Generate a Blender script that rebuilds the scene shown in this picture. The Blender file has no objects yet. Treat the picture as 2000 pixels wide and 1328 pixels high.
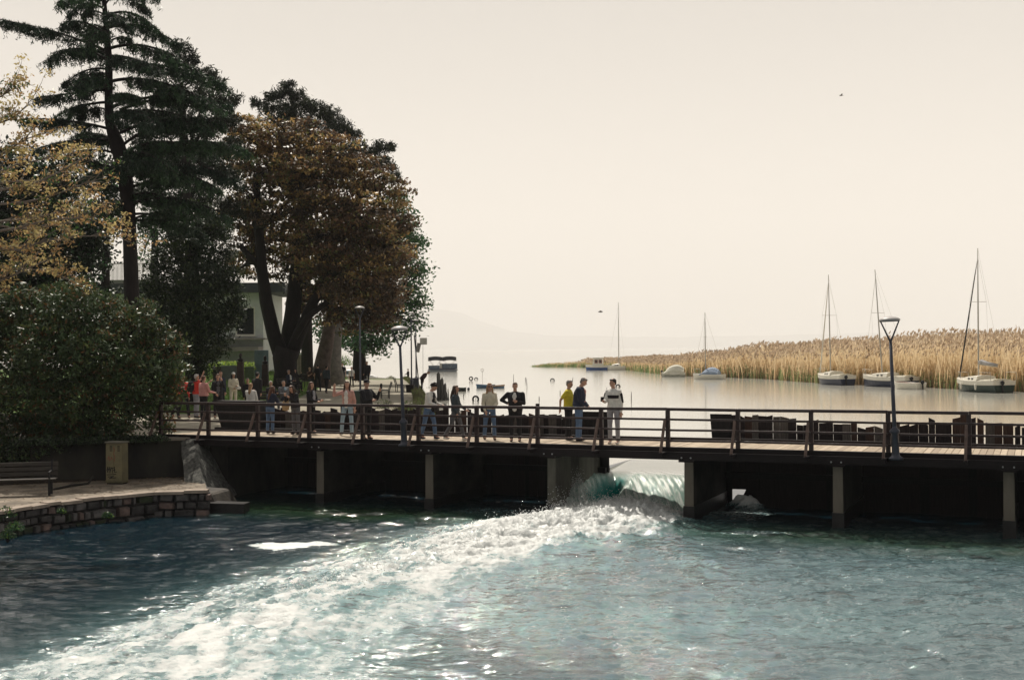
import bpy, bmesh, math, random
import numpy as np
from mathutils import Vector, Matrix, Euler, noise as mnoise
random.seed(7); RNG = np.random.default_rng(7)
S = bpy.context.scene
R = math.radians
# ------------------------------------------------------------------ camera, sky, sun, exposure
F = 2350.0; PITCH = 0.0075; ROLL = -0.0088; EYE = 4.5
cam = bpy.data.cameras.new('camera'); camo = bpy.data.objects.new('camera', cam)
S.collection.objects.link(camo); S.camera = camo
cam.sensor_width = 36; cam.lens = 36*F/2000; cam.clip_start = 0.1; cam.clip_end = 40000
MC = Matrix.Rotation(math.pi/2+PITCH, 4, 'X') @ Matrix.Rotation(ROLL, 4, 'Z')
camo.matrix_world = Matrix.Translation((0, 0, EYE)) @ MC
SUN_EL, SUN_AZ = 56, -14       # azimuth to the right of the view direction (+Y)
W = bpy.data.worlds.new('World'); S.world = W; W.use_nodes = True
wn, wl = W.node_tree.nodes, W.node_tree.links
bg = wn['Background']; bg.inputs[1].default_value = 0.1
sky = wn.new('ShaderNodeTexSky'); sky.sky_type = 'NISHITA'; sky.sun_disc = False
sky.sun_elevation = R(SUN_EL); sky.sun_rotation = R(SUN_AZ); sky.dust_density = 5; sky.air_density = 1.0; sky.altitude = 700
tc = wn.new('ShaderNodeTexCoord'); sep = wn.new('ShaderNodeSeparateXYZ')
wl.new(tc.outputs['Generated'], sep.inputs[0])
cr = wn.new('ShaderNodeValToRGB'); wl.new(sep.outputs[2], cr.inputs[0])
e = cr.color_ramp.elements
e[0].position = 0.0; e[0].color = (.335, .318, .295, 1)
e[1].position = 1.0; e[1].color = (.345, .328, .30, 1)
x = e.new(.10); x.color = (.255, .242, .222, 1)
x = e.new(.30); x.color = (.24, .228, .208, 1)
mp = wn.new('ShaderNodeMapping'); mp.inputs['Scale'].default_value = (1.2, 1.2, 9)
wl.new(tc.outputs['Generated'], mp.inputs[0])
nz = wn.new('ShaderNodeTexNoise'); nz.inputs['Scale'].default_value = 2.2; nz.inputs['Detail'].default_value = 5
wl.new(mp.outputs[0], nz.inputs[0])
mr = wn.new('ShaderNodeMapRange'); mr.inputs[1].default_value = .3; mr.inputs[2].default_value = .7
mr.inputs[3].default_value = 9.15; mr.inputs[4].default_value = 9.75
wl.new(nz.outputs[0], mr.inputs[0])
sc = wn.new('ShaderNodeVectorMath'); sc.operation = 'SCALE'
wl.new(cr.outputs[0], sc.inputs[0]); wl.new(mr.outputs[0], sc.inputs['Scale'])
mx = wn.new('ShaderNodeMix'); mx.data_type = 'RGBA'; mx.inputs[0].default_value = .93
wl.new(sky.outputs[0], mx.inputs[6]); wl.new(sc.outputs[0], mx.inputs[7]); wl.new(mx.outputs[2], bg.inputs[0])
sl = bpy.data.lights.new('sun', 'SUN'); sl.energy = 5.0; sl.angle = R(0.8); sl.color = (1, .93, .82)
so = bpy.data.objects.new('sun', sl); S.collection.objects.link(so)
sd = Vector((math.sin(R(SUN_AZ))*math.cos(R(SUN_EL)), math.cos(R(SUN_AZ))*math.cos(R(SUN_EL)), math.sin(R(SUN_EL))))
so.rotation_euler = sd.to_track_quat('Z', 'Y').to_euler(); so.location = (0, 20, 60)
S.view_settings.view_transform = 'Standard'; S.view_settings.look = 'None'
S.view_settings.exposure = 0.35; S.view_settings.gamma = 1
S.render.engine = 'CYCLES'
S.cycles.volume_bounces = 2; S.cycles.max_bounces = 8; S.cycles.transparent_max_bounces = 8
S.cycles.sample_clamp_indirect = 4

# ------------------------------------------------------------------ geometry helpers
def ray(px, py):
    return (MC.to_3x3() @ Vector(((px-1000)/F, -(py-664)/F, -1)))
def P(px, py, z=1.88):
    d = ray(px, py); t = (z-EYE)/d.z
    return Vector((d.x*t, d.y*t, z))
def D(px, py, Y):
    d = ray(px, py); t = Y/d.y
    return Vector((d.x*t, Y, EYE+d.z*t))
TH = R(23.6); CT, ST = math.cos(TH), math.sin(TH)
def B(u, v, z): return Vector((-9.34+u*CT+v*ST, 37.07-u*ST+v*CT, z))
def UV(x, y):
    dx, dy = x+9.34, y-37.07
    return dx*CT-dy*ST, dx*ST+dy*CT
BAY = 1.825
DECK, LAKE = 1.88, 0.95

def link(o): S.collection.objects.link(o); return o
def tag(o, label=None, cat=None, group=None, kind=None):
    if label: o['label'] = label
    if cat: o['category'] = cat
    if group: o['group'] = group
    if kind: o['kind'] = kind
    return o
def empty(name, loc, rz=0, **k):
    o = bpy.data.objects.new(name, None); link(o); o.location = loc; o.rotation_euler = (0, 0, rz); o.empty_display_size = .2
    return tag(o, **k)
class MB:
    def __init__(s): s.v = []; s.f = []; s.m = []; s.sm = []
    def add(s, vs, fs, mi=0, smooth=False):
        b = len(s.v); s.v += [tuple(q) for q in vs]
        for f in fs: s.f.append(tuple(i+b for i in f)); s.m.append(mi); s.sm.append(smooth)
        return s
    def hexa(s, q, mi=0):   # 8 points: bottom 4 ccw, top 4
        return s.add(q, [(3, 2, 1, 0), (4, 5, 6, 7), (0, 1, 5, 4), (1, 2, 6, 5), (2, 3, 7, 6), (3, 0, 4, 7)], mi)
    def box(s, c, size, rz=0, mi=0, rx=0, ry=0):
        hx, hy, hz = size[0]/2, size[1]/2, size[2]/2
        M = Euler((rx, ry, rz)).to_matrix(); c = Vector(c)
        return s.hexa([c+M @ Vector(p) for p in ((-hx, -hy, -hz), (hx, -hy, -hz), (hx, hy, -hz), (-hx, hy, -hz), (-hx, -hy, hz), (hx, -hy, hz), (hx, hy, hz), (-hx, hy, hz))], mi)
    def beam(s, p0, p1, w, h, mi=0, up=(0, 0, 1)):
        p0, p1 = Vector(p0), Vector(p1); d = (p1-p0).normalized(); u = Vector(up)
        if abs(d.dot(u)) > .99: u = Vector((0, 1, 0))
        sd_ = d.cross(u).normalized(); u = sd_.cross(d)
        q = []
        for a, b in ((-1, -1), (1, -1), (1, 1), (-1, 1)): q.append(sd_*a*w/2+u*b*h/2)
        return s.add([p0+k for k in q]+[p1+k for k in q], [(0, 1, 2, 3), (7, 6, 5, 4), (0, 4, 5, 1), (1, 5, 6, 2), (2, 6, 7, 3), (3, 7, 4, 0)], mi)
    def tube(s, pts, rad, n=8, mi=0, cap=True, smooth=True, sq=None):
        pts = [Vector(p) for p in pts]; N = len(pts)
        if not hasattr(rad, '__len__'): rad = [rad]*N
        vs = []; fs = []; ref = None
        for i, p in enumerate(pts):
            d = (pts[min(i+1, N-1)]-pts[max(i-1, 0)])
            d = d.normalized() if d.length > 1e-9 else Vector((0, 0, 1))
            if ref is None: ref = Vector((1, 0, 0)) if abs(d.x) < .9 else Vector((0, 1, 0))
            a = (ref-d*ref.dot(d)).normalized(); b = d.cross(a); ref = a
            for k in range(n):
                t = 2*math.pi*k/n
                vs.append(p+(a*math.cos(t)+b*math.sin(t))*rad[i])
        for i in range(N-1):
            for k in range(n):
                k2 = (k+1) % n; fs.append((i*n+k, i*n+k2, (i+1)*n+k2, (i+1)*n+k))
        if cap: fs.append(tuple(range(n-1, -1, -1))); fs.append(tuple((N-1)*n+k for k in range(n)))
        return s.add(vs, fs, mi, smooth)
    def lathe(s, c, prof, n=16, mi=0, M=None):
        c = Vector(c); vs = []; fs = []
        for r, z in prof:
            for k in range(n):
                t = 2*math.pi*k/n; q = Vector((r*math.cos(t), r*math.sin(t), z))
                vs.append(c+(M @ q if M else q))
        for i in range(len(prof)-1):
            for k in range(n):
                k2 = (k+1) % n; fs.append((i*n+k, i*n+k2, (i+1)*n+k2, (i+1)*n+k))
        fs.append(tuple(range(n-1, -1, -1))); fs.append(tuple((len(prof)-1)*n+k for k in range(n)))
        return s.add(vs, fs, mi, True)
    def ell(s, c, r, n=12, m=8, mi=0, M=None):
        c = Vector(c); vs = []; fs = []
        for i in range(m+1):
            ph = math.pi*i/m-math.pi/2
            for k in range(n):
                t = 2*math.pi*k/n; q = Vector((r[0]*math.cos(ph)*math.cos(t), r[1]*math.cos(ph)*math.sin(t), r[2]*math.sin(ph)))
                vs.append(c+(M @ q if M else q))
        for i in range(m):
            for k in range(n):
                k2 = (k+1) % n; fs.append((i*n+k, i*n+k2, (i+1)*n+k2, (i+1)*n+k))
        return s.add(vs, fs, mi, True)
    def torus(s, c, R1, r, M, n=20, m=8, mi=0, a0=0, a1=2*math.pi):
        pts = [Vector(c)+M @ Vector((R1*math.cos(a0+(a1-a0)*k/n), 0, R1*math.sin(a0+(a1-a0)*k/n))) for k in range(n+1)]
        return s.tube(pts, r, m, mi)
    def mesh(s, name, mats):
        me = bpy.data.meshes.new(name); me.from_pydata(s.v, [], s.f)
        for m in (mats if isinstance(mats, (list, tuple)) else [mats]): me.materials.append(m)
        me.polygons.foreach_set('material_index', s.m); me.polygons.foreach_set('use_smooth', s.sm)
        me.update(); return me
    def build(s, name, mats, parent=None, bevel=0):
        me = s.mesh(name, mats)
        if parent is not None:
            me.transform(parent.matrix_basis_inv if hasattr(parent, 'matrix_basis_inv') else pinv(parent))
        o = bpy.data.objects.new(name, me); link(o)
        if parent is not None: o.parent = parent
        if bevel:
            bm = bmesh.new(); bm.from_mesh(me)
            bmesh.ops.remove_doubles(bm, verts=bm.verts, dist=1e-5)
            bmesh.ops.bevel(bm, geom=bm.edges[:], offset=bevel, segments=1, affect='EDGES', clamp_overlap=True)
            bm.to_mesh(me); bm.free()
        return o
def pinv(o):   # world -> local of an empty / object (geometry is given in world space)
    M = Matrix.Translation(o.location) @ o.rotation_euler.to_matrix().to_4x4()
    if o.parent: M = world_of(o.parent) @ M
    return M.inverted()
def world_of(o):
    M = Matrix.Translation(o.location) @ o.rotation_euler.to_matrix().to_4x4()
    return (world_of(o.parent) @ M) if o.parent else M
def kids(o): return [c for c in bpy.data.objects if c.parent == o]
def copy_tree(o, parent=None, ch=None):
    c = o.copy(); link(c); c.parent = parent
    for k in kids(o): copy_tree(k, c)
    return c
def bigmesh(name, V, Fq, mats, midx=None, attrs=None, smooth=False):
    """fast mesh from numpy arrays; Fq (n,3|4)"""
    me = bpy.data.meshes.new(name); n, k = Fq.shape
    me.vertices.add(len(V)); me.vertices.foreach_set('co', V.astype(np.float32).ravel())
    me.loops.add(n*k); me.loops.foreach_set('vertex_index', Fq.astype(np.int32).ravel())
    me.polygons.add(n); me.polygons.foreach_set('loop_start', np.arange(0, n*k, k, dtype=np.int32))
    me.polygons.foreach_set('loop_total', np.full(n, k, dtype=np.int32))
    for m in mats: me.materials.append(m)
    if midx is not None: me.polygons.foreach_set('material_index', midx.astype(np.int32))
    if smooth: me.polygons.foreach_set('use_smooth', np.ones(n, dtype=bool))
    for an, av in (attrs or {}).items():
        a = me.attributes.new(an, 'FLOAT', 'POINT'); a.data.foreach_set('value', av.astype(np.float32).ravel())
    me.update(); me.validate()
    return me

# ------------------------------------------------------------------ materials
MATS = {}
def mat(name, col, rough=.7, var=.25, scale=3., bump=0., metal=0, spec=.4, stretch=None, col2=None, bscale=None, thresh=None):
    if name in MATS: return MATS[name]
    m = bpy.data.materials.new(name); m.use_nodes = True; nt = m.node_tree; N, L = nt.nodes, nt.links
    b = N['Principled BSDF']; b.inputs['Roughness'].default_value = rough; b.inputs['Metallic'].default_value = metal
    b.inputs['Specular IOR Level'].default_value = spec
    tc_ = N.new('ShaderNodeTexCoord'); mp_ = N.new('ShaderNodeMapping'); L.new(tc_.outputs['Object'], mp_.inputs[0])
    if stretch: mp_.inputs['Scale'].default_value = stretch
    n = N.new('ShaderNodeTexNoise'); n.inputs['Scale'].default_value = scale; n.inputs['Detail'].default_value = 6; n.inputs['Roughness'].default_value = .6
    L.new(mp_.outputs[0], n.inputs[0])
    r = N.new('ShaderNodeValToRGB'); L.new(n.outputs[0], r.inputs[0])
    lo, hi = thresh or (.3, .7)
    r.color_ramp.elements[0].position = lo; r.color_ramp.elements[1].position = hi
    c2 = col2 or tuple(min(1, c*(1+var)) for c in col); c1 = col if col2 else tuple(c*(1-var) for c in col)
    r.color_ramp.elements[0].color = (*c1, 1); r.color_ramp.elements[1].color = (*c2, 1)
    L.new(r.outputs[0], b.inputs['Base Color'])
    if bump:
        n2 = N.new('ShaderNodeTexNoise'); n2.inputs['Scale'].default_value = bscale or scale*4; n2.inputs['Detail'].default_value = 4
        L.new(mp_.outputs[0], n2.inputs[0])
        bp = N.new('ShaderNodeBump'); bp.inputs['Strength'].default_value = bump; bp.inputs['Distance'].default_value = .03
        L.new(n2.outputs[0], bp.inputs['Height']); L.new(bp.outputs[0], b.inputs['Normal'])
    MATS[name] = m; return m
def leafmat(name, c, rough=.45, trans=.25, spec=.35):
    if name in MATS: return MATS[name]
    m = bpy.data.materials.new(name); m.use_nodes = True; nt = m.node_tree; N, L = nt.nodes, nt.links
    b = N['Principled BSDF']; b.inputs['Roughness'].default_value = rough; b.inputs['Specular IOR Level'].default_value = spec
    g = N.new('ShaderNodeTexCoord'); n = N.new('ShaderNodeTexNoise'); n.inputs['Scale'].default_value = 1.3; n.inputs['Detail'].default_value = 3
    L.new(g.outputs['Object'], n.inputs[0]); r = N.new('ShaderNodeValToRGB'); L.new(n.outputs[0], r.inputs[0])
    r.color_ramp.elements[0].position = .32; r.color_ramp.elements[1].position = .68
    r.color_ramp.elements[0].color = (*[k*.6 for k in c], 1); r.color_ramp.elements[1].color = (*[k*1.35 for k in c], 1)
    L.new(r.outputs[0], b.inputs['Base Color'])
    t = N.new('ShaderNodeBsdfTranslucent'); L.new(r.outputs[0], t.inputs[0])
    mixs = N.new('ShaderNodeMixShader'); mixs.inputs[0].default_value = trans
    L.new(b.outputs[0], mixs.inputs[1]); L.new(t.outputs[0], mixs.inputs[2]); L.new(mixs.outputs[0], N['Material Output'].inputs[0])
    MATS[name] = m; return m
def attrn(N, name):
    a = N.new('ShaderNodeAttribute'); a.attribute_name = name; return a.outputs['Fac']
def math_(N, L, op, a, b=None, clamp=False):
    n = N.new('ShaderNodeMath'); n.operation = op; n.use_clamp = clamp
    for i, q in enumerate((a, b)):
        if q is None: continue
        if isinstance(q, (int, float)): n.inputs[i].default_value = q
        else: L.new(q, n.inputs[i])
    return n.outputs[0]
def noise_(N, L, vec, scale, detail=4, rough=.55, dist=0):
    n = N.new('ShaderNodeTexNoise'); n.inputs['Scale'].default_value = scale; n.inputs['Detail'].default_value = detail
    n.inputs['Roughness'].default_value = rough; n.inputs['Distortion'].default_value = dist; L.new(vec, n.inputs[0]); return n.outputs[0]
def mapped(N, L, scale, rot=(0, 0, 0), src='Object'):
    t = N.new('ShaderNodeTexCoord'); m = N.new('ShaderNodeMapping'); m.inputs['Scale'].default_value = scale; m.inputs['Rotation'].default_value = rot
    L.new(t.outputs[src], m.inputs[0]); return m.outputs[0]

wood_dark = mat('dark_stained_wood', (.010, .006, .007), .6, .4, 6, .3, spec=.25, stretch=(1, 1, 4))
wood_rail = mat('rail_wood', (.040, .021, .020), .45, .4, 6, .3, spec=.5)
wood_strut = mat('strut_wood', (.13, .085, .07), .6, .35, 8, .3)
plank_deck = mat('deck_boards', (.42, .34, .25), .8, .22, 5, .3)
steel_blue = mat('lamp_steel', (.05, .055, .075), .4, .2, 10, .05, metal=.3, spec=.5)
lamp_cap = mat('lamp_shade_metal', (.45, .43, .42), .45, .1, 8)
def concrete(name, c, moss=(.03, .03, .028)):
    return mat(name, c, .9, 0, 2.2, .5, col2=tuple(k*1.7 for k in c), stretch=(1, 1, .35), bscale=14)
conc = concrete('weathered_concrete', (.16, .14, .115))
conc_light = mat('lichen_concrete', (.03, .03, .03), .95, 0, 9, .8, col2=(.22, .22, .20), bscale=30, thresh=(.30, .72))
conc_wet = mat('wet_concrete', (.018, .016, .016), .35, .5, 4, .4)
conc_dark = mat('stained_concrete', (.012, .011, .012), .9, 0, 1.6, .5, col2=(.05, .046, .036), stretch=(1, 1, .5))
black_boards = mat('tarred_shade_boards', (.010, .008, .009), .8, .5, 5, .4, stretch=(4, 4, .6))
board_a = mat('board_black_brown', (.016, .009, .010), .75, .5, 4, .5, stretch=(6, 6, .8))
board_b = mat('board_brown', (.055, .028, .020), .8, .4, 4, .5, stretch=(6, 6, .8))
board_c = mat('board_grey', (.10, .085, .075), .85, .4, 4, .5, stretch=(6, 6, .8))
board_d = mat('board_rust', (.17, .065, .03), .85, .3, 4, .5, stretch=(6, 6, .8))
bark = mat('dark_bark', (.014, .010, .010), .9, .45, 5, .8, stretch=(1, 1, .3))
bark_grey = mat('grey_bark', (.09, .08, .07), .9, .5, 3, .8, stretch=(1, 1, .4))
twig = mat('pale_twig_bark', (.20, .165, .14), .8, .3, 5)
white_gel = mat('boat_white', (.74, .71, .62), .35, .08, 4)
navy = mat('boat_navy', (.018, .026, .06), .35, .2, 4)
green_hull = mat('boat_green', (.02, .045, .04), .35, .2, 4)
blue_tarp = mat('blue_tarp', (.25, .32, .43), .7, .2, 3, .4)
black_rub = mat('black_rubber', (.018, .018, .02), .8, .3, 6)
glass_dark = mat('dark_window', (.015, .018, .022), .1, .2, 3, spec=.8)
alum = mat('mast_metal', (.42, .40, .36), .4, .1, 6, metal=.2)
skin = mat('skin', (.50, .29, .21), .55, .08, 8)

# ------------------------------------------------------------------ numpy noise
def vnoise(x, y, seed=0):
    xi = np.floor(x).astype(np.int64); yi = np.floor(y).astype(np.int64); fx = x-xi; fy = y-yi
    fx = fx*fx*(3-2*fx); fy = fy*fy*(3-2*fy)
    def h(a, b):
        n = (a*374761393+b*668265263+seed*1442695041) & 0xffffffff
        n = ((n ^ (n >> 13))*1274126177) & 0xffffffff
        return ((n ^ (n >> 16)) & 0xffff)/65535.
    return (h(xi, yi)*(1-fx)+h(xi+1, yi)*fx)*(1-fy)+(h(xi, yi+1)*(1-fx)+h(xi+1, yi+1)*fx)*fy
def fbm(x, y, o=4, seed=0, g=.5):
    s = 0; a = 1; t = 0
    for i in range(o): s = s+a*vnoise(x*2**i, y*2**i, seed+i*17); t += a; a *= g
    return s/t
def sstep(a, b, x): t = np.clip((x-a)/(b-a), 0, 1); return t*t*(3-2*t)
def grid(xs, ys, zf, attrs=None, keep=None):
    X, Y = np.meshgrid(xs, ys); nx, ny = len(xs), len(ys)
    Z = zf(X, Y); V = np.c_[X.ravel(), Y.ravel(), Z.ravel()]
    i = np.arange(nx*ny).reshape(ny, nx)
    Fq = np.c_[i[:-1, :-1].ravel(), i[:-1, 1:].ravel(), i[1:, 1:].ravel(), i[1:, :-1].ravel()]
    if keep is not None:
        c = V[Fq].mean(1); Fq = Fq[keep(c[:, 0], c[:, 1])]
    return V, Fq, X, Y

def upx(px, v=0):   # u on the line v that projects at px (at mid height)
    d_ = ray(px, 900); # solve B(u,v) on the vertical plane through the ray
    # X/Y = k
    k = d_.x/d_.y; bx, by = -9.34+v*ST, 37.07+v*CT
    return (k*by-bx)/(CT+k*ST)
PIERS = [upx(625), upx(838), upx(1077), upx(1345), upx(1636), upx(1970), upx(1970)+3.9, upx(1970)+7.8]
U0, U1 = PIERS[2]+.13, PIERS[3]-.13
# ------------------------------------------------------------------ WATER: river below the sluice
JET = [P(x, y, 0) for x, y in ((1235, 1008), (1195, 1022), (1040, 1045), (880, 1085), (740, 1125), (600, 1180), (470, 1250), (330, 1328), (150, 1440), (-50, 1600))]
JW = [1.25, 1.6, 1.6, 1.55, 1.55, 1.6, 1.7, 1.8, 1.9, 1.9]
def jet_dist(X, Y):
    best = np.full(X.shape, 1e9); along = np.zeros(X.shape); tot = 0; side = np.zeros(X.shape)
    for k in range(len(JET)-1):
        a, b = JET[k], JET[k+1]; dx, dy = b.x-a.x, b.y-a.y; L2 = dx*dx+dy*dy; Ls = math.sqrt(L2)
        t = np.clip(((X-a.x)*dx+(Y-a.y)*dy)/L2, 0, 1)
        ex, ey = X-a.x-t*dx, Y-a.y-t*dy; d = np.hypot(ex, ey)/(JW[k]+(JW[k+1]-JW[k])*t)
        m = d < best; best = np.where(m, d, best); along = np.where(m, tot+t*Ls, along)
        side = np.where(m, np.sign(dx*(Y-a.y)-dy*(X-a.x)), side); tot += Ls
    return best, along, side
def leak_z(u, v):
    uc = upx(1450, 3.3); g = np.exp(-((u-uc-.35*(3.5-v))/.42)**2-((v-3.15)/.5)**2)
    return g*(.34+.5*(fbm(u*5, v*5, 4, 401, .6)-.5))
def river_z(X, Y):
    d, s, sd_ = jet_dist(X, Y)
    u, v = UV(X, Y)
    f = np.exp(-(d/1.1)**2)*sstep(34, 8, s)
    near = np.exp(-(d/1.0)**2)*np.exp(-s/5.)
    wob = vnoise(X*.5, Y*.5, 3)*2
    X2, Y2 = X+.5*vnoise(X*.9, Y*.9, 5), Y+.5*vnoise(X*.9+9, Y*.9, 6)
    rd = lambda n_: 1-np.abs(2*n_-1)
    base = .16*(fbm(X2*.5, Y2*1.0, 3, 11)-.5)+.11*(rd(fbm(X2*1.3+wob, Y2*2.3, 3, 21))-.6)+.055*(rd(fbm(X2*3.6, Y2*6, 3, 33))-.6)
    ch = 1-np.abs(2*fbm(X*1.3+3, Y*2.0, 4, 44, .6)-1)
    ch2 = 1-np.abs(2*fbm(X*4.2, Y*6.2, 4, 54, .65)-1)
    f = f*(1-.0*s); dark = (1-.45*sstep(-2.5, -5.5, X+.25*(Y-30))*sstep(1.0, 2.2, d)); z = base*dark+f*((.14+.24*sstep(12, 2, s))*(ch-.45)+(.07+.17*sstep(12, 2, s))*(ch2-.5))+near*sstep(1.2, -.3, v)*(.24*(ch-.35)+.20*(ch2-.4)+.22*(1-np.abs(2*fbm(X*7, Y*10, 4, 64, .7)-1)-.5)-.10)
    calm = sstep(1.2, 4.0, v)
    return z*(1-.6*calm)+f*.06+leak_z(u, v)
def hsp(lo, a, b, hi, fine, n):
    l = a-np.geomspace(fine, a-lo, n)[::-1]; r = b+np.geomspace(fine, hi-b, n)
    return np.unique(np.r_[l, np.arange(a, b, fine), r])
def wkeep(x, y):
    u, v = UV(x, y); return (v < 3.75) & ~((u > U0+.05) & (u < U1-.05) & (v > 1.0))
xs = hsp(-70, -13.5, 15.5, 90, .06, 34); ys = hsp(-60, 14.5, 42.5, 90, .055, 34)
V, Fq, X, Y = grid(xs, ys, river_z, keep=wkeep)
d, s, sd_ = jet_dist(X, Y); u_, v_ = UV(X, Y)
sdn = d*sd_; strk = fbm(s*.32+3*vnoise(X*.4, Y*.4, 9), sdn*3.2+1.5*vnoise(X*.7, Y*.7, 19), 5, 191, .62); strk2 = 1-np.abs(2*fbm(s*.9, sdn*6+2*vnoise(X*.9, Y*.9, 29), 4, 195, .6)-1)
fo = np.exp(-(d/.85)**2.2)*(.10+.78*sstep(12, 1, s))+np.exp(-(d/1.15)**4)*np.exp(-s/7)*.75
wide = np.exp(-(d/1.75)**2)
lw = np.where(sd_ > 0, 2.3, 2.1); fo = fo+.22*np.exp(-(d/lw)**3)*sstep(.0, 12, s)
ribs = fbm(X*1.2+Y*.5, Y*1.5-X*.5, 5, 91, .62)
ribs2 = 1-np.abs(2*fbm(X*2.6+Y*1.2, Y*3.4-X*1.0, 5, 95, .65)-1); fo = fo+((ribs-.5)*.7+(ribs2-.62)*.4+(strk-.5)*1.9*sstep(0, 5, s)+(strk2-.65)*.8*sstep(0, 5, s))*np.clip(fo*2.4, 0, 1)
fo = fo*(1-.9*sstep(.8, 1.6, v_))
# froth clinging under the bridge and at the leaking gap
def spot(px, py, r, amt, ax=2.2):
    c = P(px, py, 0); return amt*np.exp(-(((X-c.x)/(r*ax))**2+((Y-c.y)/r)**2)**1.5)
fo = fo+leak_z(u_, v_)*4+spot(1470, 1045, .35, .5, 3)+spot(1440, 1005, .6, .55)+spot(960, 1000, 1.0, .32, 1.6)
glare_patch = spot(575, 1066, .62, 1.0, 1.9)*(fbm(X*1.1, Y*4.2, 5, 8, .7)*1.9-.08)  # bright sky glare on the water, painted as a white patch
turq = np.exp(-(d/1.75)**3)*sstep(45, 3, s)
turq = np.clip(turq*.9+.55*np.exp(-(((X-4.5)/6.)**2+((Y-22)/5.)**2))+.62*sstep(-4, 4, X)*sstep(31, 24, Y), 0, 1)*(1-.85*sstep(-2.5, -5.5, X+.25*(Y-30))*sstep(1.0, 2.2, d))
aqua = np.exp(-(np.maximum(d-.3, 0)/1.5)**2)*sstep(44, 20, s)*sstep(.0, 3, s)*np.where(sd_ > 0, 1, .45)+.35*spot(1300, 1215, 1.6, 1, 2.5)*fbm(X*.9, Y*1.8, 3, 301)*2
grn = np.exp(-((v_+1.6)/1.5)**2)*.9
def water_mat():
    m = bpy.data.materials.new('river_water'); m.use_nodes = True; N, L = m.node_tree.nodes, m.node_tree.links
    b = N['Principled BSDF']; out = N['Material Output']
    vec = mapped(N, L, (1, 1, 1)); vflow = mapped(N, L, (1.0, 2.2, 1), (0, 0, R(-12)))
    A = attrn(N, 'foam'); T = attrn(N, 'turq'); G = attrn(N, 'green'); Pp = attrn(N, 'glare_patch')
    n1 = noise_(N, L, vflow, 3.2, 8, .72, .6); n2 = noise_(N, L, vec, 14, 6, .7, .4); n3 = noise_(N, L, vflow, 1.0, 4, .6, .8)
    # foam mask, painted glare added at its end
    q = math_(N, L, 'ADD', math_(N, L, 'MULTIPLY', A, 1.35), math_(N, L, 'MULTIPLY', math_(N, L, 'SUBTRACT', n1, .5), 1.5))
    q = math_(N, L, 'ADD', q, math_(N, L, 'MULTIPLY', math_(N, L, 'SUBTRACT', n2, .5), 1.0))
    mrr = N.new('ShaderNodeMapRange'); mrr.interpolation_type = 'SMOOTHSTEP'; mrr.inputs[1].default_value = .28; mrr.inputs[2].default_value = 1.2; L.new(q, mrr.inputs[0])
    gate = N.new('ShaderNodeMapRange'); gate.inputs[1].default_value = .02; gate.inputs[2].default_value = .2; L.new(A, gate.inputs[0])
    foam = math_(N, L, 'MULTIPLY', mrr.outputs[0], gate.outputs[0], True)
    pm = N.new('ShaderNodeMapRange'); pm.interpolation_type = 'SMOOTHSTEP'; pm.inputs[1].default_value = .36; pm.inputs[2].default_value = .62
    L.new(math_(N, L, 'ADD', Pp, math_(N, L, 'MULTIPLY', math_(N, L, 'SUBTRACT', noise_(N, L, vflow, 4, 6, .7), .5), .9)), pm.inputs[0])
    foam = math_(N, L, 'MAXIMUM', foam, pm.outputs[0])  # painted glare joins the foam colour here
    def mixc(f, a, c):
        x_ = N.new('ShaderNodeMix'); x_.data_type = 'RGBA'; L.new(f, x_.inputs[0])
        for k, q_ in ((6, a), (7, c)):
            if isinstance(q_, tuple): x_.inputs[k].default_value = (*q_, 1)
            else: L.new(q_, x_.inputs[k])
        return x_.outputs[2]
    deep = mixc(T, (.004, .016, .027), (.060, .118, .138))
    deep = mixc(math_(N, L, 'MULTIPLY', G, .75), deep, (.028, .055, .018))
    deep = mixc(math_(N, L, 'MULTIPLY', attrn(N, 'aqua'), .85), deep, (.14, .30, .31))
    milk = N.new('ShaderNodeMapRange'); milk.inputs[1].default_value = .35; milk.inputs[2].default_value = .75; milk.inputs[4].default_value = .8; L.new(n3, milk.inputs[0])
    deep2 = mixc(math_(N, L, 'MULTIPLY', math_(N, L, 'MULTIPLY', milk.outputs[0], T), .6, True), deep, (.18, .29, .30))
    dk = N.new('ShaderNodeMapRange'); dk.interpolation_type = 'SMOOTHSTEP'; dk.inputs[1].default_value = .53; dk.inputs[2].default_value = .64; L.new(noise_(N, L, mapped(N, L, (.55, 2.4, 1), (0, 0, R(5))), 2.2, 5, .62, 1.2), dk.inputs[0])
    deep2 = mixc(math_(N, L, 'MULTIPLY', dk.outputs[0], .8), deep2, (.008, .03, .035))
    fa = N.new('ShaderNodeMapRange'); fa.inputs[2].default_value = .5; L.new(foam, fa.inputs[0]); fb = N.new('ShaderNodeMapRange'); fb.inputs[1].default_value = .4; L.new(foam, fb.inputs[0])
    col = mixc(fb.outputs[0], mixc(fa.outputs[0], deep2, (.17, .27, .28)), (.56, .58, .57))
    L.new(col, b.inputs['Base Color'])
    rg = math_(N, L, 'ADD', .035, math_(N, L, 'MULTIPLY', foam, .5)); L.new(rg, b.inputs['Roughness'])
    b.inputs['IOR'].default_value = 2.0; b.inputs['Specular IOR Level'].default_value = .5
    # ripples
    w = noise_(N, L, mapped(N, L, (1, 2.0, 1), (0, 0, R(8))), 2.6, 5, .6, .9)
    w2 = noise_(N, L, mapped(N, L, (1, 1.7, 1), (0, 0, R(-20))), 9, 3, .6, .5)
    hgt = math_(N, L, 'ADD', math_(N, L, 'MULTIPLY', w, .9), math_(N, L, 'MULTIPLY', w2, .28))
    hgt = math_(N, L, 'ADD', hgt, math_(N, L, 'MULTIPLY', foam, math_(N, L, 'MULTIPLY', n2, .5)))
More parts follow.
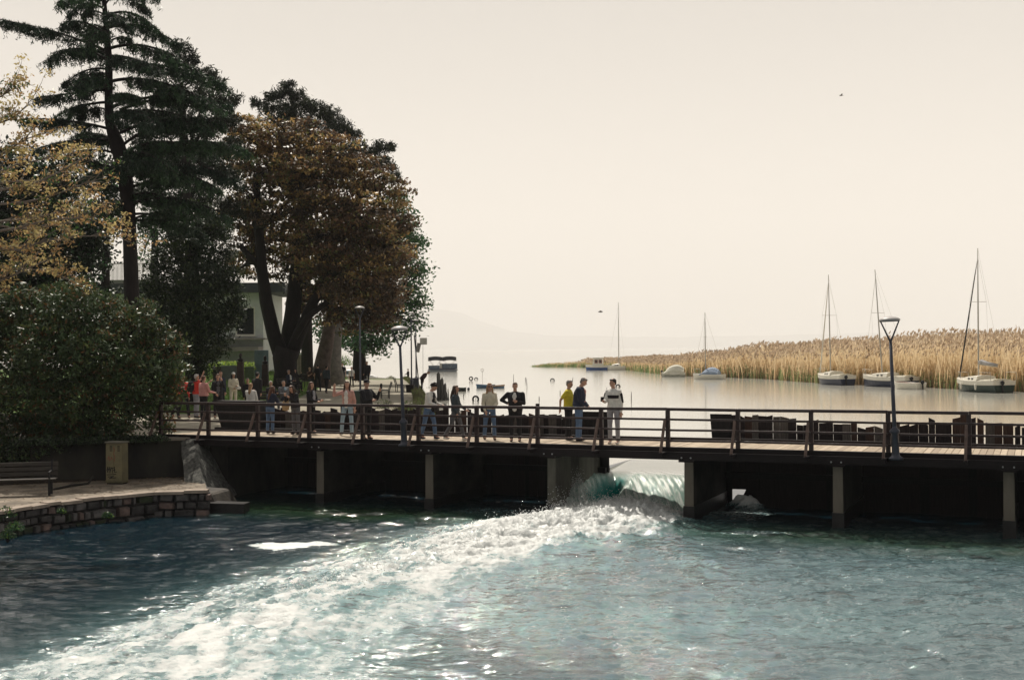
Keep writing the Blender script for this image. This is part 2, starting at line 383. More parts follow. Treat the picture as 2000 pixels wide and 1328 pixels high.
    bp = N.new('ShaderNodeBump'); L.new(math_(N, L, 'ADD', .25, math_(N, L, 'MULTIPLY', T, .26)), bp.inputs['Strength']); bp.inputs['Distance'].default_value = .13
    L.new(hgt, bp.inputs['Height']); L.new(bp.outputs[0], b.inputs['Normal'])
    return m
me = bigmesh('river', V, Fq, [water_mat()], attrs={'foam': np.clip(fo, 0, 1.3), 'turq': turq, 'green': grn, 'aqua': np.clip(aqua, 0, 1), 'glare_patch': glare_patch}, smooth=True)
tag(link(bpy.data.objects.new('river', me)), kind='structure')

# ------------------------------------------------------------------ opening bay: where the lake pours through
def flow_z(u, v):
    t = (u-U0)/(U1-U0)
    lip = 1.85+.45*t
    z = LAKE-.10*sstep(7.0, 3.6, v)
    fall = sstep(lip+1.25, lip-1.55, v)
    z = z*(1-fall)+(-.30)*fall
    hollow = np.exp(-((t-.16)/.11)**2)*np.exp(-((v-2.35)/.75)**2)
    z = z-.85*hollow
    z = z+.09*np.exp(-((t-.34)/.06)**2)*np.exp(-((v-2.2)/.8)**2)
    z = z-.35*np.exp(-((t-1.0)/.17)**2)*np.exp(-((v-2.1)/.9)**2)
    q = (u*1.5+v*1.1)
    st = np.sin(q*8+3*vnoise(u*1.2, v*1.2, 2))*.5+.5*np.sin(q*15+2*vnoise(u*2, v*2, 4))
    z = z+.020*st*sstep(4.2, 2.9, v)*sstep(.3, 1.2, v)
    turb = sstep(1.1, .1, v)
    z = z+turb*(.30*(fbm(u*1.7, v*2.0, 4, 71, .62)-.62))
    mound = np.exp(-((t-.0)/.15)**2)*np.exp(-((v-1.0)/1.15)**2)
    z = z+mound*(.60+.6*(fbm(u*3.2, v*3.2, 4, 77, .65)-.5))
    return z
us = np.arange(U0, U1+.02, .03); us[-1] = U1; vs = np.arange(-.2, 9.01, .03)
Uu, Vv = np.meshgrid(us, vs); Z = flow_z(Uu, Vv)
pts = np.c_[(-9.34+Uu*CT+Vv*ST).ravel(), (37.07-Uu*ST+Vv*CT).ravel(), Z.ravel()]
i = np.arange(Z.size).reshape(Z.shape); Fq = np.c_[i[:-1, :-1].ravel(), i[:-1, 1:].ravel(), i[1:, 1:].ravel(), i[1:, :-1].ravel()]
T_ = (Uu-U0)/(U1-U0)
foamA = sstep(1.2, .2, Vv)*.62+.62*np.exp(-((T_-.33)/.05)**2)*np.exp(-((Vv-2.3)/.9)**2)+.5*np.exp(-(T_/.15)**2)*np.exp(-((Vv-1.0)/1.3)**2)
fallA = sstep(3.9, 2.5, Vv)*sstep(-.1, .9, Vv)
hol = np.exp(-((T_-.16)/.12)**4)*np.exp(-((Vv-2.3)/.95)**4)+.55*np.exp(-((T_-1.0)/.13)**2)*np.exp(-((Vv-2.1)/.7)**2)
def fall_mat():
    m = bpy.data.materials.new('falling_water'); m.use_nodes = True; N, L = m.node_tree.nodes, m.node_tree.links
    b = N['Principled BSDF']
    A = attrn(N, 'foam'); Fa = attrn(N, 'fall'); Ho = attrn(N, 'hollow')
    a = N.new('ShaderNodeAttribute'); a.attribute_name = 'fu'; a2 = N.new('ShaderNodeAttribute'); a2.attribute_name = 'fv'
    cx = N.new('ShaderNodeCombineXYZ'); L.new(a.outputs['Fac'], cx.inputs[0]); L.new(a2.outputs['Fac'], cx.inputs[1])
    m1 = N.new('ShaderNodeMapping'); m1.inputs['Scale'].default_value = (3.2, .42, 1); L.new(cx.outputs[0], m1.inputs[0])
    stn = noise_(N, L, m1.outputs[0], 2.6, 6, .65, .25)
    sm = N.new('ShaderNodeMapRange'); sm.interpolation_type = 'SMOOTHSTEP'; sm.inputs[1].default_value = .44; sm.inputs[2].default_value = .60; L.new(stn, sm.inputs[0])
    streak = math_(N, L, 'MULTIPLY', sm.outputs[0], Fa)
    streak = math_(N, L, 'MULTIPLY', streak, math_(N, L, 'SUBTRACT', 1, Ho, True), True)
    fn = noise_(N, L, mapped(N, L, (1, 1, 1)), 9, 7, .72, .5)
    fm = N.new('ShaderNodeMapRange'); fm.inputs[1].default_value = .45; fm.inputs[2].default_value = .85
    L.new(math_(N, L, 'ADD', A, math_(N, L, 'MULTIPLY', math_(N, L, 'SUBTRACT', fn, .5), 1.0)), fm.inputs[0])
    ff = math_(N, L, 'MAXIMUM', math_(N, L, 'MULTIPLY', streak, .72), fm.outputs[0], True)
    def mixc(f, a_, c_):
        x_ = N.new('ShaderNodeMix'); x_.data_type = 'RGBA'; L.new(f, x_.inputs[0])
        for k, q_ in ((6, a_), (7, c_)):
            if isinstance(q_, tuple): x_.inputs[k].default_value = (*q_, 1)
            else: L.new(q_, x_.inputs[k])
        return x_.outputs[2]
    c = mixc(Fa, (.28, .29, .26), (.30, .43, .38)); c = mixc(Ho, c, (.0, .22, .20)); c = mixc(ff, c, (.78, .80, .76))
    L.new(c, b.inputs['Base Color']); L.new(math_(N, L, 'ADD', .05, math_(N, L, 'MULTIPLY', ff, .4)), b.inputs['Roughness']); b.inputs['IOR'].default_value = 1.33
    b.inputs['Subsurface Weight'].default_value = .0
    bp = N.new('ShaderNodeBump'); bp.inputs['Strength'].default_value = .35; bp.inputs['Distance'].default_value = .05
    L.new(math_(N, L, 'MULTIPLY', math_(N, L, 'ADD', stn, fn), Fa), bp.inputs['Height']); L.new(bp.outputs[0], b.inputs['Normal'])
    return m
me = bigmesh('waterfall', pts, Fq, [fall_mat()], attrs={'foam': foamA, 'fall': fallA, 'hollow': np.clip(hol*1.3, 0, 1), 'fu': Uu+.55*Vv, 'fv': Vv}, smooth=True)
tag(link(bpy.data.objects.new('falling_water', me)), kind='structure')

# spray above the turbulent water
def spray():
    rng = np.random.default_rng(2); n = 16000
    k = rng.integers(0, 5, n); w = np.array([.42, .28, .16, .09, .05]).cumsum(); k = np.searchsorted(w, rng.random(n)); t = rng.random(n)
    jx = np.array([p.x for p in JET]); jy = np.array([p.y for p in JET]); jw = np.array(JW)
    X = jx[k]*(1-t)+jx[k+1]*t; Y = jy[k]*(1-t)+jy[k+1]*t; dx = jx[k+1]-jx[k]; dy = jy[k+1]-jy[k]; L_ = np.hypot(dx, dy); o = rng.normal(size=n)*.36*jw[k]; X = X-dy/L_*o; Y = Y+dx/L_*o
    m = rng.random(n) < .35; u = U0+(U1-U0)*rng.random(n)**1.6*np.where(rng.random(n) < .6, .3, 1); v = rng.uniform(-.8, 1.9, n); X = np.where(m, -9.34+u*CT+v*ST, X); Y = np.where(m, 37.07-u*ST+v*CT, Y)
    hgt = rng.exponential(.045, n)*np.where(m, 2.2, 1)
    zb = np.where(m & (v > .9), flow_z(u, v), river_z(X, Y)); Z = zb+hgt
    r = .004+.007*rng.random(n)**2
    tet = np.array([[1, 1, 1], [1, -1, -1], [-1, 1, -1], [-1, -1, 1]])*1.0
    V = (np.c_[X, Y, Z][:, None, :]+tet[None]*r[:, None, None]).reshape(-1, 3); b = np.arange(n)[:, None]*4
    Fq = np.concatenate([b+np.array([[0, 1, 2]]), b+np.array([[0, 3, 1]]), b+np.array([[0, 2, 3]]), b+np.array([[1, 3, 2]])])
    me = bigmesh('spray', V, Fq, [mat('white_spray', (.85, .86, .85), .3, .02)], smooth=True); tag(link(bpy.data.objects.new('spray', me)), kind='stuff')
spray()

# lake: one sheet from the bridge to the horizon
us = hsp(-9000, -30, 60, 9000, 1.5, 26); us = np.unique(np.r_[us[(us < U0-.02) | (us > U1+.02)], U0, U1])
vs = np.unique(np.r_[3.72, 4.5, 9.0, np.geomspace(10, 16000, 60)])
Uu, Vv = np.meshgrid(us, vs)
pts = np.c_[(-9.34+Uu*CT+Vv*ST).ravel(), (37.07-Uu*ST+Vv*CT).ravel(), np.full(Uu.size, LAKE)]
i = np.arange(Uu.size).reshape(Uu.shape); Fq = np.c_[i[:-1, :-1].ravel(), i[:-1, 1:].ravel(), i[1:, 1:].ravel(), i[1:, :-1].ravel()]
cu = Uu.ravel()[Fq].mean(1); cv = Vv.ravel()[Fq].mean(1)
Fq = Fq[~((cu > U0) & (cu < U1) & (cv < 9))]
def lake_mat():
    m = bpy.data.materials.new('lake_water'); m.use_nodes = True; N, L = m.node_tree.nodes, m.node_tree.links
    b = N['Principled BSDF']; b.inputs['Base Color'].default_value = (.44, .43, .38, 1); b.inputs['Roughness'].default_value = .10; b.inputs['IOR'].default_value = 1.45
    n = noise_(N, L, mapped(N, L, (.5, 1.6, 1)), 1.4, 4, .6, .4); n2 = noise_(N, L, mapped(N, L, (.02, .08, 1)), 1, 3, .6)
    h = math_(N, L, 'MULTIPLY', n, math_(N, L, 'ADD', n2, .2))
    bp = N.new('ShaderNodeBump'); bp.inputs['Strength'].default_value = .10; bp.inputs['Distance'].default_value = .12
    L.new(h, bp.inputs['Height']); L.new(bp.outputs[0], b.inputs['Normal']); return m
me = bigmesh('lake', pts, Fq, [lake_mat()]); tag(link(bpy.data.objects.new('lake', me)), kind='structure')

# ------------------------------------------------------------------ TERRAIN
def ssc(a, b, x):
    t = min(1, max(0, (x-a)/(b-a))); return t*t*(3-2*t)
EDGE = [(-8.9, 41.0), (-5.4, 47), (-2.9, 54), (-3.5, 62), (-6.0, 90), (-8.6, 112), (-16, 122), (-60, 128)]
def edge_x(Y):      # shore x for a given Y
    if Y <= EDGE[0][1]: return EDGE[0][0]
    for (x0, y0), (x1, y1) in zip(EDGE, EDGE[1:]):
        if Y <= y1: return x0+(x1-x0)*(Y-y0)/(y1-y0)
    return EDGE[-1][0]
PATHX = [(38, -19), (46, -18), (52, -14), (58, -12.3), (69, -12.2), (80, -13.2), (95, -14), (114, -15.5), (130, -17)]
def path_x(Y):
    if Y <= PATHX[0][0]: return PATHX[0][1]
    for (y0, x0), (y1, x1) in zip(PATHX, PATHX[1:]):
        if Y <= y1: return x0+(x1-x0)*(Y-y0)/(y1-y0)
    return PATHX[-1][1]
def gz(X, Y):
    z = 1.86
    d_ = path_x(Y)-X
    z += .95*ssc(0, 7, d_)*ssc(50, 62, Y)+.35*ssc(.0, .8, d_)*ssc(48, 56, Y)*.5
    e_ = edge_x(Y)-X
    z -= (1-ssc(0, 1.3, e_))*1.3
    return z
def G(px, py, y0=30, y1=140):   # where the pixel's ray meets the land
    d_ = ray(px, py); lo = y0
    Yv = y0
    while Yv < y1:
        t = Yv/d_.y; x_ = d_.x*t; z_ = EYE+d_.z*t
        if z_ <= gz(x_, Yv): return Vector((x_, Yv, gz(x_, Yv)))
        Yv += .1
    return Vector((x_, Yv, gz(x_, Yv)))
def land_mat():
    m = bpy.data.materials.new('park_ground'); m.use_nodes = True; N, L = m.node_tree.nodes, m.node_tree.links
    b = N['Principled BSDF']; b.inputs['Roughness'].default_value = .95
    A = attrn(N, 'grass'); vec = mapped(N, L, (1, 1, 1))
    n = noise_(N, L, vec, 1.5, 6, .65); n2 = noise_(N, L, vec, 12, 4, .6)
    def ramp(src, a_, c_, lo=.3, hi=.7):
        r_ = N.new('ShaderNodeValToRGB'); L.new(src, r_.inputs[0]); r_.color_ramp.elements[0].color = (*a_, 1); r_.color_ramp.elements[1].color = (*c_, 1)
        r_.color_ramp.elements[0].position = lo; r_.color_ramp.elements[1].position = hi; return r_.outputs[0]
    g = ramp(n2, (.05, .10, .018), (.14, .24, .05)); p = ramp(n, (.22, .20, .155), (.36, .325, .25))
    x_ = N.new('ShaderNodeMix'); x_.data_type = 'RGBA'; L.new(p, x_.inputs[6]); L.new(g, x_.inputs[7])
    mm = N.new('ShaderNodeMapRange'); mm.inputs[1].default_value = .42; mm.inputs[2].default_value = .58
    L.new(math_(N, L, 'ADD', A, math_(N, L, 'MULTIPLY', math_(N, L, 'SUBTRACT', n, .5), .4)), mm.inputs[0]); L.new(mm.outputs[0], x_.inputs[0])
    x2 = N.new('ShaderNodeMix'); x2.data_type = 'RGBA'; L.new(attrn(N, 'bank'), x2.inputs[0]); L.new(x_.outputs[2], x2.inputs[6]); L.new(ramp(n2, (.04, .035, .02), (.12, .11, .065)), x2.inputs[7])
    L.new(x2.outputs[2], b.inputs['Base Color'])
    bp = N.new('ShaderNodeBump'); bp.inputs['Strength'].default_value = .4; bp.inputs['Distance'].default_value = .05; L.new(n2, bp.inputs['Height']); L.new(bp.outputs[0], b.inputs['Normal'])
    return m
ysl = np.r_[np.arange(38.3, 130, .5)]; nc = 70
V = []; ga = []; gb = []
for Yv in ysl:
    ex = edge_x(Yv)
    if Yv < 41: ex = max(ex, -8.6)
    for k in range(nc):
        t = (k/(nc-1))**1.6; X_ = ex+.15-t*110
        z = gz(X_, Yv)+.02*math.sin(X_*3)*math.cos(Yv*2)
        if k == 0: z = LAKE-.4
        V.append((X_, Yv, z))
        gr = 1 if X_ < path_x(Yv) else 0
        gr = max(gr, 1-ssc(.8, 1.9, ex-X_)) if Yv > 46 else gr
        gr = max(gr, ssc(106, 110, Yv)); gb.append(max(1-ssc(.9, 1.9, ex-X_), ssc(108, 111, Yv)) if Yv > 46 else 0); ga.append(gr)
V = np.array(V); i = np.arange(len(V)).reshape(len(ysl), nc)
Fq = np.c_[i[:-1, :-1].ravel(), i[1:, :-1].ravel(), i[1:, 1:].ravel(), i[:-1, 1:].ravel()]
me = bigmesh('park_ground', V, Fq, [land_mat()], attrs={'grass': np.array(ga), 'bank': np.array(gb)}, smooth=True)
tag(link(bpy.data.objects.new('park_ground', me)), kind='structure')

# lower quay walk in front-left
QZ = .65
qe = [P(405, 960, QZ), P(300, 962, QZ), P(200, 972, QZ), P(90, 985, QZ), P(0, 1000, QZ)]
dirq = (qe[4]-qe[2]).normalized(); qe.append(qe[4]+dirq*30)
wl_ = [Vector((-9.6, 37.3, QZ)), Vector((-10.9, 36.9, QZ)), Vector((-12.6, 36.2, QZ)), Vector((-15, 35.2, QZ)), Vector((-18, 33.6, QZ)), Vector((-44, 16, QZ))]
stone_walk = mat('quay_paving', (.09, .075, .058), .9, .35, 1.6, .5, col2=(.33, .275, .215))
mb = MB(); n = len(qe)
for a in range(n-1):
    mb.add([qe[a], qe[a+1], wl_[a+1], wl_[a]], [(0, 3, 2, 1)])
o = mb.build('quay_path', stone_walk); tag(o, kind='structure')
# bank behind the lower walk (earth slope, leaf litter)
mb = MB(); ys_ = []
for a in range(2, len(wl_)):
    p = wl_[a]; dn = Vector((-.35, .93, 0))
    ys_.append((p, p+dn*1.2+Vector((0, 0, .7)), p+dn*3+Vector((0, 0, 1.25)), p+dn*22+Vector((0, 0, 1.32))))
for q0, q1 in zip(ys_, ys_[1:]):
    for k in range(3): mb.add([q0[k], q1[k], q1[k+1], q0[k+1]], [(0, 3, 2, 1)])
litter = mat('leaf_litter', (.015, .012, .009), .95, 0, 5, .8, col2=(.05, .034, .024))
tag(mb.build('bank_slope', litter), kind='structure')
# upper ground apron left of the bridge
mb = MB()
mb.add([(-9.3, 38.6, 1.855), (-9.4, 37.6, 1.855), (-11.2, 37.1, 1.855), (-13.5, 41, 1.855), (-22, 48, 1.855), (-9, 48, 1.852), (-8.9, 41, 1.852)], [(6, 5, 4, 3, 2, 1, 0)])
tag(mb.build('upper_path', mat('upper_path', (.30, .265, .21), .95, .2, 2, .3)), kind='structure')

# ------------------------------------------------------------------ distant hills
def ridge(name, Yd, pts_, col, thick=900):
    mb = MB(); V = []
    xs_ = np.linspace(pts_[0][0], pts_[-1][0], 90)
    py_ = np.interp(xs_, [p[0] for p in pts_], [p[1] for p in pts_])
    prev = None
    for k, (x_, y_) in enumerate(zip(xs_, py_)):
        y_ += 2.5*(mnoise.noise(Vector((x_*.02, Yd, 0)))) + 1.2*mnoise.noise(Vector((x_*.07, Yd, 3)))
        t = D(x_, y_, Yd); t.z = max(t.z, LAKE+.5)
        row = [Vector((t.x*.93, Yd*.93, LAKE-1)), Vector((t.x*.96, Yd*.965, LAKE+(t.z-LAKE)*.55)), t, Vector((t.x*1.1, Yd+thick, LAKE-1))]
        if prev:
            for j in range(3): mb.add([prev[j], row[j], row[j+1], prev[j+1]], [(0, 1, 2, 3)], 0, True)
        prev = row
    tag(mb.build(name, mat('hill_cover', (.035, .05, .045), 1, .3, .004)), kind='structure')
ridge('far_hills', 17000, [(-400, 640), (300, 632), (700, 618), (820, 604), (870, 606), (905, 612), (950, 632), (1010, 650), (1100, 656), (1300, 658), (1500, 655), (1700, 650), (2500, 640)], 0)

# ------------------------------------------------------------------ BRIDGE
KMAX = 18
def bbox(mb, u0, u1, v0, v1, z0, z1, mi=0):
    mb.hexa([B(u0, v0, z0), B(u1, v0, z0), B(u1, v1, z0), B(u0, v1, z0), B(u0, v0, z1), B(u1, v0, z1), B(u1, v1, z1), B(u0, v1, z1)], mi)
ULEFT, URIGHT = -1.9, BAY*KMAX
br = empty('footbridge', B(0, 0, DECK), label='long dark timber footbridge on concrete piers over the sluice', cat='bridge')
mb = MB(); u = ULEFT
while u < URIGHT:
    w = .135+.02*random.random()
    bbox(mb, u, u+w, .02, 2.72, DECK-.05-.004*random.random(), DECK+.008*random.random()-.004, random.choice((0, 0, 1, 2)))
    u += w+.012
mb.build('deck', [plank_deck, mat('deck_boards_pale', (.50, .41, .31), .8, .2, 5, .3), mat('deck_boards_worn', (.34, .27, .20), .8, .2, 5, .3)], br)
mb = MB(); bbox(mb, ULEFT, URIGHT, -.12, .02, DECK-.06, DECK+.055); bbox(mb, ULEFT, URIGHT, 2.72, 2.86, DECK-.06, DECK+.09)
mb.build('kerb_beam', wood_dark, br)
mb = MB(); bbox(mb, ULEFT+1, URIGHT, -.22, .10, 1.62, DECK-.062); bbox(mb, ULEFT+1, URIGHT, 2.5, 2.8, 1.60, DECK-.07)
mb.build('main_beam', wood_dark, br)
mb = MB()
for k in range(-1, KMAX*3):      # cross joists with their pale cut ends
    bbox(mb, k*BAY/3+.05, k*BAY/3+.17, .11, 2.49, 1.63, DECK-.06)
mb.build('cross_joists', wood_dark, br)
HR = 1.10; ZB = DECK-.03
for nm, zc, h, w in (('handrail', ZB+HR-.04, .075, .10), ('rail', ZB+.80, .055, .05), ('rail', ZB+.53, .055, .05), ('rail', ZB+.255, .055, .05)):
    mb = MB()
    for k in range(-1, KMAX):
        a, b_ = k*BAY, (k+1)*BAY
        ja, jb = (random.uniform(-.008, .008) for _ in range(2))
        mb.beam(B(a+.003, -.10-(0 if nm == 'handrail' else .045)+.0, zc+ja), B(b_-.003, -.10-(0 if nm == 'handrail' else .045), zc+jb), w, h)
    mb.build(nm, wood_rail, br, bevel=.006)
for k in range(-1, KMAX+1):
    mb = MB(); tz = random.uniform(-.004, .004)
    mb.beam(B(k*BAY, -.08+.03, ZB-.15), B(k*BAY+tz, -.075+.03, ZB+HR-.079), .105, .10, up=(ST, CT, 0)); mb.build('post', wood_rail, br, bevel=.006)
    mb = MB(); mb.beam(B(k*BAY-.06, -.55, ZB-.03), B(k*BAY-.055, -.13, ZB+.80), .065, .065); mb.build('strut', wood_strut, br, bevel=.006)
    mb = MB(); mb.beam(B(k*BAY-.06, -.62, ZB-.08), B(k*BAY-.06, .1, ZB-.08), .09, .09); mb.build('strut_foot', wood_dark, br)
# piers
bolt = mat('galvanised_bolt', (.45, .45, .46), .4, .1, 3, metal=.6)
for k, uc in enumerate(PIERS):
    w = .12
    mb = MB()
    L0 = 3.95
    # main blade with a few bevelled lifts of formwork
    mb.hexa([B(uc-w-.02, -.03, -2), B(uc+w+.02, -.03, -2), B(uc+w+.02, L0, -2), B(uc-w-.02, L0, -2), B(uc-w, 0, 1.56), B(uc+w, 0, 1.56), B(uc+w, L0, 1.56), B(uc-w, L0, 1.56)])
    if k != 2: mb.m = [0, 0, 0, 1, 1, 1]  # side and back faces darker: deck shade put into the colour, open-bay pier spared
    pr = mb.build('pier', [concrete('pier_concrete', (.12, .105, .085)), mat('deck_shade_concrete', (.010, .0095, .009), .8, 0, 1.2, .5, col2=(.06, .055, .045), thresh=(.4, .75))] if k != 2 else mat('pier_pale_concrete', (.045, .042, .035), .9, 0, 1.6, .5, col2=(.20, .19, .155), stretch=(1, 1, .4)), br, bevel=.015)
    mb = MB(); bbox(mb, uc-w-.026, uc+w+.026, -.036, L0+.004, -1.9, .42 if k > 2 else .30)
    mb.build('wet_band', conc_wet, pr)
    mb = MB(); bbox(mb, uc-.2, uc+.2, -.25, .25, 1.565, 1.619); mb.build('bearing_pad', wood_dark, pr)
    for du in (-.12, .12): mb = MB(); mb.ell(B(uc+du, -.25, 1.68), (.022, .022, .022), 8, 6); mb.build('bolt', bolt, pr)
# formwork seam + leaning black board at the left of the opening
mb = MB(); c0, c1 = B(U0+.02, 3.5, 1.6), B(U0+.18, 3.3, -.3)
mb.hexa([B(U0+.0, 3.86, -.5), B(U0+.34, 3.86, -.5), B(U0+.34, 3.98, -.5), B(U0, 3.98, -.5), B(U0, 3.86, 1.7), B(U0+.06, 3.86, 1.7), B(U0+.06, 3.98, 1.7), B(U0, 3.98, 1.7)])
o = mb.build('leaning_board', black_boards, br)

# ------------------------------------------------------------------ timber sluice walls (boards stand upright behind the deck)
def barrier(name, label, u0, u1, vb, seedv, cat='timber wall'):
    rnd = random.Random(seedv)
    root = empty(name, B(u0, vb, LAKE), label=label, cat=cat)
    mb = MB(); u = u0; hb = 2.58; n = 0
    while u < u1-.05:
        w = rnd.uniform(.16, .26)
        if rnd.random() < .35: hb = 2.58+rnd.uniform(-.16, .07)
        h = hb+rnd.uniform(-.03, .03)+(.16 if rnd.random() < .07 else 0)
        # boards further from the opening are a bit lower
        t = (u-u0)
        if name == 'timber_gate_wall' and u > 13.5: h -= .10+.08*math.sin(u*1.1)
        mi = rnd.choices((0, 1, 2, 3), (.62, .2, .15, .03))[0]
        if (name == 'timber_gate_wall' and u < u0+3.3) or name != 'timber_gate_wall': mi = rnd.choices((0, 1, 2), (.83, .11, .06))[0]
        lean = rnd.uniform(-.012, .012); dv = rnd.uniform(-.03, .03); g = .004 if rnd.random() < .93 else .03
        z0 = -1.2
        sl_ = rnd.uniform(-.04, .04)
        q = [B(u+g, vb+dv, z0), B(u+w-g, vb+dv, z0), B(u+w-g, vb+dv+.06, z0), B(u+g, vb+dv+.06, z0),
             B(u+g+lean, vb+dv, h-sl_), B(u+w-g+lean, vb+dv, h+sl_), B(u+w-g+lean, vb+dv+.06, h+sl_), B(u+g+lean, vb+dv+.06, h-sl_)]
        zc_ = 1.50
        qq = [Vector(p) for p in q]
        for j in range(4): qq[j].z = zc_
        mb.hexa(qq, mi)
        q = [Vector(p) for p in q]
        for j in range(4, 8): q[j].x, q[j].y, q[j].z = q[j-4].x, q[j-4].y, zc_-.004
        sh = B(0, .02, 0)-B(0, 0, 0)
        for j in range(8): q[j] += sh*rnd.uniform(.9, 1.1)
        mi = 0 if rnd.random() < .8 else 4  # below deck level always black: under-bridge shade put into the board colour
        if g > .01:
            e1 = B(g-.004, 0, 0)-B(0, 0, 0)
            for j in (0, 3, 4, 7): q[j] -= e1
            for j in (1, 2, 5, 6): q[j] += e1
        zt_w = zc_-.004
        ex_ = (B(.02, 0, 0)-B(0, 0, 0))
        for j in (1, 2, 5, 6): q[j] += ex_
        if gap and gap[0] < u+w/2 < gap[1] and name == 'timber_gate_wall':
            ngap = globals().get('NG', 0); globals()['NG'] = ngap+1
            for a_, b_ in ((z0, .12), (.48, None)):
                qq = [Vector(p) for p in q]
                for j in range(4): qq[j].z = a_
                if b_ is not None:
                    for j in range(4, 8): qq[j].z = b_
                    if ngap: qq[5].z = qq[6].z = .47
                mb.hexa(qq, mi)
        else: mb.hexa(q, mi)
        u += w; n += 1
    mb.build('boards', [board_a, board_b, board_c, board_d, black_boards], root)
    mb = MB()
    for z in (1.55, .9): mb.beam(B(u0, vb-.12, z), B(u1, vb-.12, z), .14, .16)
    mb.build('waling_beam', black_boards, root)
    return root
vb = 3.55
gap = (upx(1422, vb), upx(1456, vb))
ub0 = upx(418, vb); ub1 = upx(1186, vb); ub2 = upx(1396, vb)
r1 = barrier('timber_gate_wall', 'weathered upright plank wall right of the open sluice, with grey and rust-coloured boards', ub2, URIGHT-1, vb, 5)
r2 = barrier('timber_plank_wall', 'long dark plank wall left of the open sluice, behind the walkers on the bridge', ub0+.5, ub1, vb, 9)
# slanting end boards of both walls
mb = MB(); mb.hexa([B(ub1-.1, vb-.1, 1.5), B(ub1+.2, vb-.1, 1.5), B(ub1+.2, vb+.02, 1.5), B(ub1-.1, vb+.02, 1.5), B(ub1-.9, vb-.1, 2.62), B(ub1+.03, vb-.1, 2.62), B(ub1+.03, vb+.02, 2.62), B(ub1-.9, vb+.02, 2.62)]); mb.build('end_board', black_boards, r2)
mb = MB(); mb.hexa([B(ub2-.02, vb-.1, 1.5), B(ub2+.5, vb-.1, 1.5), B(ub2+.5, vb+.02, 1.5), B(ub2-.02, vb+.02, 1.5), B(ub2-.1, vb-.1, 2.60), B(ub2+.5, vb-.1, 2.60), B(ub2+.5, vb+.02, 2.60), B(ub2-.1, vb+.02, 2.60)]); mb.build('end_board', black_boards, r1)
mb = MB(); mb.beam(B(upx(1052, 3.3), 3.3, 1.8), B(upx(1030, 3.3)+.35, 3.3, 2.85), .12, .2); mb.build('raking_board', black_boards, r2)
# big winding box at the left end of the left wall
bx = empty('sluice_box', B(.9, 2.95, DECK), label='large black tapered timber box at the left end of the bridge, beside the plank wall', cat='box')
mb = MB(); a0, a1 = upx(421, 2.95), upx(505, 2.95)
mb.hexa([B(a0+.30, 2.9, 1.90), B(a1, 2.9, 1.90), B(a1, 3.4, 1.90), B(a0+.30, 3.4, 1.90), B(a0, 2.9, 2.80), B(a1, 2.9, 2.80), B(a1, 3.4, 2.80), B(a0, 3.4, 2.80)])
mb.build('box_body', black_boards, bx)
mb = MB(); mb.hexa([B(a0-.05, 2.86, 2.802), B(a1+.05, 2.86, 2.802), B(a1+.05, 3.44, 2.802), B(a0-.05, 3.44, 2.802), B(a0-.05, 2.86, 2.85), B(a1+.05, 2.86, 2.85), B(a1+.05, 3.44, 2.85), B(a0-.05, 3.44, 2.85)]); mb.build('lid', wood_dark, bx)

# abutment fin, retaining wall
mb = MB()
tA, tB = D(352, 858, 37.3), D(381, 857, 37.0); bA, bB = D(366, 985, 34.9), D(403, 992, 34.2)
rows = []
for k in range(9):
    t = k/8; wob = .02*math.sin(k*2.3)
    a = tA.lerp(bA, t)+Vector((wob*.5, wob, 0)); b_ = tB.lerp(bB, t)+Vector((wob*.8, wob, 0)); back = Vector((-.1, 1.2+3*t, 0))
    rows.append([a, b_, b_+Vector((.15, 1.0+2.2*t, 0)), a+back])
for r0, r1_ in zip(rows, rows[1:]):
    for j in range(4): mb.add([r0[j], r1_[j], r1_[(j+1) % 4], r0[(j+1) % 4]], [(0, 1, 2, 3)])
mb.add(rows[0], [(0, 1, 2, 3)]); mb.add(rows[-1], [(3, 2, 1, 0)])
o = mb.build('abutment_buttress', conc_light); tag(o, 'leaning lichen-covered concrete buttress at the left end of the bridge', 'buttress')
mb = MB()
foot = [D(366, 955, 34.3), D(412, 962, 34.1), D(448, 1006, 33.6), D(372, 1012, 33.1)]
mb.hexa([foot[3]-Vector((.2, 0, .8)), foot[2]+Vector((.1, 0, -.8)), foot[2]+Vector((.5, 1.6, -.8)), foot[3]+Vector((-.2, 2, -.8)), foot[0]+Vector((-.1, -.3, 0)), foot[1]+Vector((.05, -.3, 0)), foot[1]+Vector((.3, 1, 0)), foot[0]+Vector((-.2, 1, 0))])
o = mb.build('buttress_footing', mat('footing_concrete', (.03, .026, .024), .8, 0, 3, .6, col2=(.09, .075, .06)), bevel=.05); tag(o, 'rough wet brown footing block under the leaning concrete buttress', 'footing')
mb = MB(); wp = [Vector((-9.5, 37.6, 0)), Vector((-10.9, 37.1, 0)), Vector((-12.9, 36.35, 0)), Vector((-14.3, 35.8, 0))]
for a, b_ in zip(wp, wp[1:]):
    mb.hexa([a+Vector((0, -.22, -.5)), b_+Vector((0, -.22, -.5)), b_+Vector((0, .5, -.5)), a+Vector((0, .5, -.5)), a+Vector((0, -.12, 1.77)), b_+Vector((0, -.12, 1.77)), b_+Vector((0, .5, 1.77)), a+Vector((0, .5, 1.77))])
o = mb.build('retaining_wall', conc_dark)
mb = MB()
for a, b_ in zip(wp, wp[1:]):
    mb.hexa([a+Vector((0, -.22, 1.775)), b_+Vector((0, -.22, 1.775)), b_+Vector((0, .5, 1.775)), a+Vector((0, .5, 1.775)), a+Vector((0, -.22, 1.86)), b_+Vector((0, -.22, 1.86)), b_+Vector((0, .5, 1.86)), a+Vector((0, .5, 1.86))])
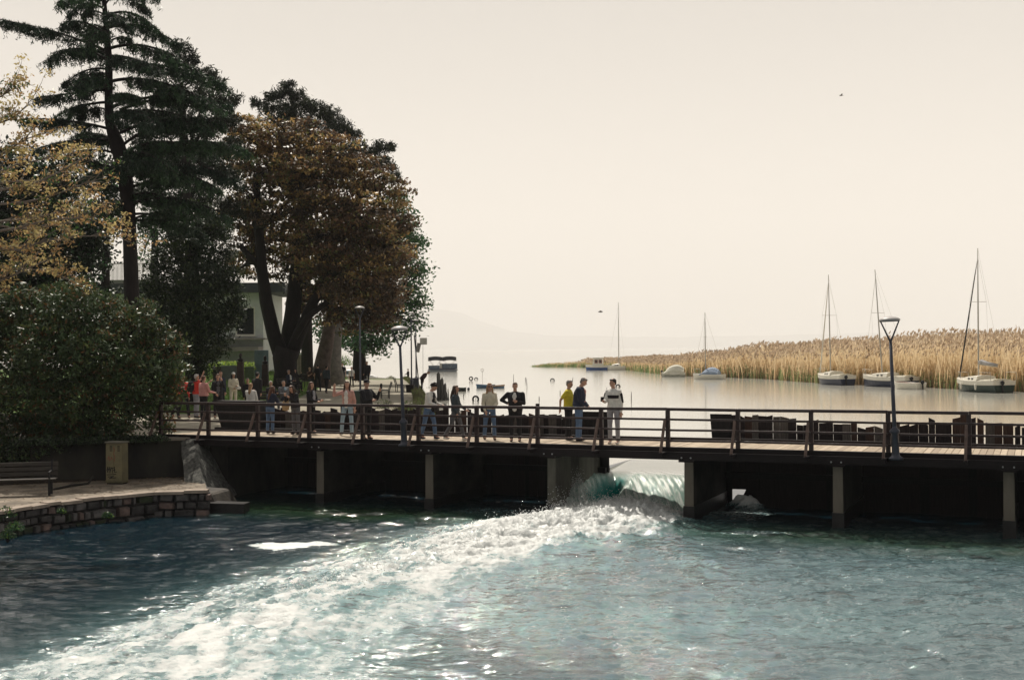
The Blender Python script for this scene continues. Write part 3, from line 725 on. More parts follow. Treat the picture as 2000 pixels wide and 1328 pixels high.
wallo = o; mb.build('coping', conc, wallo); tag(wallo, 'dark stained concrete retaining wall behind the lower quay walk', 'wall')
# low sill running from the buttress under the bridge
mb = MB(); a = P(405, 992, .12); b_ = P(475, 994, .10); mb.beam(a, b_+(b_-a)*.1, .5, .35); o = mb.build('low_sill', conc_wet); tag(o, 'thin brown sill at water level right of the concrete buttress', 'sill')
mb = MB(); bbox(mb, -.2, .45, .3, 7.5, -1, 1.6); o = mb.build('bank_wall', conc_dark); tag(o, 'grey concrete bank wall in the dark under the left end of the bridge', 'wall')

# quay wall of rough stone blocks
stone = [mat('quay_stone_%s' % n_, c, .9, .0, 3.0, .9, col2=c2, bscale=12) for n_, c, c2 in (('dark', (.018, .017, .018), (.085, .078, .076)), ('grey', (.03, .029, .029), (.18, .165, .16)), ('pink', (.045, .032, .03), (.25, .175, .15)), ('moss', (.012, .02, .01), (.045, .055, .025)))]
mb = MB(); rnd = random.Random(3)
for a, b_ in zip(qe, qe[1:]):
    Lq = (b_-a).length; dq = (b_-a)/Lq; nq = Vector((dq.y, -dq.x, 0)); 
    if nq.dot(Vector((.6, -.8, 0))) < 0: nq = -nq
    Lq = min(Lq, 14)
    zt = QZ-.05
    while zt > -.4:
        h = rnd.uniform(.17, .30); t = -rnd.uniform(0, .2)
        while t < Lq:
            w = rnd.choice((rnd.uniform(.12, .25), rnd.uniform(.22, .42), rnd.uniform(.35, .62))); w = min(w, Lq-t+.02)
            o_ = rnd.uniform(-.02, .05)+(QZ-zt)*.14
            p0 = a+dq*(t+.012); p1 = a+dq*(t+w-.012)
            z1, z0 = zt-.01, zt-h+.012
            c = (p0+p1)/2+nq*(o_); c.z = (z0+z1)/2
            M = Matrix((dq, nq, Vector((0, 0, 1)))).transposed()
            vs_ = []
            for sx, sy, sz in ((-1, -1, -1), (1, -1, -1), (1, 1, -1), (-1, 1, -1), (-1, -1, 1), (1, -1, 1), (1, 1, 1), (-1, 1, 1)):
                sh = .86 if sy > 0 else 1
                vs_.append(c+M @ Vector((sx*(w-.024)/2*sh*rnd.uniform(.84, 1.03), sy*.10-.05+rnd.uniform(-.02, .02), sz*(z1-z0)/2*sh*rnd.uniform(.78, 1.06))))
            mb.hexa(vs_, rnd.choices((0, 1, 2, 3), (.35, .33, .17, .15))[0]); t += w
        zt -= h
    q = [a-nq*.08, b_-nq*.08, b_-nq*.5, a-nq*.5]
    mb.hexa([Vector((p.x, p.y, -.6)) for p in q]+[Vector((p.x, p.y, QZ-.06)) for p in q], 0)
o = mb.build('stones', stone, None, bevel=.012); o.name = 'quay_wall'; tag(o, 'low quay wall of rough mossy stone blocks along the river, lower left', 'wall')
for p in o.data.polygons: p.use_smooth = False
mb = MB()
t0 = 0; rnd = random.Random(8)
for a, b_ in zip(qe, qe[1:]):
    Lq = min((b_-a).length, 14); dq = (b_-a).normalized(); nq = Vector((dq.y, -dq.x, 0)); nq = nq if nq.dot(Vector((.6, -.8, 0))) > 0 else -nq; t = 0
    while t < Lq-.05:
        w = min(rnd.uniform(.5, 1.1), Lq-t); dz = rnd.uniform(-.01, .02); ov = rnd.uniform(.05, .12)
        p0, p1 = a+dq*t, a+dq*(t+w-.015)
        q = [p0+nq*ov, p1+nq*ov, p1-nq*.32, p0-nq*.32]
        mb.hexa([Vector((p.x, p.y, QZ-.05+dz)) for p in q]+[Vector((p.x, p.y, QZ+.03+dz)) for p in q], 0); t += w
mb.build('coping_stones', mat('coping_stone', (.34, .28, .23), .9, .3, 4, .6), o)

# electrical cabinet with graffiti
cc = P(219, 948, QZ)+Vector((0, .45, 0)); cb = empty('electrical_cabinet', cc, R(-14), label='yellowish metal electrical cabinet with black graffiti by the dark wall', cat='cabinet')
cab = mat('cabinet_paint', (.20, .17, .09), .7, .25, 3, .1, col2=(.11, .10, .06))
W_, Dp, Hh = .54, .32, 1.16
def loc(root, x_, y_, z_): return world_of(root) @ Vector((x_, y_, z_))
mb = MB(); mb.box(loc(cb, 0, 0, .04+Hh/2), (W_, Dp, Hh), R(-14)); mb.build('cabinet_body', cab, cb, bevel=.012)
mb = MB(); mb.box(loc(cb, 0, 0, Hh+.065), (W_+.06, Dp+.06, .04), R(-14)); mb.build('cabinet_roof', mat('cabinet_roof', (.16, .15, .12), .7), cb, bevel=.01)
mb = MB(); mb.box(loc(cb, 0, 0, .02), (W_-.04, Dp-.04, .04), R(-14)); mb.build('plinth', conc_dark, cb)
mb = MB()
for sx in (-.135, .135): mb.box(loc(cb, sx, -Dp/2-.006, .62), (.255, .012, 1.05), R(-14))
dr = mb.build('door', mat('cabinet_door', (.26, .225, .12), .7, .2, 3, .1, col2=(.15, .135, .08)), cb, bevel=.003)
for sx in (-.09, .16):
    mb = MB()
    for k in range(5): mb.box(loc(cb, sx, -Dp/2-.0145, .98+.035*k), (.08, .005, .018), R(-14))
    mb.build('vent', black_rub, dr)
def strokes(root, y_, lines, th, m, name, par):
    mb = MB()
    for ln in lines:
        for (x0, z0), (x1, z1) in zip(ln, ln[1:]):
            mb.beam(loc(root, x0, y_, z0), loc(root, x1, y_, z1), .004, th, up=(0, 0, 1)) if abs(z1-z0) < abs(x1-x0) else mb.beam(loc(root, x0, y_, z0), loc(root, x1, y_, z1), .004, th, up=(1, 0, 0))
    mb.build(name, m, par)
strokes(cb, -Dp/2-.016, [[(-.23, .40), (-.19, .52), (-.19, .34)], [(-.22, .36), (-.12, .50)], [(-.13, .52), (-.13, .33), (-.08, .50)], [(-.1, .47), (.02, .49)], [(-.05, .5), (-.05, .33)], [(-.02, .42), (.06, .43)], [(.02, .52), (.02, .36), (.1, .37)], [(-.23, .28), (.08, .30)], [(-.2, .22), (.0, .24), (-.15, .18), (.08, .2)]], .022, black_rub, 'graffiti', dr)
strokes(cb, -Dp/2-.016, [[(.0, 1.1), (.03, 1.02), (.0, .9), (.04, .8), (.01, .66)], [(-.2, .72), (-.16, .82), (-.13, .68)], [(-.1, .7), (-.08, .8), (-.02, .72)]], .014, mat('red_paint', (.30, .09, .06), .7), 'graffiti', dr)

# river-side bench lower left
def slat_bench(name, c, rz, label, Lb=1.8, mwood=None, mleg=None, back=True, group=None):
    r = empty(name, c, rz, label=label, cat='bench', group=group)
    mwood = mwood or mat('bench_slats', (.05, .042, .036), .7, .4, 6, .3, stretch=(.5, 5, 5)); mleg = mleg or black_rub
    mb = MB()
    for k in range(4): mb.box(loc(r, 0, -.17+.115*k, .44), (Lb, .095, .035), rz)
    mb.build('seat', mwood, r, bevel=.006)
    if back:
        mb = MB()
        for k in range(3): mb.box(loc(r, 0, .25+.035*k, .56+.13*k), (Lb, .03, .105), rz, rx=-.22)
        mb.build('backrest', mwood, r, bevel=.006)
    for sx in (-1, 1):
        mb = MB(); x_ = sx*(Lb/2-.16)
        mb.beam(loc(r, x_, -.19, 0), loc(r, x_, -.16, .42), .05, .05); mb.beam(loc(r, x_, .21, 0), loc(r, x_, .20, .42), .05, .05)
        mb.beam(loc(r, x_, -.21, .405), loc(r, x_, .24, .405), .045, .03)
        if back: mb.beam(loc(r, x_, .22, .40), loc(r, x_, .34, .93), .05, .04)
        mb.build('leg', mleg, r)
        mb = MB(); mb.beam(loc(r, x_, -.22, .62), loc(r, x_, .26, .64), .04, .04); mb.beam(loc(r, x_, -.19, .46), loc(r, x_, -.20, .62), .03, .03); mb.build('armrest', mleg, r)
    return r
c = P(38, 968, QZ); slat_bench('park_bench', c, R(12), 'grey slatted wooden bench on the lower quay walk, bottom left', 1.9)
mb = MB(); a = P(95, 960, QZ)+Vector((0, .35, .02)); b_ = P(158, 950, QZ)+Vector((0, .6, .02)); mb.tube([a, (a+b_)/2+Vector((0, 0, .03)), b_, b_+Vector((.1, .15, .2))], .035, 8)
o = mb.build('pipe', conc_dark); tag(o, 'thin grey pipe lying on the quay walk between bench and cabinet', 'pipe')

rng_ = np.random.default_rng(17); n_ = 1500
t_ = rng_.random(n_)*(len(qe)-2); ia = t_.astype(int); fr = t_-ia
ax_ = np.array([[qe[i].x*(1-f)+qe[i+1].x*f, qe[i].y*(1-f)+qe[i+1].y*f] for i, f in zip(ia, fr)]); bx_ = np.array([[wl_[i].x*(1-f)+wl_[i+1].x*f, wl_[i].y*(1-f)+wl_[i+1].y*f] for i, f in zip(ia, fr)])
k_ = (1-rng_.random(n_)**2.2*.95)[:, None]; pq = ax_*(1-k_)+bx_*k_
a_ = rng_.random(n_)*6.28; sz = .02+.035*rng_.random(n_)
Vl = np.stack([np.c_[pq[:, 0]+np.cos(a_+o_)*sz*m_, pq[:, 1]+np.sin(a_+o_)*sz*m_, np.full(n_, QZ+.006)+rng_.random(n_)*.012] for o_, m_ in ((0, 1), (1.57, .5), (3.14, 1), (4.71, .5))], 1)
tag(link(bpy.data.objects.new('fallen_leaves', bigmesh('fallen_leaves', Vl.reshape(-1, 3), np.arange(n_*4).reshape(n_, 4), [mat('fallen_leaf', (.06, .03, .015), .9, .4, 20), mat('fallen_leaf_pale', (.22, .15, .08), .9, .4, 20)], midx=(rng_.random(n_) < .35).astype(int)))), kind='stuff')

# ------------------------------------------------------------------ VEGETATION
def leaf_mesh(name, C, size, mats, rng, asp=.5, droop=0., jitter=.5, nm=None, weights=None, shade=None, up=.3):
    """diamond leaves at the points C (n,3)"""
    n = len(C); a = rng.normal(size=(n, 3)); a[:, 2] -= droop; a /= np.linalg.norm(a, axis=1)[:, None]
    nn = rng.normal(size=(n, 3)); nn[:, 2] = np.abs(nn[:, 2])+up; b = np.cross(nn, a); b /= np.linalg.norm(b, axis=1)[:, None]
    s = (size*(1-jitter/2+jitter*rng.random(n)))[:, None]
    V = np.empty((n, 4, 3)); V[:, 0] = C-a*s*.5; V[:, 1] = C+b*s*asp*.5+a*s*.05; V[:, 2] = C+a*s*.5; V[:, 3] = C-b*s*asp*.5+a*s*.05
    Fq = np.arange(n*4).reshape(n, 4)
    mi = rng.choice(len(mats), size=n, p=weights) if shade is None else shade
    return bigmesh(name, V.reshape(-1, 3), Fq, mats, midx=mi)
def blobs_points(blobs, per, rng, shell=.75, clump=.28, k=14, flat=.85, padz=.6):
    """blobs: list of (Vector, radius); leaves sit in small clumps near each blob's skin"""
    out = []; tone = []
    for c, r in blobs:
        nc_ = max(8, int(per*r*r/k*8.0))
        d_ = rng.normal(size=(nc_, 3)); d_ /= np.linalg.norm(d_, axis=1)[:, None]
        rad = r*(shell+(1-shell)*rng.random(nc_)*1.35-.25*(rng.random(nc_) < .3)*rng.random(nc_)*2)
        cc_ = np.array(c)+d_*rad[:, None]*np.array([1, 1, flat])
        q = cc_[:, None, :]+np.clip(rng.normal(size=(nc_, k, 3)), -1.7, 1.7)*clump*np.array([1, 1, padz])*(.5+.9*rng.random((nc_, 1, 1)))
        out.append(q.reshape(-1, 3)); tone.append(np.repeat(rng.random(nc_), k))
    return np.concatenate(out), np.concatenate(tone)
def attach(me, name, root):
    me.transform(pinv(root)); o = bpy.data.objects.new(name, me); link(o); o.parent = root; return o
def bent(a, b, n=6, sag=.1, wob=.05, rnd=random):
    a, b = Vector(a), Vector(b); L = (b-a).length; o = []
    w = Vector((rnd.uniform(-1, 1), rnd.uniform(-1, 1), rnd.uniform(-1, 1)))*wob*L
    for k in range(n+1):
        t = k/n; p = a.lerp(b, t)+w*math.sin(math.pi*t); p.z += sag*L*math.sin(math.pi*t); o.append(p)
    return o
def broad_tree(name, label, Y, trunk, blobs, mats, lsize, per, cat='tree', bmat=None, clump=.3, k=14, seed=1, group=None, asp=.55, shell=.72, extra_limbs=(), weights=None, base=None, limb_from=None, droop=.2, top_tone=None, split=None, rlimb=.3, padz=.6, up=.3):
    """trunk: list of (px,py,halfwidth px); blobs: (px,py,r px,depth offset m)"""
    rnd = random.Random(seed); rng = np.random.default_rng(seed); sc_ = F/Y
    tp = [D(x, y, Y) for x, y, w in trunk]; tr = [w/sc_ for x, y, w in trunk]
    if base is not None: tp[0].z = base
    root = empty(name, tp[0], label=label, cat=cat, group=group)
    mb = MB(); mb.tube(tp, tr, 12)
    for L_ in extra_limbs:
        mb.tube([D(x, y, Y+dy) for x, y, w, dy in L_], [w/sc_ for x, y, w, dy in L_], 9)
    B_ = [(D(x, y, Y+dy), r/sc_) for x, y, r, dy in blobs]
    starts = [tp[-1], tp[-2]] if limb_from is None else [D(x, y, Y+dy) for x, y, dy in limb_from]
    r0 = tr[-1]*rlimb/.3*.45
    for c, r in B_:
        s_ = min(starts, key=lambda q: (q-c).length)
        pts_ = bent(s_, c, 6, .08, .06, rnd); mb.tube(pts_, [max(.02, r0*(1-.75*j/6)) for j in range(7)], 6)
        for j in range(5):
            e_ = c+Vector([rnd.gauss(0, 1) for _ in range(3)]).normalized()*r*.95
            mb.tube(bent(pts_[3+j % 3], e_, 4, .05, .08, rnd), [r0*.35, r0*.25, r0*.17, r0*.1, .008], 5)
    mb.build('trunk', bmat or bark, root)
    C_, tone = blobs_points(B_, per, rng, shell=shell, clump=clump, k=k, padz=padz)
    shade = None
    if len(mats) > 1:
        th = np.array(weights or [1/len(mats)]*len(mats)).cumsum()
        tt = np.clip(tone+rng.normal(size=len(tone))*.12, 0, .999)
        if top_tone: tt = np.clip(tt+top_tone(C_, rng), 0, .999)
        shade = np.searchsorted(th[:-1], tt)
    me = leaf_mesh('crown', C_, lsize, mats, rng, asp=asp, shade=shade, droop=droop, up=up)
    attach(me, 'crown', root); return root

mp_red = leafmat('maple_leaf_russet', (.16, .09, .048), trans=.35); mp_or = leafmat('maple_leaf_orange', (.38, .25, .10), trans=.4); mp_dk = leafmat('maple_leaf_dark', (.085, .058, .036)); mp_gn = leafmat('maple_leaf_olive', (.16, .16, .06), trans=.35)
lime = leafmat('linden_leaf', (.045, .12, .05)); lime2 = leafmat('linden_leaf_light', (.08, .15, .045))
pine_d = leafmat('pine_needles_dark', (.016, .026, .015), trans=.05); pine_l = leafmat('pine_needles', (.04, .052, .026), trans=.08)
ced = leafmat('cedar_needles', (.018, .042, .024), trans=.1); ced2 = leafmat('cedar_needles_light', (.045, .095, .042), trans=.1)
jun = leafmat('juniper_leaf', (.018, .034, .016), trans=.08); jun2 = leafmat('juniper_leaf_light', (.05, .075, .025), trans=.1)
lau = leafmat('laurel_leaf', (.055, .092, .036), rough=.42, trans=.1, spec=.35); lau2 = leafmat('laurel_leaf_light', (.095, .12, .04), rough=.45, spec=.35); lau3 = leafmat('laurel_new_leaf', (.16, .085, .035), rough=.3)
yel = leafmat('yellow_leaf', (.58, .47, .21), trans=.4); yel2 = leafmat('ochre_leaf', (.46, .29, .13), trans=.4)
bushg = leafmat('background_leaf', (.016, .026, .014), trans=.08); bushl = leafmat('bright_leaf', (.17, .30, .045), trans=.4)

# russet maple / plane with the wide fork
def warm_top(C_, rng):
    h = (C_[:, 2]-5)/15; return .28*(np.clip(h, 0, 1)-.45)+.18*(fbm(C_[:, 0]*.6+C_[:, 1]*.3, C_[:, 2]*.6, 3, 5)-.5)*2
blobs = [(490, 260, 42, 0), (540, 262, 42, -2), (600, 272, 45, 0), (655, 300, 48, -2), (708, 335, 46, -1), (750, 385, 48, 0), (772, 435, 36, -1), (764, 500, 36, 0), (750, 555, 38, -2), (740, 605, 36, -1), (700, 620, 45, 0), (640, 600, 42, 2), (520, 320, 50, -1), (580, 345, 55, -3), (650, 380, 55, -3), (710, 430, 55, -4), (740, 500, 52, -4), (690, 550, 52, -4), (620, 480, 55, -4), (560, 420, 50, -2), (500, 390, 48, 0), (490, 470, 45, 2), (560, 520, 38, 3), (640, 540, 50, 0), (530, 470, 44, 3), (740, 570, 46, 2), (620, 420, 60, 3), (680, 480, 60, 4), (470, 320, 40, 2), (470, 420, 42, 3), (475, 520, 34, 4), (600, 585, 30, 3), (455, 245, 24, 1)]
broad_tree('maple_tree', 'big russet and orange leaved tree with a dark forked trunk beside the promenade', 72,
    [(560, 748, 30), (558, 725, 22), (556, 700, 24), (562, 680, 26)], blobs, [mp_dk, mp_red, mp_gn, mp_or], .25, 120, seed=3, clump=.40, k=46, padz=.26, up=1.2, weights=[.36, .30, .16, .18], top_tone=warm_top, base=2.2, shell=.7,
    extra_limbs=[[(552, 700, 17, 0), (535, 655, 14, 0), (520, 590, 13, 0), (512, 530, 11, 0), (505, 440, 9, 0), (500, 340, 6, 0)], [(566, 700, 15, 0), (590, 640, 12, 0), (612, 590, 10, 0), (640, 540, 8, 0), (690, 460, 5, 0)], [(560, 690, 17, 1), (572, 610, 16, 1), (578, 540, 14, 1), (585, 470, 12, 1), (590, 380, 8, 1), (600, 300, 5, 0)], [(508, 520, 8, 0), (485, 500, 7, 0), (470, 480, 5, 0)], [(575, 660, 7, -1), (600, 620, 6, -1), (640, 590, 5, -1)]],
    limb_from=[(505, 440, 0), (512, 530, 0), (585, 470, 1), (590, 380, 1), (640, 540, 0), (690, 460, 0)])
broad_tree('linden_tree', 'rounded fresh green tree at the lake end of the promenade, behind the russet tree', 92,
    [(702, 735, 15), (702, 690, 12), (705, 640, 11)], [(788, 425, 28, 0), (800, 470, 26, 0), (808, 520, 24, 0), (806, 570, 26, 0), (800, 610, 25, 0), (818, 480, 16, 0), (822, 535, 17, 0), (822, 590, 16, 0), (812, 630, 16, 0), (770, 645, 30, 0), (725, 655, 34, -1), (680, 650, 36, 0), (640, 640, 34, 1), (760, 560, 45, 2), (740, 600, 45, 2), (700, 600, 45, 2), (765, 480, 45, 2), (735, 672, 24, -2), (690, 672, 20, -2), (780, 395, 18, 0)], [lime, lime2], .28, 60, seed=5, clump=.4, weights=[.7, .3], base=2.2)
# pale plane trunks behind the maple
broad_tree('plane_tree', 'leaning mottled plane trunk left of a paler trunk behind the strollers', 79, [(625, 752, 22), (630, 710, 16), (640, 660, 13), (650, 600, 11)], [(600, 560, 40, 2), (650, 560, 40, 3), (625, 520, 45, 4)], [mp_dk, bushg], .3, 14, seed=11, bmat=mat('mottled_bark', (.05, .035, .03), .9, 0, 3, .6, col2=(.13, .10, .085)), base=2.1)
broad_tree('plane_tree', 'pale grey broad trunk just right of the leaning trunk behind the strollers', 84, [(655, 748, 22), (652, 715, 15), (655, 665, 12), (665, 600, 10)], [(690, 560, 40, 2), (720, 530, 40, 4)], [mp_dk, bushg], .3, 14, seed=12, bmat=mat('pale_mottled_bark', (.09, .085, .08), .9, 0, 3, .6, col2=(.22, .20, .18)), base=2.1)

# dark pines behind: tufted crowns
def pine(name, label, Y, trunk, blobs, seed, per=30, base=2.3, ls=.30):
    rnd = random.Random(seed); rng = np.random.default_rng(seed); sc_ = F/Y
    tp = [D(x, y, Y) for x, y, w in trunk]; tr = [w/sc_ for x, y, w in trunk]; tp[0].z = base
    root = empty(name, tp[0], label=label, cat='pine tree'); mb = MB(); mb.tube(tp, tr, 10)
    cs = []
    for x, y, r, dy in blobs:
        c = D(x, y, Y+dy); rr = r/sc_
        t0 = min(tp, key=lambda q: abs(q.z-(c.z-1.2))); mb.tube(bent(t0, c, 5, -.02, .05, rnd), [.11, .09, .07, .05, .04, .03], 6)
        nt = int(per*rr*rr*2.2)+5
        d_ = rng.normal(size=(nt, 3)); d_ /= np.linalg.norm(d_, axis=1)[:, None]
        q = np.array(c)+d_*rr*(.35+.75*rng.random((nt, 1)))*np.array([1, 1, .62]); cs.append(q)
    C0 = np.concatenate(cs)
    k = 16; C_ = (C0[:, None, :]+rng.normal(size=(len(C0), k, 3))*np.array([.12, .12, .09])).reshape(-1, 3); C_[:, 2] += np.abs(rng.normal(size=len(C_)))*.10
    mb.build('trunk', bark, root)
    up_ = rng.random(len(C0)).repeat(k) > .62
    me = leaf_mesh('crown', C_, ls, [pine_d, pine_l], rng, asp=.22, shade=up_.astype(int), droop=-.7); attach(me, 'crown', root); return root
pine('pine_tree', 'dark tufted pine with stepped crown behind the tall cedar', 66, [(375, 700, 14), (372, 500, 11), (362, 300, 8), (352, 120, 3)],
     [(352, 95, 20, 0), (338, 120, 22, 0), (372, 118, 22, 0), (400, 150, 26, 0), (420, 165, 20, 0), (355, 155, 34, 0), (395, 195, 36, -1), (435, 205, 26, 0), (330, 190, 38, 0), (455, 195, 18, 0), (440, 240, 30, 1), (400, 250, 42, 0), (350, 250, 46, 0), (310, 240, 40, 1), (445, 290, 30, 0), (410, 320, 42, 1), (350, 330, 46, 1), (300, 320, 44, 1), (440, 350, 34, 1), (390, 390, 44, 2), (330, 400, 46, 2), (450, 410, 36, 3), (280, 380, 40, 3), (420, 450, 36, 3), (285, 280, 36, 2)], 21)
pine('pine_tree', 'dark tufted pine whose crown rises above the russet tree', 86, [(600, 640, 12), (595, 450, 9), (585, 300, 7), (568, 180, 3)],
     [(563, 170, 16, 0), (548, 185, 18, 0), (580, 190, 20, 0), (530, 192, 16, 0), (600, 205, 24, 0), (560, 215, 30, 0), (520, 215, 18, 0), (500, 205, 15, 0), (625, 220, 26, 0), (650, 232, 24, 0), (590, 245, 34, 0), (535, 240, 26, 0), (668, 255, 24, 0), (690, 265, 18, 0), (640, 262, 34, 0), (700, 290, 20, 0), (680, 300, 28, 0), (725, 300, 16, 0), (745, 290, 20, 0), (762, 290, 12, 0), (745, 318, 20, 0), (765, 330, 14, 0), (725, 330, 22, 0), (760, 352, 14, 0), (775, 345, 8, 0), (720, 365, 26, 2), (660, 330, 34, 3)], 22, per=34)
# tall deodar cedar, limbs traced one by one
def cedar():
    Y = 50; sc_ = F/Y; rnd = random.Random(31); rng = np.random.default_rng(31)
    tr_ = [(258, 800, 17), (258, 600, 15), (254, 480, 13.5), (250, 400, 13.5), (243, 330, 15), (228, 280, 15), (214, 240, 9), (212, 180, 8), (213, 120, 7), (208, 60, 5.5), (203, 0, 4.5), (200, -70, 2)]
    tp = [D(x, y, Y) for x, y, w in tr_]; tp[0].z = 1.9
    root = empty('cedar_tree', tp[0], label='tall deodar cedar with drooping layered limbs rising out of the top of the picture', cat='cedar tree')
    mb = MB(); mb.tube(tp, [w/sc_ for x, y, w in tr_], 12)
    limbs = [((208, 100), (120, 62), (5, 40), -1.5), ((212, 70), (150, 28), (128, 52), 1), ((206, 20), (165, -5), (138, 25), -1), ((212, 30), (260, 10), (318, 68), 0), ((212, 55), (270, 35), (345, 85), 1.5),
             ((212, 120), (150, 75), (95, 118), 1.8), ((212, 175), (150, 185), (72, 190), -1), ((212, 200), (140, 205), (95, 240), 1), ((222, 255), (150, 235), (55, 232), -1.3), ((228, 275), (150, 268), (75, 290), 1.3),
             ((214, 95), (300, 70), (400, 150), -1), ((214, 130), (320, 115), (440, 165), 1), ((214, 160), (300, 140), (420, 205), -2), ((216, 210), (330, 170), (450, 205), -1), ((216, 225), (320, 200), (400, 250), 2),
             ((232, 290), (330, 210), (430, 240), 0), ((240, 310), (360, 255), (475, 292), -1.5), ((240, 320), (330, 275), (420, 300), 2), ((246, 350), (350, 300), (462, 348), -1), ((248, 370), (340, 330), (430, 370), 1),
             ((250, 400), (340, 370), (440, 420), -1.6), ((250, 380), (210, 350), (150, 370), 0), ((240, 335), (190, 320), (150, 300), 2), ((250, 420), (320, 410), (400, 460), 1.6), ((205, 10), (230, -30), (290, 20), .5), ((212, 80), (190, 40), (170, 95), -2.5),
             ((213, 110), (250, 110), (300, 130), -3), ((216, 230), (260, 200), (300, 240), -3.5), ((214, 150), (180, 130), (150, 170), -3), ((235, 300), (290, 290), (330, 330), -3.2), ((246, 350), (220, 320), (180, 340), -3), ((206, 40), (215, 10), (245, 50), -2.5),
             ((203, 0), (180, -45), (120, -20), 0), ((203, -5), (240, -45), (300, -10), -.6)]
    rl = random.Random(5)
    for yy in range(-40, 430, 27):
        xt = 203+(10 if yy > 60 else 0)+max(0, yy-230)*.2; sd_ = rl.choice((-1, 1)); ln = rl.uniform(35, 95); up_ = rl.uniform(5, 30)
        limbs.append(((xt, yy+15), (xt+sd_*ln*.5, yy-up_*.4+10), (xt+sd_*ln, yy+rl.uniform(5, 45)), rl.uniform(-3, 3)))
    for yy in range(190, 440, 45):
        ln = rl.uniform(110, 215); limbs.append(((235, yy+25), (235+ln*.5, yy-15), (235+ln, yy+rl.uniform(0, 40)), rl.uniform(-2.5, 2.5)))
    tips = []; tone = []
    for (x0, y0), (x1, y1), (x2, y2), dy in limbs:
        p0, p1, p2 = D(x0, y0, Y), D(x1, y1, Y+dy*.55), D(x2, y2, Y+dy)
        n = 12; ax = []
        for k in range(n+1):
            t = k/n; q = p0*(1-t)**2+p1*(2*t*(1-t))+p2*t*t
            if k: q = q+Vector((0, 0, .12*t*(1-t)))
            ax.append(q)
        L_ = (p2-p0).length
        mb.tube(ax, [.06*(1-.85*k/n)*(L_/4)**.4+.008 for k in range(n+1)], 6)
        tn = rnd.random()*.5
        for j in range(int(L_*10)):
            t = .14+.86*rnd.random()**.8; i_ = min(n-1, int(t*n)); q = ax[i_].lerp(ax[i_+1], t*n-i_)
            dirv = (ax[i_+1]-ax[i_]).normalized()
            sidev = dirv.cross(Vector((0, 0, 1))).normalized()*rnd.choice((-1, 1))
            l = (1.05-.75*t)*rnd.uniform(.5, 1.15)*min(1.2, L_/4)+.18
            e_ = q+(dirv*.62+sidev*rnd.uniform(.3, .9)).normalized()*l+Vector((0, 0, -.30*l))
            mid = q.lerp(e_, .5)+Vector((0, 0, .08*l))
            mb.tube([q, mid, e_], [.018, .012, .005], 4)
            nn = int(24*l)+8
            for m_ in range(nn):
                t2 = rnd.random(); pp = (q.lerp(mid, t2*2) if t2 < .5 else mid.lerp(e_, t2*2-1))
                tips.append(pp+Vector((rnd.gauss(0, .05), rnd.gauss(0, .05), -abs(rnd.gauss(0, .19))*(1.2-t*.4)))); tone.append(tn+rnd.random()*.5+(.15 if m_ % 3 == 0 else 0))
    mb.build('trunk', bark, root)
    C_ = np.array([tuple(q) for q in tips]); tn = np.array(tone)
    C_ = np.repeat(C_, 3, axis=0)+rng.normal(size=(len(C_)*3, 3))*.035; tn = np.repeat(tn, 3)
    me = leaf_mesh('crown', C_, .22, [ced, ced2], rng, asp=.16, shade=(tn > .66).astype(int), droop=1.1); attach(me, 'crown', root)
cedar()
# juniper / cypress column
blobs = [(385, 415, 30, 0), (350, 440, 32, 0), (410, 450, 36, 0), (370, 480, 46, -.5), (420, 510, 40, 0), (330, 510, 40, 0), (385, 550, 52, -1), (435, 570, 36, 0), (320, 580, 44, 0), (370, 620, 52, -1), (430, 630, 38, 0), (325, 640, 40, 0), (400, 670, 44, -.6), (360, 690, 38, 0), (300, 560, 28, .5), (450, 610, 22, 0), (395, 715, 26, 0), (445, 540, 26, 0), (462, 590, 18, 0)]
broad_tree('juniper_tree', 'dense dark green juniper in front of the white house', 55, [(385, 792, 16), (385, 740, 14), (384, 640, 10), (382, 520, 7), (382, 440, 4)], blobs, [jun, jun2], .19, 330, seed=7, clump=.17, k=18, asp=.3, weights=[.74, .26], base=1.9, droop=-.5, cat='juniper', shell=.62)
# background dark evergreens on the left
k = 0
for lab, Y, tx, bl in (('dark bushy evergreen at the far left edge behind the yellow-leaved branches', 64, 60, [(20, 330, 60, 0), (70, 370, 60, 0), (110, 350, 50, 0), (30, 440, 70, 0), (110, 440, 65, -1), (60, 520, 70, -1), (140, 520, 60, 0), (0, 560, 60, 0), (170, 460, 45, 0), (95, 590, 60, 0), (-60, 420, 80, 0), (-60, 560, 80, 0), (30, 640, 70, 0), (130, 650, 60, 0)]),
                      ('dark bushy evergreen between the cedar trunk and the juniper, seen against the terrace', 78, 205, [(190, 420, 40, 0), (225, 390, 35, 0), (180, 500, 38, 0), (200, 330, 30, 0), (225, 440, 28, 0), (190, 580, 34, 0)]),
                      ('loose green tree behind the terrace right of the cedar trunk', 108, 300, [(290, 460, 26, 0), (320, 430, 30, 0), (280, 500, 20, 0), (330, 480, 26, 0), (300, 400, 28, 0), (270, 440, 20, 0), (310, 350, 24, 0)])):
    broad_tree('evergreen_tree' if k < 2 else 'garden_tree', lab, Y, [(tx, 760, 12), (tx, 600, 10), (tx+3, 450, 6)], bl, [bushg, jun, lime] if k < 2 else [lime, lime2], .26, (110, 90, 34)[k], seed=40+k, clump=.34, weights=[.6, .3, .1] if k < 2 else [.7, .3], base=2.6, shell=.6); k += 1
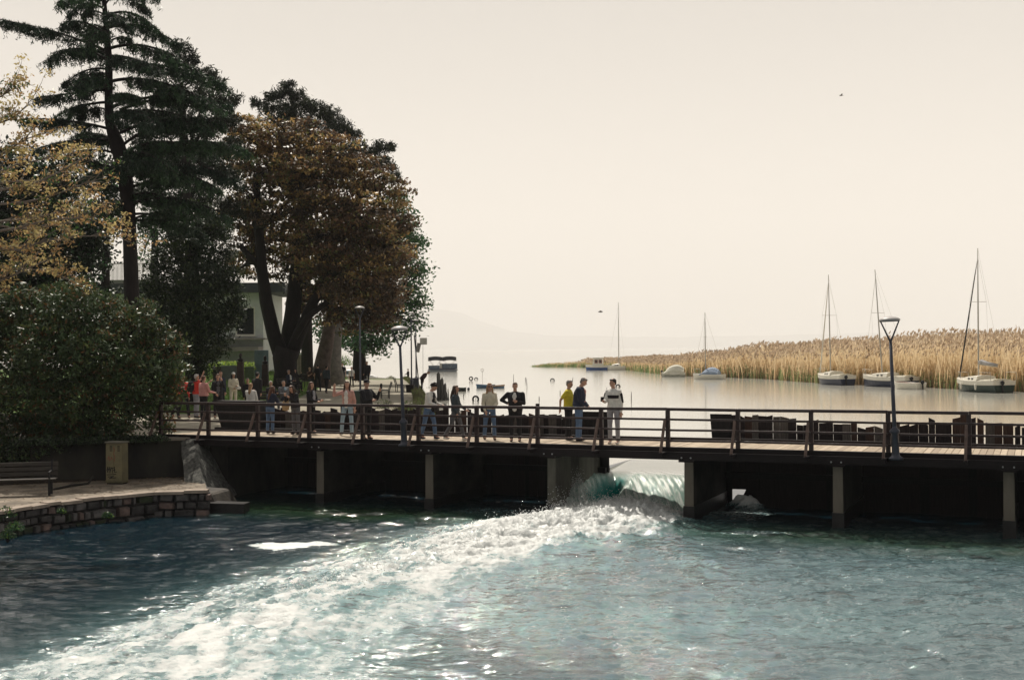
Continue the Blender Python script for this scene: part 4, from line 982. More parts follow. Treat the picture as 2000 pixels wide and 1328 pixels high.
# laurel in the near left
blobs = [(60, 620, 60, 0), (140, 600, 55, -1), (200, 620, 50, 0), (270, 640, 45, -.3), (310, 670, 38, 0), (330, 715, 36, 0), (340, 755, 26, 0), (100, 680, 70, -1.2), (190, 700, 70, -1.3), (260, 730, 55, -1), (300, 780, 42, 0), (20, 700, 60, 0), (60, 770, 62, -.8), (150, 780, 65, -1), (230, 800, 52, -.5), (0, 620, 45, 0), (280, 600, 18, 0), (160, 560, 22, 0), (110, 575, 24, 0), (40, 580, 26, .3), (-40, 660, 60, 0), (-40, 780, 60, 0), (350, 680, 14, 0), (310, 830, 24, 0), (95, 830, 48, -.3), (180, 830, 40, 0), (30, 850, 45, -.6), (100, 862, 40, -.9), (160, 862, 36, -.9), (230, 845, 30, -.6), (-30, 850, 50, -.5)]
broad_tree('laurel_bush', 'large glossy-leaved evergreen bush above the retaining wall at the near left', 38, [(180, 860, 12), (185, 800, 9), (190, 740, 6)], blobs, [lau, lau2, lau3], .17, 340, seed=8, clump=.16, k=10, asp=.36, weights=[.66, .22, .12], base=1.85, droop=.25, cat='bush', shell=.72, rlimb=.5)
# ivy over the wall and low plants
def ground_plant(name, label, pts_, r, n, mats, ls, cat='plant', asp=.5, weights=None, seed=1, group=None, h=1., parts=True):
    rng = np.random.default_rng(seed); rnd = random.Random(seed); pts_ = [Vector(p) for p in pts_]; root = empty(name, pts_[0], label=label, cat=cat, group=group)
    q = np.array([tuple(pts_[i]) for i in rng.integers(0, len(pts_), n)]); dd = rng.normal(size=(n, 3)); dd /= np.linalg.norm(dd, axis=1)[:, None]
    dd[:, 2] = np.abs(dd[:, 2])*h; q = q+dd*r*(rng.random((n, 1))**.5)
    attach(leaf_mesh('foliage', q, ls, mats, rng, asp=asp, weights=weights, droop=.2), 'foliage', root)
    mb = MB()
    for p in pts_:
        for _ in range(5): mb.tube(bent(p-Vector((0, 0, .1)), p+Vector((rnd.uniform(-.6, .6)*r, rnd.uniform(-.4, .4)*r, r*h*.8)), 3, .05, .05, rnd), [.02, .015, .01, .005], 5)
    mb.build('stem', bark, root); return root
ground_plant('ivy', 'dark ivy and brambles hanging over the bank behind the lower bench', [Vector((-14.0+.0-i*.5, 36.1-.2*i, 1.5-.15*(i % 3))) for i in range(9)], .75, 5000, [lau, bushg, lau2], .11, cat='ivy', seed=4, weights=[.5, .4, .1], h=.8)
ground_plant('ivy', 'dark ivy spilling over the top of the retaining wall behind the cabinet', [Vector((-10.9-.33*i, 36.85-.12*i, 1.78)) for i in range(12)], .42, 5200, [bushg, lau], .09, cat='ivy', seed=6, weights=[.6, .4], h=.5)
ground_plant('bush', 'small fern clump growing at the back of the lower bench', [P(15, 925, .75)+Vector((0, .9, 0)), P(40, 930, .75)+Vector((0, 1.0, 0))], .4, 900, [leafmat('fern_leaf', (.03, .14, .055)), lau], .13, seed=9, cat='fern')
for i, (px, py, r) in enumerate(((10, 1010, .28), (30, 1035, .22), (120, 1000, .12), (210, 1010, .14), (15, 1050, .2))):
    c_ = P(px, py, QZ-.15); ground_plant('wall_weed', ('big green weed tuft hanging on the quay wall at the left edge', 'middle green weed tuft on the quay wall near the left edge', 'small light green weed on the quay coping', 'moss tuft low on the quay wall below the cabinet', 'lowest weed tuft on the quay wall at the left edge')[i], [c_], r, 260, [lime, bushl, lau], .07, seed=60+i, cat='weed', weights=[.5, .15, .35], group='weeds on the quay wall')
# yellow-leaved tree reaching in from the left
def yellow_tree():
    Y = 30; sc_ = F/Y; rnd = random.Random(77); rng = np.random.default_rng(77)
    root = empty('yellow_leaved_tree', Vector((-16.5, Y, QZ)), label='tree with pale bare branches and young yellow leaves reaching in from the left edge', cat='tree')
    mb = MB(); tp = [Vector((-16.5, Y, QZ)), Vector((-16.2, Y, 3)), D(-190, 560, Y), D(-130, 450, Y), D(-100, 330, Y), D(-80, 200, Y)]
    mb.tube(tp, [.2, .17, .15, .12, .09, .05], 10)
    tips = []
    mains = [((-150, 500), (60, 470), (235, 462), 0), ((-140, 470), (20, 430), (170, 400), .6), ((-120, 420), (40, 400), (210, 350), -.5), ((-110, 380), (20, 330), (140, 290), .3), ((-150, 560), (20, 560), (110, 500), -.6), ((-90, 280), (0, 250), (60, 200), 0), ((-90, 240), (-20, 190), (25, 175), .4), ((-120, 430), (30, 450), (150, 440), 1), ((-120, 400), (60, 370), (190, 300), -1), ((-100, 340), (0, 300), (90, 260), -.4), ((-150, 520), (40, 500), (155, 560), .2), ((-130, 460), (90, 440), (190, 420), -.9), ((-110, 360), (20, 370), (130, 340), .9), ((-140, 480), (10, 500), (90, 470), -1.2)]
    for a, b_, c_, dy in mains:
        p0, p1, p2 = D(*a, Y), D(*b_, Y+dy), D(*c_, Y+dy*1.4); ax = [p0*(1-t)**2+p1*2*t*(1-t)+p2*t*t+Vector((0, 0, .06*math.sin(t*9+a[0]))) for t in [k/10 for k in range(11)]]
        mb.tube(ax, [.05-.0042*k for k in range(11)], 6)
        for j in range(16):
            t = rnd.uniform(.35, 1); i_ = min(9, int(t*10)); q = ax[i_].lerp(ax[i_+1], t*10-i_); l = rnd.uniform(.25, .75)
            d_ = (ax[i_+1]-ax[i_]).normalized(); e_ = q+(d_+Vector((0, rnd.uniform(-.7, .7), rnd.uniform(-.45, .9)))).normalized()*l
            mb.tube(bent(q, e_, 3, .06, .08, rnd), [.012, .009, .006, .004], 4); tips += [e_, q.lerp(e_, .6)]
            for _ in range(2):
                e2 = e_+Vector((rnd.uniform(-.1, .3), rnd.uniform(-.2, .2), rnd.uniform(-.1, .28))); mb.tube([e_, e2], [.005, .003], 4); tips.append(e2)
    mb.build('trunk', twig, root)
    C0 = np.array([tuple(t) for t in tips]); C0 = C0[rng.random(len(C0)) < .5]; k = 13
    C_ = (C0[:, None, :]+rng.normal(size=(len(C0), k, 3))*np.array([.085, .085, .045])).reshape(-1, 3)
    attach(leaf_mesh('crown', C_, .095, [yel, yel2, lime2], rng, asp=.5, shade=np.searchsorted([.5, .85], np.clip(rng.random(len(C0)).repeat(k)+rng.normal(size=len(C_))*.1, 0, .99)), droop=.1), 'crown', root)
yellow_tree()

# reed bed
def reeds():
    rng = np.random.default_rng(12)
    front = [(1035, 716), (1060, 717), (1120, 717), (1200, 720), (1290, 731), (1340, 735), (1400, 737), (1500, 741), (1600, 749), (1700, 753), (1800, 757), (1900, 762), (2000, 766), (2120, 773), (2400, 790)]
    fp = [P(x, y, LAKE) for x, y in front]
    hts = [.5, 1.1, 1.5, 1.9, 2.3, 2.9, 3.3, 3.7, 4.0, 4.2, 4.3, 4.4, 4.5, 4.5, 4.5]
    cum = np.r_[0, np.cumsum([(b-a).length for a, b in zip(fp, fp[1:])])]
    n = 60000
    # more stalks where the bank is near the camera
    w = rng.random(n)**.62; s_ = w*cum[-1]; fx = np.interp(s_, cum, [p.x for p in fp]); fy = np.interp(s_, cum, [p.y for p in fp]); hh = np.interp(s_, cum, hts)
    dep = .03+.97*rng.random(n)**1.7; dmax = np.interp(s_, cum, [3, 6, 10, 14, 20]+[26]*(len(fp)-5)); dd = dep*dmax
    X = fx+dd*.55+rng.normal(size=n)*.3; Y = fy+dd*.83+.5*(fbm(fx*.7, fy*.7, 3, 3)-.5)*3
    H = hh*(.72+.28*np.clip(dd/3, 0, 1))*(.80+.30*rng.random(n))*(.84+.34*fbm(X*.28, Y*.28, 4, 9))
    lx = rng.normal(size=n)*.14+.06; ly = rng.normal(size=n)*.1
    kind = rng.random(n)   # 0 green young stalks low near the front, 1 dry
    g = ((rng.random(n) < np.interp(s_, cum, [1, .97, .9, .8, .6, .45]+[.55]*(len(fp)-6))*(.35+.65*np.exp(-dd/3.5)))).astype(float)
    H = np.where(g > .5, H*np.interp(hh, [0, 1.5, 4.5], [1, .8, .42])*(.7+.5*rng.random(n)), H)
    wd = .028+.02*rng.random(n); wd *= np.clip(Y/90, .9, 2.4)
    ang = rng.random(n)*3.14; cx, sx = np.cos(ang)*.5+.5, np.sin(ang)*.5
    V = np.zeros((n, 6, 3)); z0 = LAKE-.3
    for j, (t, ww) in enumerate(((0, 1), (.55, .85), (1, .25))):
        bx_ = X+lx*H*t**2; by_ = Y+ly*H*t**2; bz = z0+H*t+.0
        V[:, 2*j] = np.c_[bx_-wd*ww*cx, by_-wd*ww*sx, bz]; V[:, 2*j+1] = np.c_[bx_+wd*ww*cx, by_+wd*ww*sx, bz]
    idx = np.arange(n*6).reshape(n, 6); F1 = np.concatenate([idx[:, [0, 1, 3, 2]], idx[:, [2, 3, 5, 4]]])
    gA = np.repeat(g, 6); hA = np.tile([0, 0, .55, .55, 1, 1], n)*np.repeat(H, 6)
    Vs = [V.reshape(-1, 3)]; Fs = [F1]; GA = [gA]; HA = [hA]; PA = [np.zeros(n*6)]
    # plumes on dry stalks
    m = (g < .5) & (rng.random(n) < .5) & (hh > 1.5); off = n*6
    for rep in range(2):
        q = np.where(m)[0]; c = len(q); a = rng.random(c)*6.28; L_ = (.20+.20*rng.random(c)); pw = wd[q]*1.6
        top = V[q, 4]; T = top+np.c_[np.cos(a)*.14+.10, np.sin(a)*.1, L_]
        mid = (top+T)/2; dx = np.c_[np.cos(a+1.5)*pw, np.sin(a+1.5)*pw, np.zeros(c)]
        Q = np.stack([top, mid+dx, T, mid-dx], 1); Vs.append(Q.reshape(-1, 3)); Fs.append(off+np.arange(c*4).reshape(c, 4)); off += c*4
        GA.append(np.zeros(c*4)); HA.append(np.full(c*4, 3.)); PA.append(np.ones(c*4))
    # leaves
    q = rng.integers(0, n, 60000); c = len(q); t = .25+.6*rng.random(c); a = rng.random(c)*6.28; st = np.c_[X[q]+lx[q]*H[q]*t**2, Y[q]+ly[q]*H[q]*t**2, z0+H[q]*t]
    L_ = .3+.35*rng.random(c); e_ = st+np.c_[np.cos(a)*L_*.6, np.sin(a)*L_*.6, L_*.7*(rng.random(c)+.2)]; md = (st+e_)/2; dz = np.c_[np.zeros(c), np.zeros(c), -wd[q]*.8]
    Q = np.stack([st, md+dz, e_, md-dz], 1); Vs.append(Q.reshape(-1, 3)); Fs.append(off+np.arange(c*4).reshape(c, 4)); GA.append(np.repeat(g[q], 4)); HA.append(np.repeat(H[q]*t, 4)); PA.append(np.zeros(c*4))
    m = bpy.data.materials.new('reed'); m.use_nodes = True; N, L = m.node_tree.nodes, m.node_tree.links; b = N['Principled BSDF']; b.inputs['Roughness'].default_value = .7
    ga_, ha_, pa_ = attrn(N, 'green'), attrn(N, 'h'), attrn(N, 'plume')
    def rmp(src, stops):
        r_ = N.new('ShaderNodeValToRGB'); L.new(src, r_.inputs[0]); E_ = r_.color_ramp.elements; E_[0].position = stops[0][0]; E_[0].color = (*stops[0][1], 1); E_[1].position = stops[-1][0]; E_[1].color = (*stops[-1][1], 1)
        for p_, c_ in stops[1:-1]: q_ = E_.new(p_); q_.color = (*c_, 1)
        return r_.outputs[0]
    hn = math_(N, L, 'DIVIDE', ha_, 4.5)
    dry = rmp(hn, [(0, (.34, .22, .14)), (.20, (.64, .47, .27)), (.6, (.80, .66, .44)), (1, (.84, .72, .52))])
    nz_ = noise_(N, L, mapped(N, L, (1, 1, .3)), 1.2, 3)
    grc = rmp(nz_, [(.3, (.12, .19, .07)), (.7, (.28, .33, .14))])
    def mx_(f, a_, c_):
        x_ = N.new('ShaderNodeMix'); x_.data_type = 'RGBA'; L.new(f, x_.inputs[0])
        for k_, q_ in ((6, a_), (7, c_)):
            if isinstance(q_, tuple): x_.inputs[k_].default_value = (*q_, 1)
            else: L.new(q_, x_.inputs[k_])
        return x_.outputs[2]
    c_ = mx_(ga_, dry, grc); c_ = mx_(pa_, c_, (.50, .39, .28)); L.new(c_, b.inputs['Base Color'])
    tr = N.new('ShaderNodeBsdfTranslucent'); L.new(c_, tr.inputs[0]); ms = N.new('ShaderNodeMixShader'); ms.inputs[0].default_value = .6; L.new(b.outputs[0], ms.inputs[1]); L.new(tr.outputs[0], ms.inputs[2]); L.new(ms.outputs[0], N['Material Output'].inputs[0])
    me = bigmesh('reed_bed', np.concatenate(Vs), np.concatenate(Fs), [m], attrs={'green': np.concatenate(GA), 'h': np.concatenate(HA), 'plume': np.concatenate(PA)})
    tag(link(bpy.data.objects.new('reed_bed', me)), kind='stuff')
reeds()
# lawn grass tufts
def grass():
    rng = np.random.default_rng(5); n = 42000; Y = 52+60*rng.random(n)**1.3; X = np.array([path_x(y) for y in Y])-rng.random(n)**1.5*14
    k2 = rng.random(n) < .22; ex = np.array([edge_x(y) for y in Y]); X = np.where(k2, ex-.3-rng.random(n)*1.3, X)
    Z = np.array([gz(x, y) for x, y in zip(X, Y)]); H = .10+.14*rng.random(n); H = np.where(k2, H*1.3, H); w = .02*np.clip(Y/50, 1, 3)
    a = rng.random(n)*6.28; V = np.stack([np.c_[X-w*np.cos(a), Y-w*np.sin(a), Z-.03], np.c_[X+w*np.cos(a), Y+w*np.sin(a), Z-.03], np.c_[X+rng.normal(size=n)*.06, Y+rng.normal(size=n)*.06, Z+H]], 1)
    me = bigmesh('grass', V.reshape(-1, 3), np.arange(n*3).reshape(n, 3), [leafmat('grass_blade', (.13, .22, .045), trans=.3), leafmat('dry_grass_blade', (.10, .095, .045), trans=.3)], midx=(rng.random(n) < np.where(k2, .85, .12)).astype(int))
    tag(link(bpy.data.objects.new('grass', me)), kind='stuff')
grass()

# ------------------------------------------------------------------ house and garden things
plaster = mat('house_plaster', (.58, .60, .58), .9, .08, 3, .2)
def wbox(mb, x0, x1, y0, y1, z0, z1, mi=0): mb.box(((x0+x1)/2, (y0+y1)/2, (z0+z1)/2), (x1-x0, y1-y0, z1-z0), 0, mi)
HY = 95
def hx(px): return D(px, 640, HY).x
def hz_(px, py): return D(px, py, HY).z
x0, x1 = hx(205), hx(514); zt = hz_(490, 572); zb = 2.4
hs = empty('white_house', Vector(((x0+x1)/2, HY, zb)), label='white two-storey house with a dark eave behind the trees', cat='house')
wx0, wx1, wz0, wz1 = hx(463), hx(496), hz_(480, 653), hz_(480, 602)
mb = MB(); wbox(mb, x0, wx0, HY, HY+8, zb, zt); wbox(mb, wx1, x1, HY, HY+8, zb, zt); wbox(mb, wx0, wx1, HY, HY+8, zb, wz0); wbox(mb, wx0, wx1, HY, HY+8, wz1, zt); wbox(mb, wx0, wx1, HY+.3, HY+8, wz0, wz1)
mb.build('wall', plaster, hs)
wf = MB(); t = .09
for a in ((wx0-t, wx0, wz0-t, wz1+t), (wx1, wx1+t, wz0-t, wz1+t), (wx0, wx1, wz1, wz1+t), (wx0, wx1, wz0-t, wz0)): wbox(wf, a[0], a[1], HY-.04, HY+.05, a[2], a[3])
f = wf.build('window', white_gel, hs); mb = MB(); wbox(mb, wx0, wx1, HY+.10, HY+.14, wz0, wz1); mb.build('pane', glass_dark, f); mb = MB(); wbox(mb, wx0-.2, wx1+.2, HY-.14, HY-.041, wz0-t-.09, wz0-t-.003); mb.build('sill', white_gel, f)
slate = mat('dark_eave', (.045, .05, .06), .7, .2, 3)
mb = MB(); wbox(mb, x0-.6, x1+1.9, HY-.9, HY+8.5, zt+.003, zt+.75); mb.build('roof', slate, hs)
mb = MB(); wbox(mb, x0, x1+.4, HY-1.3, HY-.003, hz_(450, 664), hz_(450, 661)); wbox(mb, x0, x1, HY-1.9, HY-.003, hz_(450, 686), hz_(450, 678)); mb.build('awning', mat('awning_cloth', (.30, .27, .25), .9, .15, 3), hs)
tl, tr_ = hx(214), hx(300); z0, z1 = zt+.76, hz_(250, 517)
mb = MB(); n = 34
for k in range(n+1): x = tl+(tr_-tl)*k/n; wbox(mb, x-.02, x+.02, HY-.82, HY-.78, z0, z1)
wbox(mb, tl, tr_, HY-.84, HY-.76, z1, z1+.07); wbox(mb, tl, tr_, HY-.775, HY-.70, z0, z0+.3)
for k in (0, .42, .82): x = tl+(tr_-tl)*k; mb.beam((x, HY-.9, z0), (x+.18, HY-.9, z1), .09, .09, 1)
mb.build('balustrade', [mat('metal_balustrade', (.30, .29, .28), .6, .1), twig], hs)
# kiosk with wooden boards
kx = empty('wooden_kiosk', G(590, 744), label='small pale striped wooden hut behind the forked tree', cat='hut'); Yk = kx.location.y
mb = MB(); a, b_ = D(578, 740, Yk).x, D(600, 740, Yk).x; zt_ = D(590, 693, Yk).z; n = 9
for k in range(n):
    xx = a+(b_-a)*k/n; wbox(mb, xx+.01, a+(b_-a)*(k+1)/n-.01, Yk-.03*(k % 2), Yk+.1, kx.location.z-.1, zt_, k % 2)
wbox(mb, a, b_, Yk+.11, Yk+1.6, kx.location.z-.1, zt_)
mb.build('wall', [mat('hut_boards', (.20, .16, .13), .8, .3, 4), mat('hut_boards_pale', (.30, .25, .21), .8, .3, 4)], kx)
mb = MB(); wbox(mb, a-.15, b_+.15, Yk-.2, Yk+1.8, zt_+.003, zt_+.16); mb.build('roof', plaster, kx)
def post_at(name, label, px, py0, py1, Yp, r, m, cat, **k):
    p0, p1 = D(px, py0, Yp), D(px, py1, Yp); o = MB().tube([p0, p1], r, 8).build(name, m); tag(o, label, cat, **k); return o
pp = G(599, 742); post_at('metal_pole', 'thin pale pole beside the wooden hut', 597, 745, 648, pp.y-.6, .035, plaster, 'pole')
# info slab, plinths with busts
def slab(name, label, px0, px1, pyb, pyt, m, cat, d=.12):
    c = G((px0+px1)/2, pyb); Yp = c.y; a, b_, zt_ = D(px0, pyb, Yp).x, D(px1, pyb, Yp).x, D(px0, pyt, Yp).z
    mb = MB(); wbox(mb, a, b_, Yp, Yp+d, c.z-.1, zt_); o = mb.build(name, m, None, bevel=.015); tag(o, label, cat); return c, o
slab('memorial_slab', 'tall blue-grey upright slab between the two busts', 497, 524, 742, 684, mat('blue_slab', (.13, .17, .22), .7, .25, 1.2), 'slab', .18)
slab('stone_panel', 'grey low garden panel behind the person in the white cap', 432, 462, 746, 714, mat('grey_panel', (.13, .14, .14), .8, .3, 2), 'panel')
slab('stone_panel', 'dark brown low garden panel left of the taller bust plinth', 416, 432, 746, 716, mat('brown_panel', (.045, .03, .028), .8, .3, 2), 'panel')
slab('stone_panel', 'mossy grey low garden panel right of the taller bust plinth', 478, 496, 744, 716, mat('mossy_panel', (.09, .11, .08), .8, .3, 2), 'panel')
bronze = mat('dark_bronze', (.03, .025, .025), .35, .2, 6, .3, metal=.6)
def bust(label, px, pyb, pyt, w, top):
    c = G(px, pyb); c.y -= 6; t = c.y/(c.y+6); q = D(px, pyb, c.y); c = Vector((q.x, c.y, gz(q.x, c.y))); Yp = c.y; zt_ = D(px, pyt, Yp).z; s_ = F/Yp; hw = w/2/s_
    r = empty('bust_monument', c, label=label, cat='monument'); mb = MB()
    mb.hexa([c+Vector(v) for v in ((-hw*1.15, -hw, -.1), (hw*1.15, -hw, -.1), (hw*1.15, hw, -.1), (-hw*1.15, hw, -.1))]+[Vector((c.x+a*hw*.85, c.y+b_*hw*.9, zt_)) for a, b_ in ((-1, -1), (1, -1), (1, 1), (-1, 1))]); mb.build('plinth', mat('plinth_stone', (.055, .035, .032), .8, .3, 4, .4), r, bevel=.01)
    hh = D(px, top, Yp).z-zt_; mb = MB(); mb.ell((c.x, c.y, zt_+hh*.18), (hw*1.0, hw*.6, hh*.2)); mb.tube([(c.x, c.y, zt_+hh*.2), (c.x, c.y, zt_+hh*.55)], [hw*.4, hw*.33], 10); mb.ell((c.x, c.y, zt_+hh*.7), (hw*.52, hw*.62, hh*.30)); mb.ell((c.x, c.y-hw*.6, zt_+hh*.66), (.02, .03, .03), 6, 4)
    o = remesh(mb, .014, 'bust', bronze, r); return r
def remesh(mb, vox, name, m, parent, local=False, smooth=2):
    me = mb.mesh('tmp', [m]); o = bpy.data.objects.new('tmp', me); link(o)
    md = o.modifiers.new('r', 'REMESH'); md.mode = 'VOXEL'; md.voxel_size = vox; md.use_smooth_shade = True
    if smooth: s_ = o.modifiers.new('s', 'SMOOTH'); s_.iterations = smooth; s_.factor = .5
    dg = bpy.context.evaluated_depsgraph_get(); dg.update(); m2 = bpy.data.meshes.new_from_object(o.evaluated_get(dg)); m2.materials.clear(); m2.materials.append(m)
    bpy.data.objects.remove(o); bpy.data.meshes.remove(me); m2.name = name
    if parent is not None and not local: m2.transform(pinv(parent))
    n_ = bpy.data.objects.new(name, m2); link(n_); n_.parent = parent; return n_
bust('taller dark bust on a brown plinth, in front of the bright hedge', 470, 750, 706, 13, 689)
bust('smaller bust on a brown plinth in front of the blue-grey slab', 518, 748, 711, 12, 694)
# hedge
hpts = [G(410+ i*5.2, 738)+Vector((0, 1.0, .9)) for i in range(19)]
ground_plant('hedge', 'sunlit bright yellow-green hedge below the house awning', [Vector((p.x, p.y, D(450, 712, p.y).z-.3+random.uniform(-.12, .12))) for p in hpts], .55, 9000, [bushl, lime2, leafmat('hedge_leaf', (.46, .56, .11), trans=.45)], .13, cat='hedge', seed=14, weights=[.45, .15, .4], h=.8)
c = G(763, 731); ground_plant('bush', 'round olive bush growing at the end of the promenade', [c], .85, 1500, [lime2, mp_gn], .14, seed=15, cat='bush', weights=[.4, .6], h=1.1)
c = G(664, 735); ground_plant('shrub', 'young light green shrub beside the parked car', [c+Vector((0, 3, 1.0))], .9, 500, [bushl, lime2], .16, seed=16, cat='shrub', h=1.2)
for i, (px, py, r) in enumerate(((760, 798, .5), (805, 799, .45), (838, 792, .5), (845, 765, .6), (852, 776, .4))):
    c = G(px, py); ground_plant('bank_plant', ('leftmost scrubby plant on the bank behind the plank wall', 'scrubby plant on the bank behind the near lamp post', 'scrubby plant on the bank left of the broken piles', 'dry grassy clump on the bank beside the bending person', 'low clump at the foot of the broken piles')[i], [c+Vector((-.2, 0, 0))], r, 500, [lime2, leafmat('dry_leaf', (.085, .08, .045)), mp_gn], .10, seed=17+i, cat='plant', group='scrub on the bank', weights=[.25, .45, .3], asp=.3, h=.9)
# parked car, mostly hidden by strollers
def car():
    c = G(700, 733); c.z -= .02; rz = 0; r = empty('parked_car', c, R(-6), label='white car parked behind the strollers at the end of the promenade', cat='car')
    def lo(x, y, z): return loc(r, x, y, z)
    sec = [(-2.1, .45, .75, .62), (-2.0, .30, .95, .80), (-1.2, .26, .98, .85), (1.0, .26, .95, .85), (1.9, .30, .80, .80), (2.12, .42, .62, .66)]
    mb = MB()
    for (xa, za, zb_, wa), (xb, zc, zd, wb) in zip(sec, sec[1:]): mb.hexa([lo(xa, -wa, za), lo(xb, -wb, zc), lo(xb, wb, zc), lo(xa, wa, za), lo(xa, -wa, zb_), lo(xb, -wb, zd), lo(xb, wb, zd), lo(xa, wa, zb_)])
    mb.build('body', mat('car_white', (.75, .75, .74), .25, .03, 2, spec=.6), r)
    mb = MB(); mb.hexa([lo(-1.9, -.80, .96), lo(.95, -.80, .96), lo(.95, .80, .96), lo(-1.9, .80, .96), lo(-1.3, -.62, 1.42), (lo(.15, -.62, 1.42)), lo(.15, .62, 1.42), lo(-1.3, .62, 1.42)]); mb.build('cabin_glass', mat('car_glass', (.06, .10, .10), .08, .1, 3, spec=.8), r)
    mb = MB(); mb.hexa([lo(-1.35, -.64, 1.423), lo(.2, -.64, 1.423), lo(.2, .64, 1.423), lo(-1.35, .64, 1.423), lo(-1.2, -.55, 1.48), lo(.05, -.55, 1.48), lo(.05, .55, 1.48), lo(-1.2, .55, 1.48)]); mb.build('roof', MATS['car_white'], r)
    for sx in (-1.3, 1.3):
        for sy in (-1, 1):
            mb = MB(); mb.tube([lo(sx, sy*.70, .31), lo(sx, sy*.875, .31)], .31, 16); w = mb.build('wheel', black_rub, r); mb = MB(); mb.tube([lo(sx, sy*.876, .31), lo(sx, sy*.885, .31)], .18, 12); mb.build('rim', alum, w)
    mb = MB()
    for sy in (-.55, .55):
        mb = MB(); mb.box(lo(2.09, sy, .6), (.08, .3, .12), R(-6)); mb.build('headlight', lamp_cap, r)
car()

# ------------------------------------------------------------------ street lamps
def lamp(label, base, top_z, head, lean=0, plinth=True, group='street lamps'):
    r = empty('street_lamp', base, label=label, cat='street lamp', group=group); b = Vector(base); H = top_z-b.z; ax = Vector((lean, 0, 1)).normalized()
    T = b+ax*H; hr = head/2; fork = T-ax*(.52 if head > .44 else .45)
    M = ax.to_track_quat('Z', 'Y').to_matrix()
    mb = MB(); mb.tube([b+ax*.05, b+ax*1.0, fork], [.055, .05, .036], 12); mb.build('pole', steel_blue, r)
    mb = MB()
    mb.lathe(b, [(.17, 0), (.17, .05), (.10, .09), (.09, .16), (.085, .62), (.12, .66), (.12, .70), (.06, .76), (.05, .80)], 16, M=M); mb.build('base', steel_blue, r)
    for sx in (-1, 1):
        mb = MB(); mb.tube([fork-ax*.03, fork+ax*.07+Vector((sx*.05, 0, 0)), T-ax*.06+Vector((sx*hr*.92, 0, 0))], [.03, .022, .016], 8); mb.build('arm', steel_blue, r)
    mb = MB(); mb.lathe(T, [(hr, -.055), (hr+.01, -.03), (hr*.9, .005), (hr*.6, .035), (hr*.2, .055), (.01, .06)], 24, M=M); sh = mb.build('lamp_shade', lamp_cap, r)
    mb = MB(); mb.lathe(T, [(hr*.95, -.075), (hr*.98, -.056)], 24, M=M); mb.build('rim', steel_blue, sh)
    return r
kk = lambda px, v: B(upx(px, v), v, DECK-.10)
p = kk(1750, -.25); s_ = F/p.y; lamp('near street lamp with forked head on the right part of the bridge, before the sailboats', p, D(1741, 622, p.y).z, .48, -.035)
p = kk(790, -.25); lamp('street lamp with forked head fixed to the left part of the bridge', p, D(784, 640, p.y).z, .47, -.035)
p = G(704, 792); lamp('tall street lamp on the promenade in front of the black-clad strollers', p, D(701, 600, p.y).z, .46, 0)
p = G(804, 764); lamp('left of the two lamps by the lake edge, beside the planter box', p, D(802, 611, p.y).z, .42, 0)
p = G(813, 757); lamp('right, slightly lower lamp of the pair by the lake edge', p, D(812, 625, p.y).z, .42, 0)
# planter boxes, litter bin, signs
def simple_box(name, label, px, py, w, h, d, m, cat, taper=.85):
    c = G(px, py); mb = MB(); mb.hexa([c+Vector((a*w/2*taper, b_*d/2*taper, -.02)) for a, b_ in ((-1, -1), (1, -1), (1, 1), (-1, 1))]+[c+Vector((a*w/2, b_*d/2, h)) for a, b_ in ((-1, -1), (1, -1), (1, 1), (-1, 1))])
    mb.hexa([c+Vector((a*(w/2+.03), b_*(d/2+.03), h+.003)) for a, b_ in ((-1, -1), (1, -1), (1, 1), (-1, 1))]+[c+Vector((a*(w/2+.03), b_*(d/2+.03), h+.05)) for a, b_ in ((-1, -1), (1, -1), (1, 1), (-1, 1))])
    o = mb.build(name, m, None, bevel=.008); tag(o, label, cat)
simple_box('planter_box', 'dark box at the foot of the lamps by the lake edge', 801, 766, .5, .42, .5, wood_dark, 'planter')
simple_box('planter_box', 'taller dark box right behind the lamp pair by the lake edge', 812, 762, .42, .75, .4, steel_blue, 'planter')
simple_box('litter_bin', 'green litter bin beside the woman waving in a pink jacket', 699, 797, .42, .75, .4, mat('bin_green', (.03, .055, .045), .5), 'litter bin')
# signs on poles
p = G(826, 745); Yp = p.y; r = empty('sign', p, label='square blank sign board on a thin pole at the lake edge', cat='sign')
MB().tube([p, D(826, 672, Yp)], .02, 6).build('pole', steel_blue, r); a, b_ = D(820, 660, Yp), D(834, 673, Yp); mb = MB(); mb.box((a+b_)/2, (b_.x-a.x, .03, a.z-b_.z)); mb.build('sign_board', mat('sign_back', (.30, .29, .27), .6), r, bevel=.004)
p = G(811, 752)+Vector((.25, .3, 0)); Yp = p.y; r = empty('notice_board', p, label='tilted grey notice sheet on a post beside the lamp pair', cat='notice board')
MB().tube([p, D(809, 655, Yp)], .04, 8).build('post', wood_dark, r); c = D(817, 679, Yp); mb = MB(); mb.box(c, (.30, .02, .70), 0, ry=.22); mb.build('sheet', mat('notice_sheet', (.24, .23, .22), .7), r)
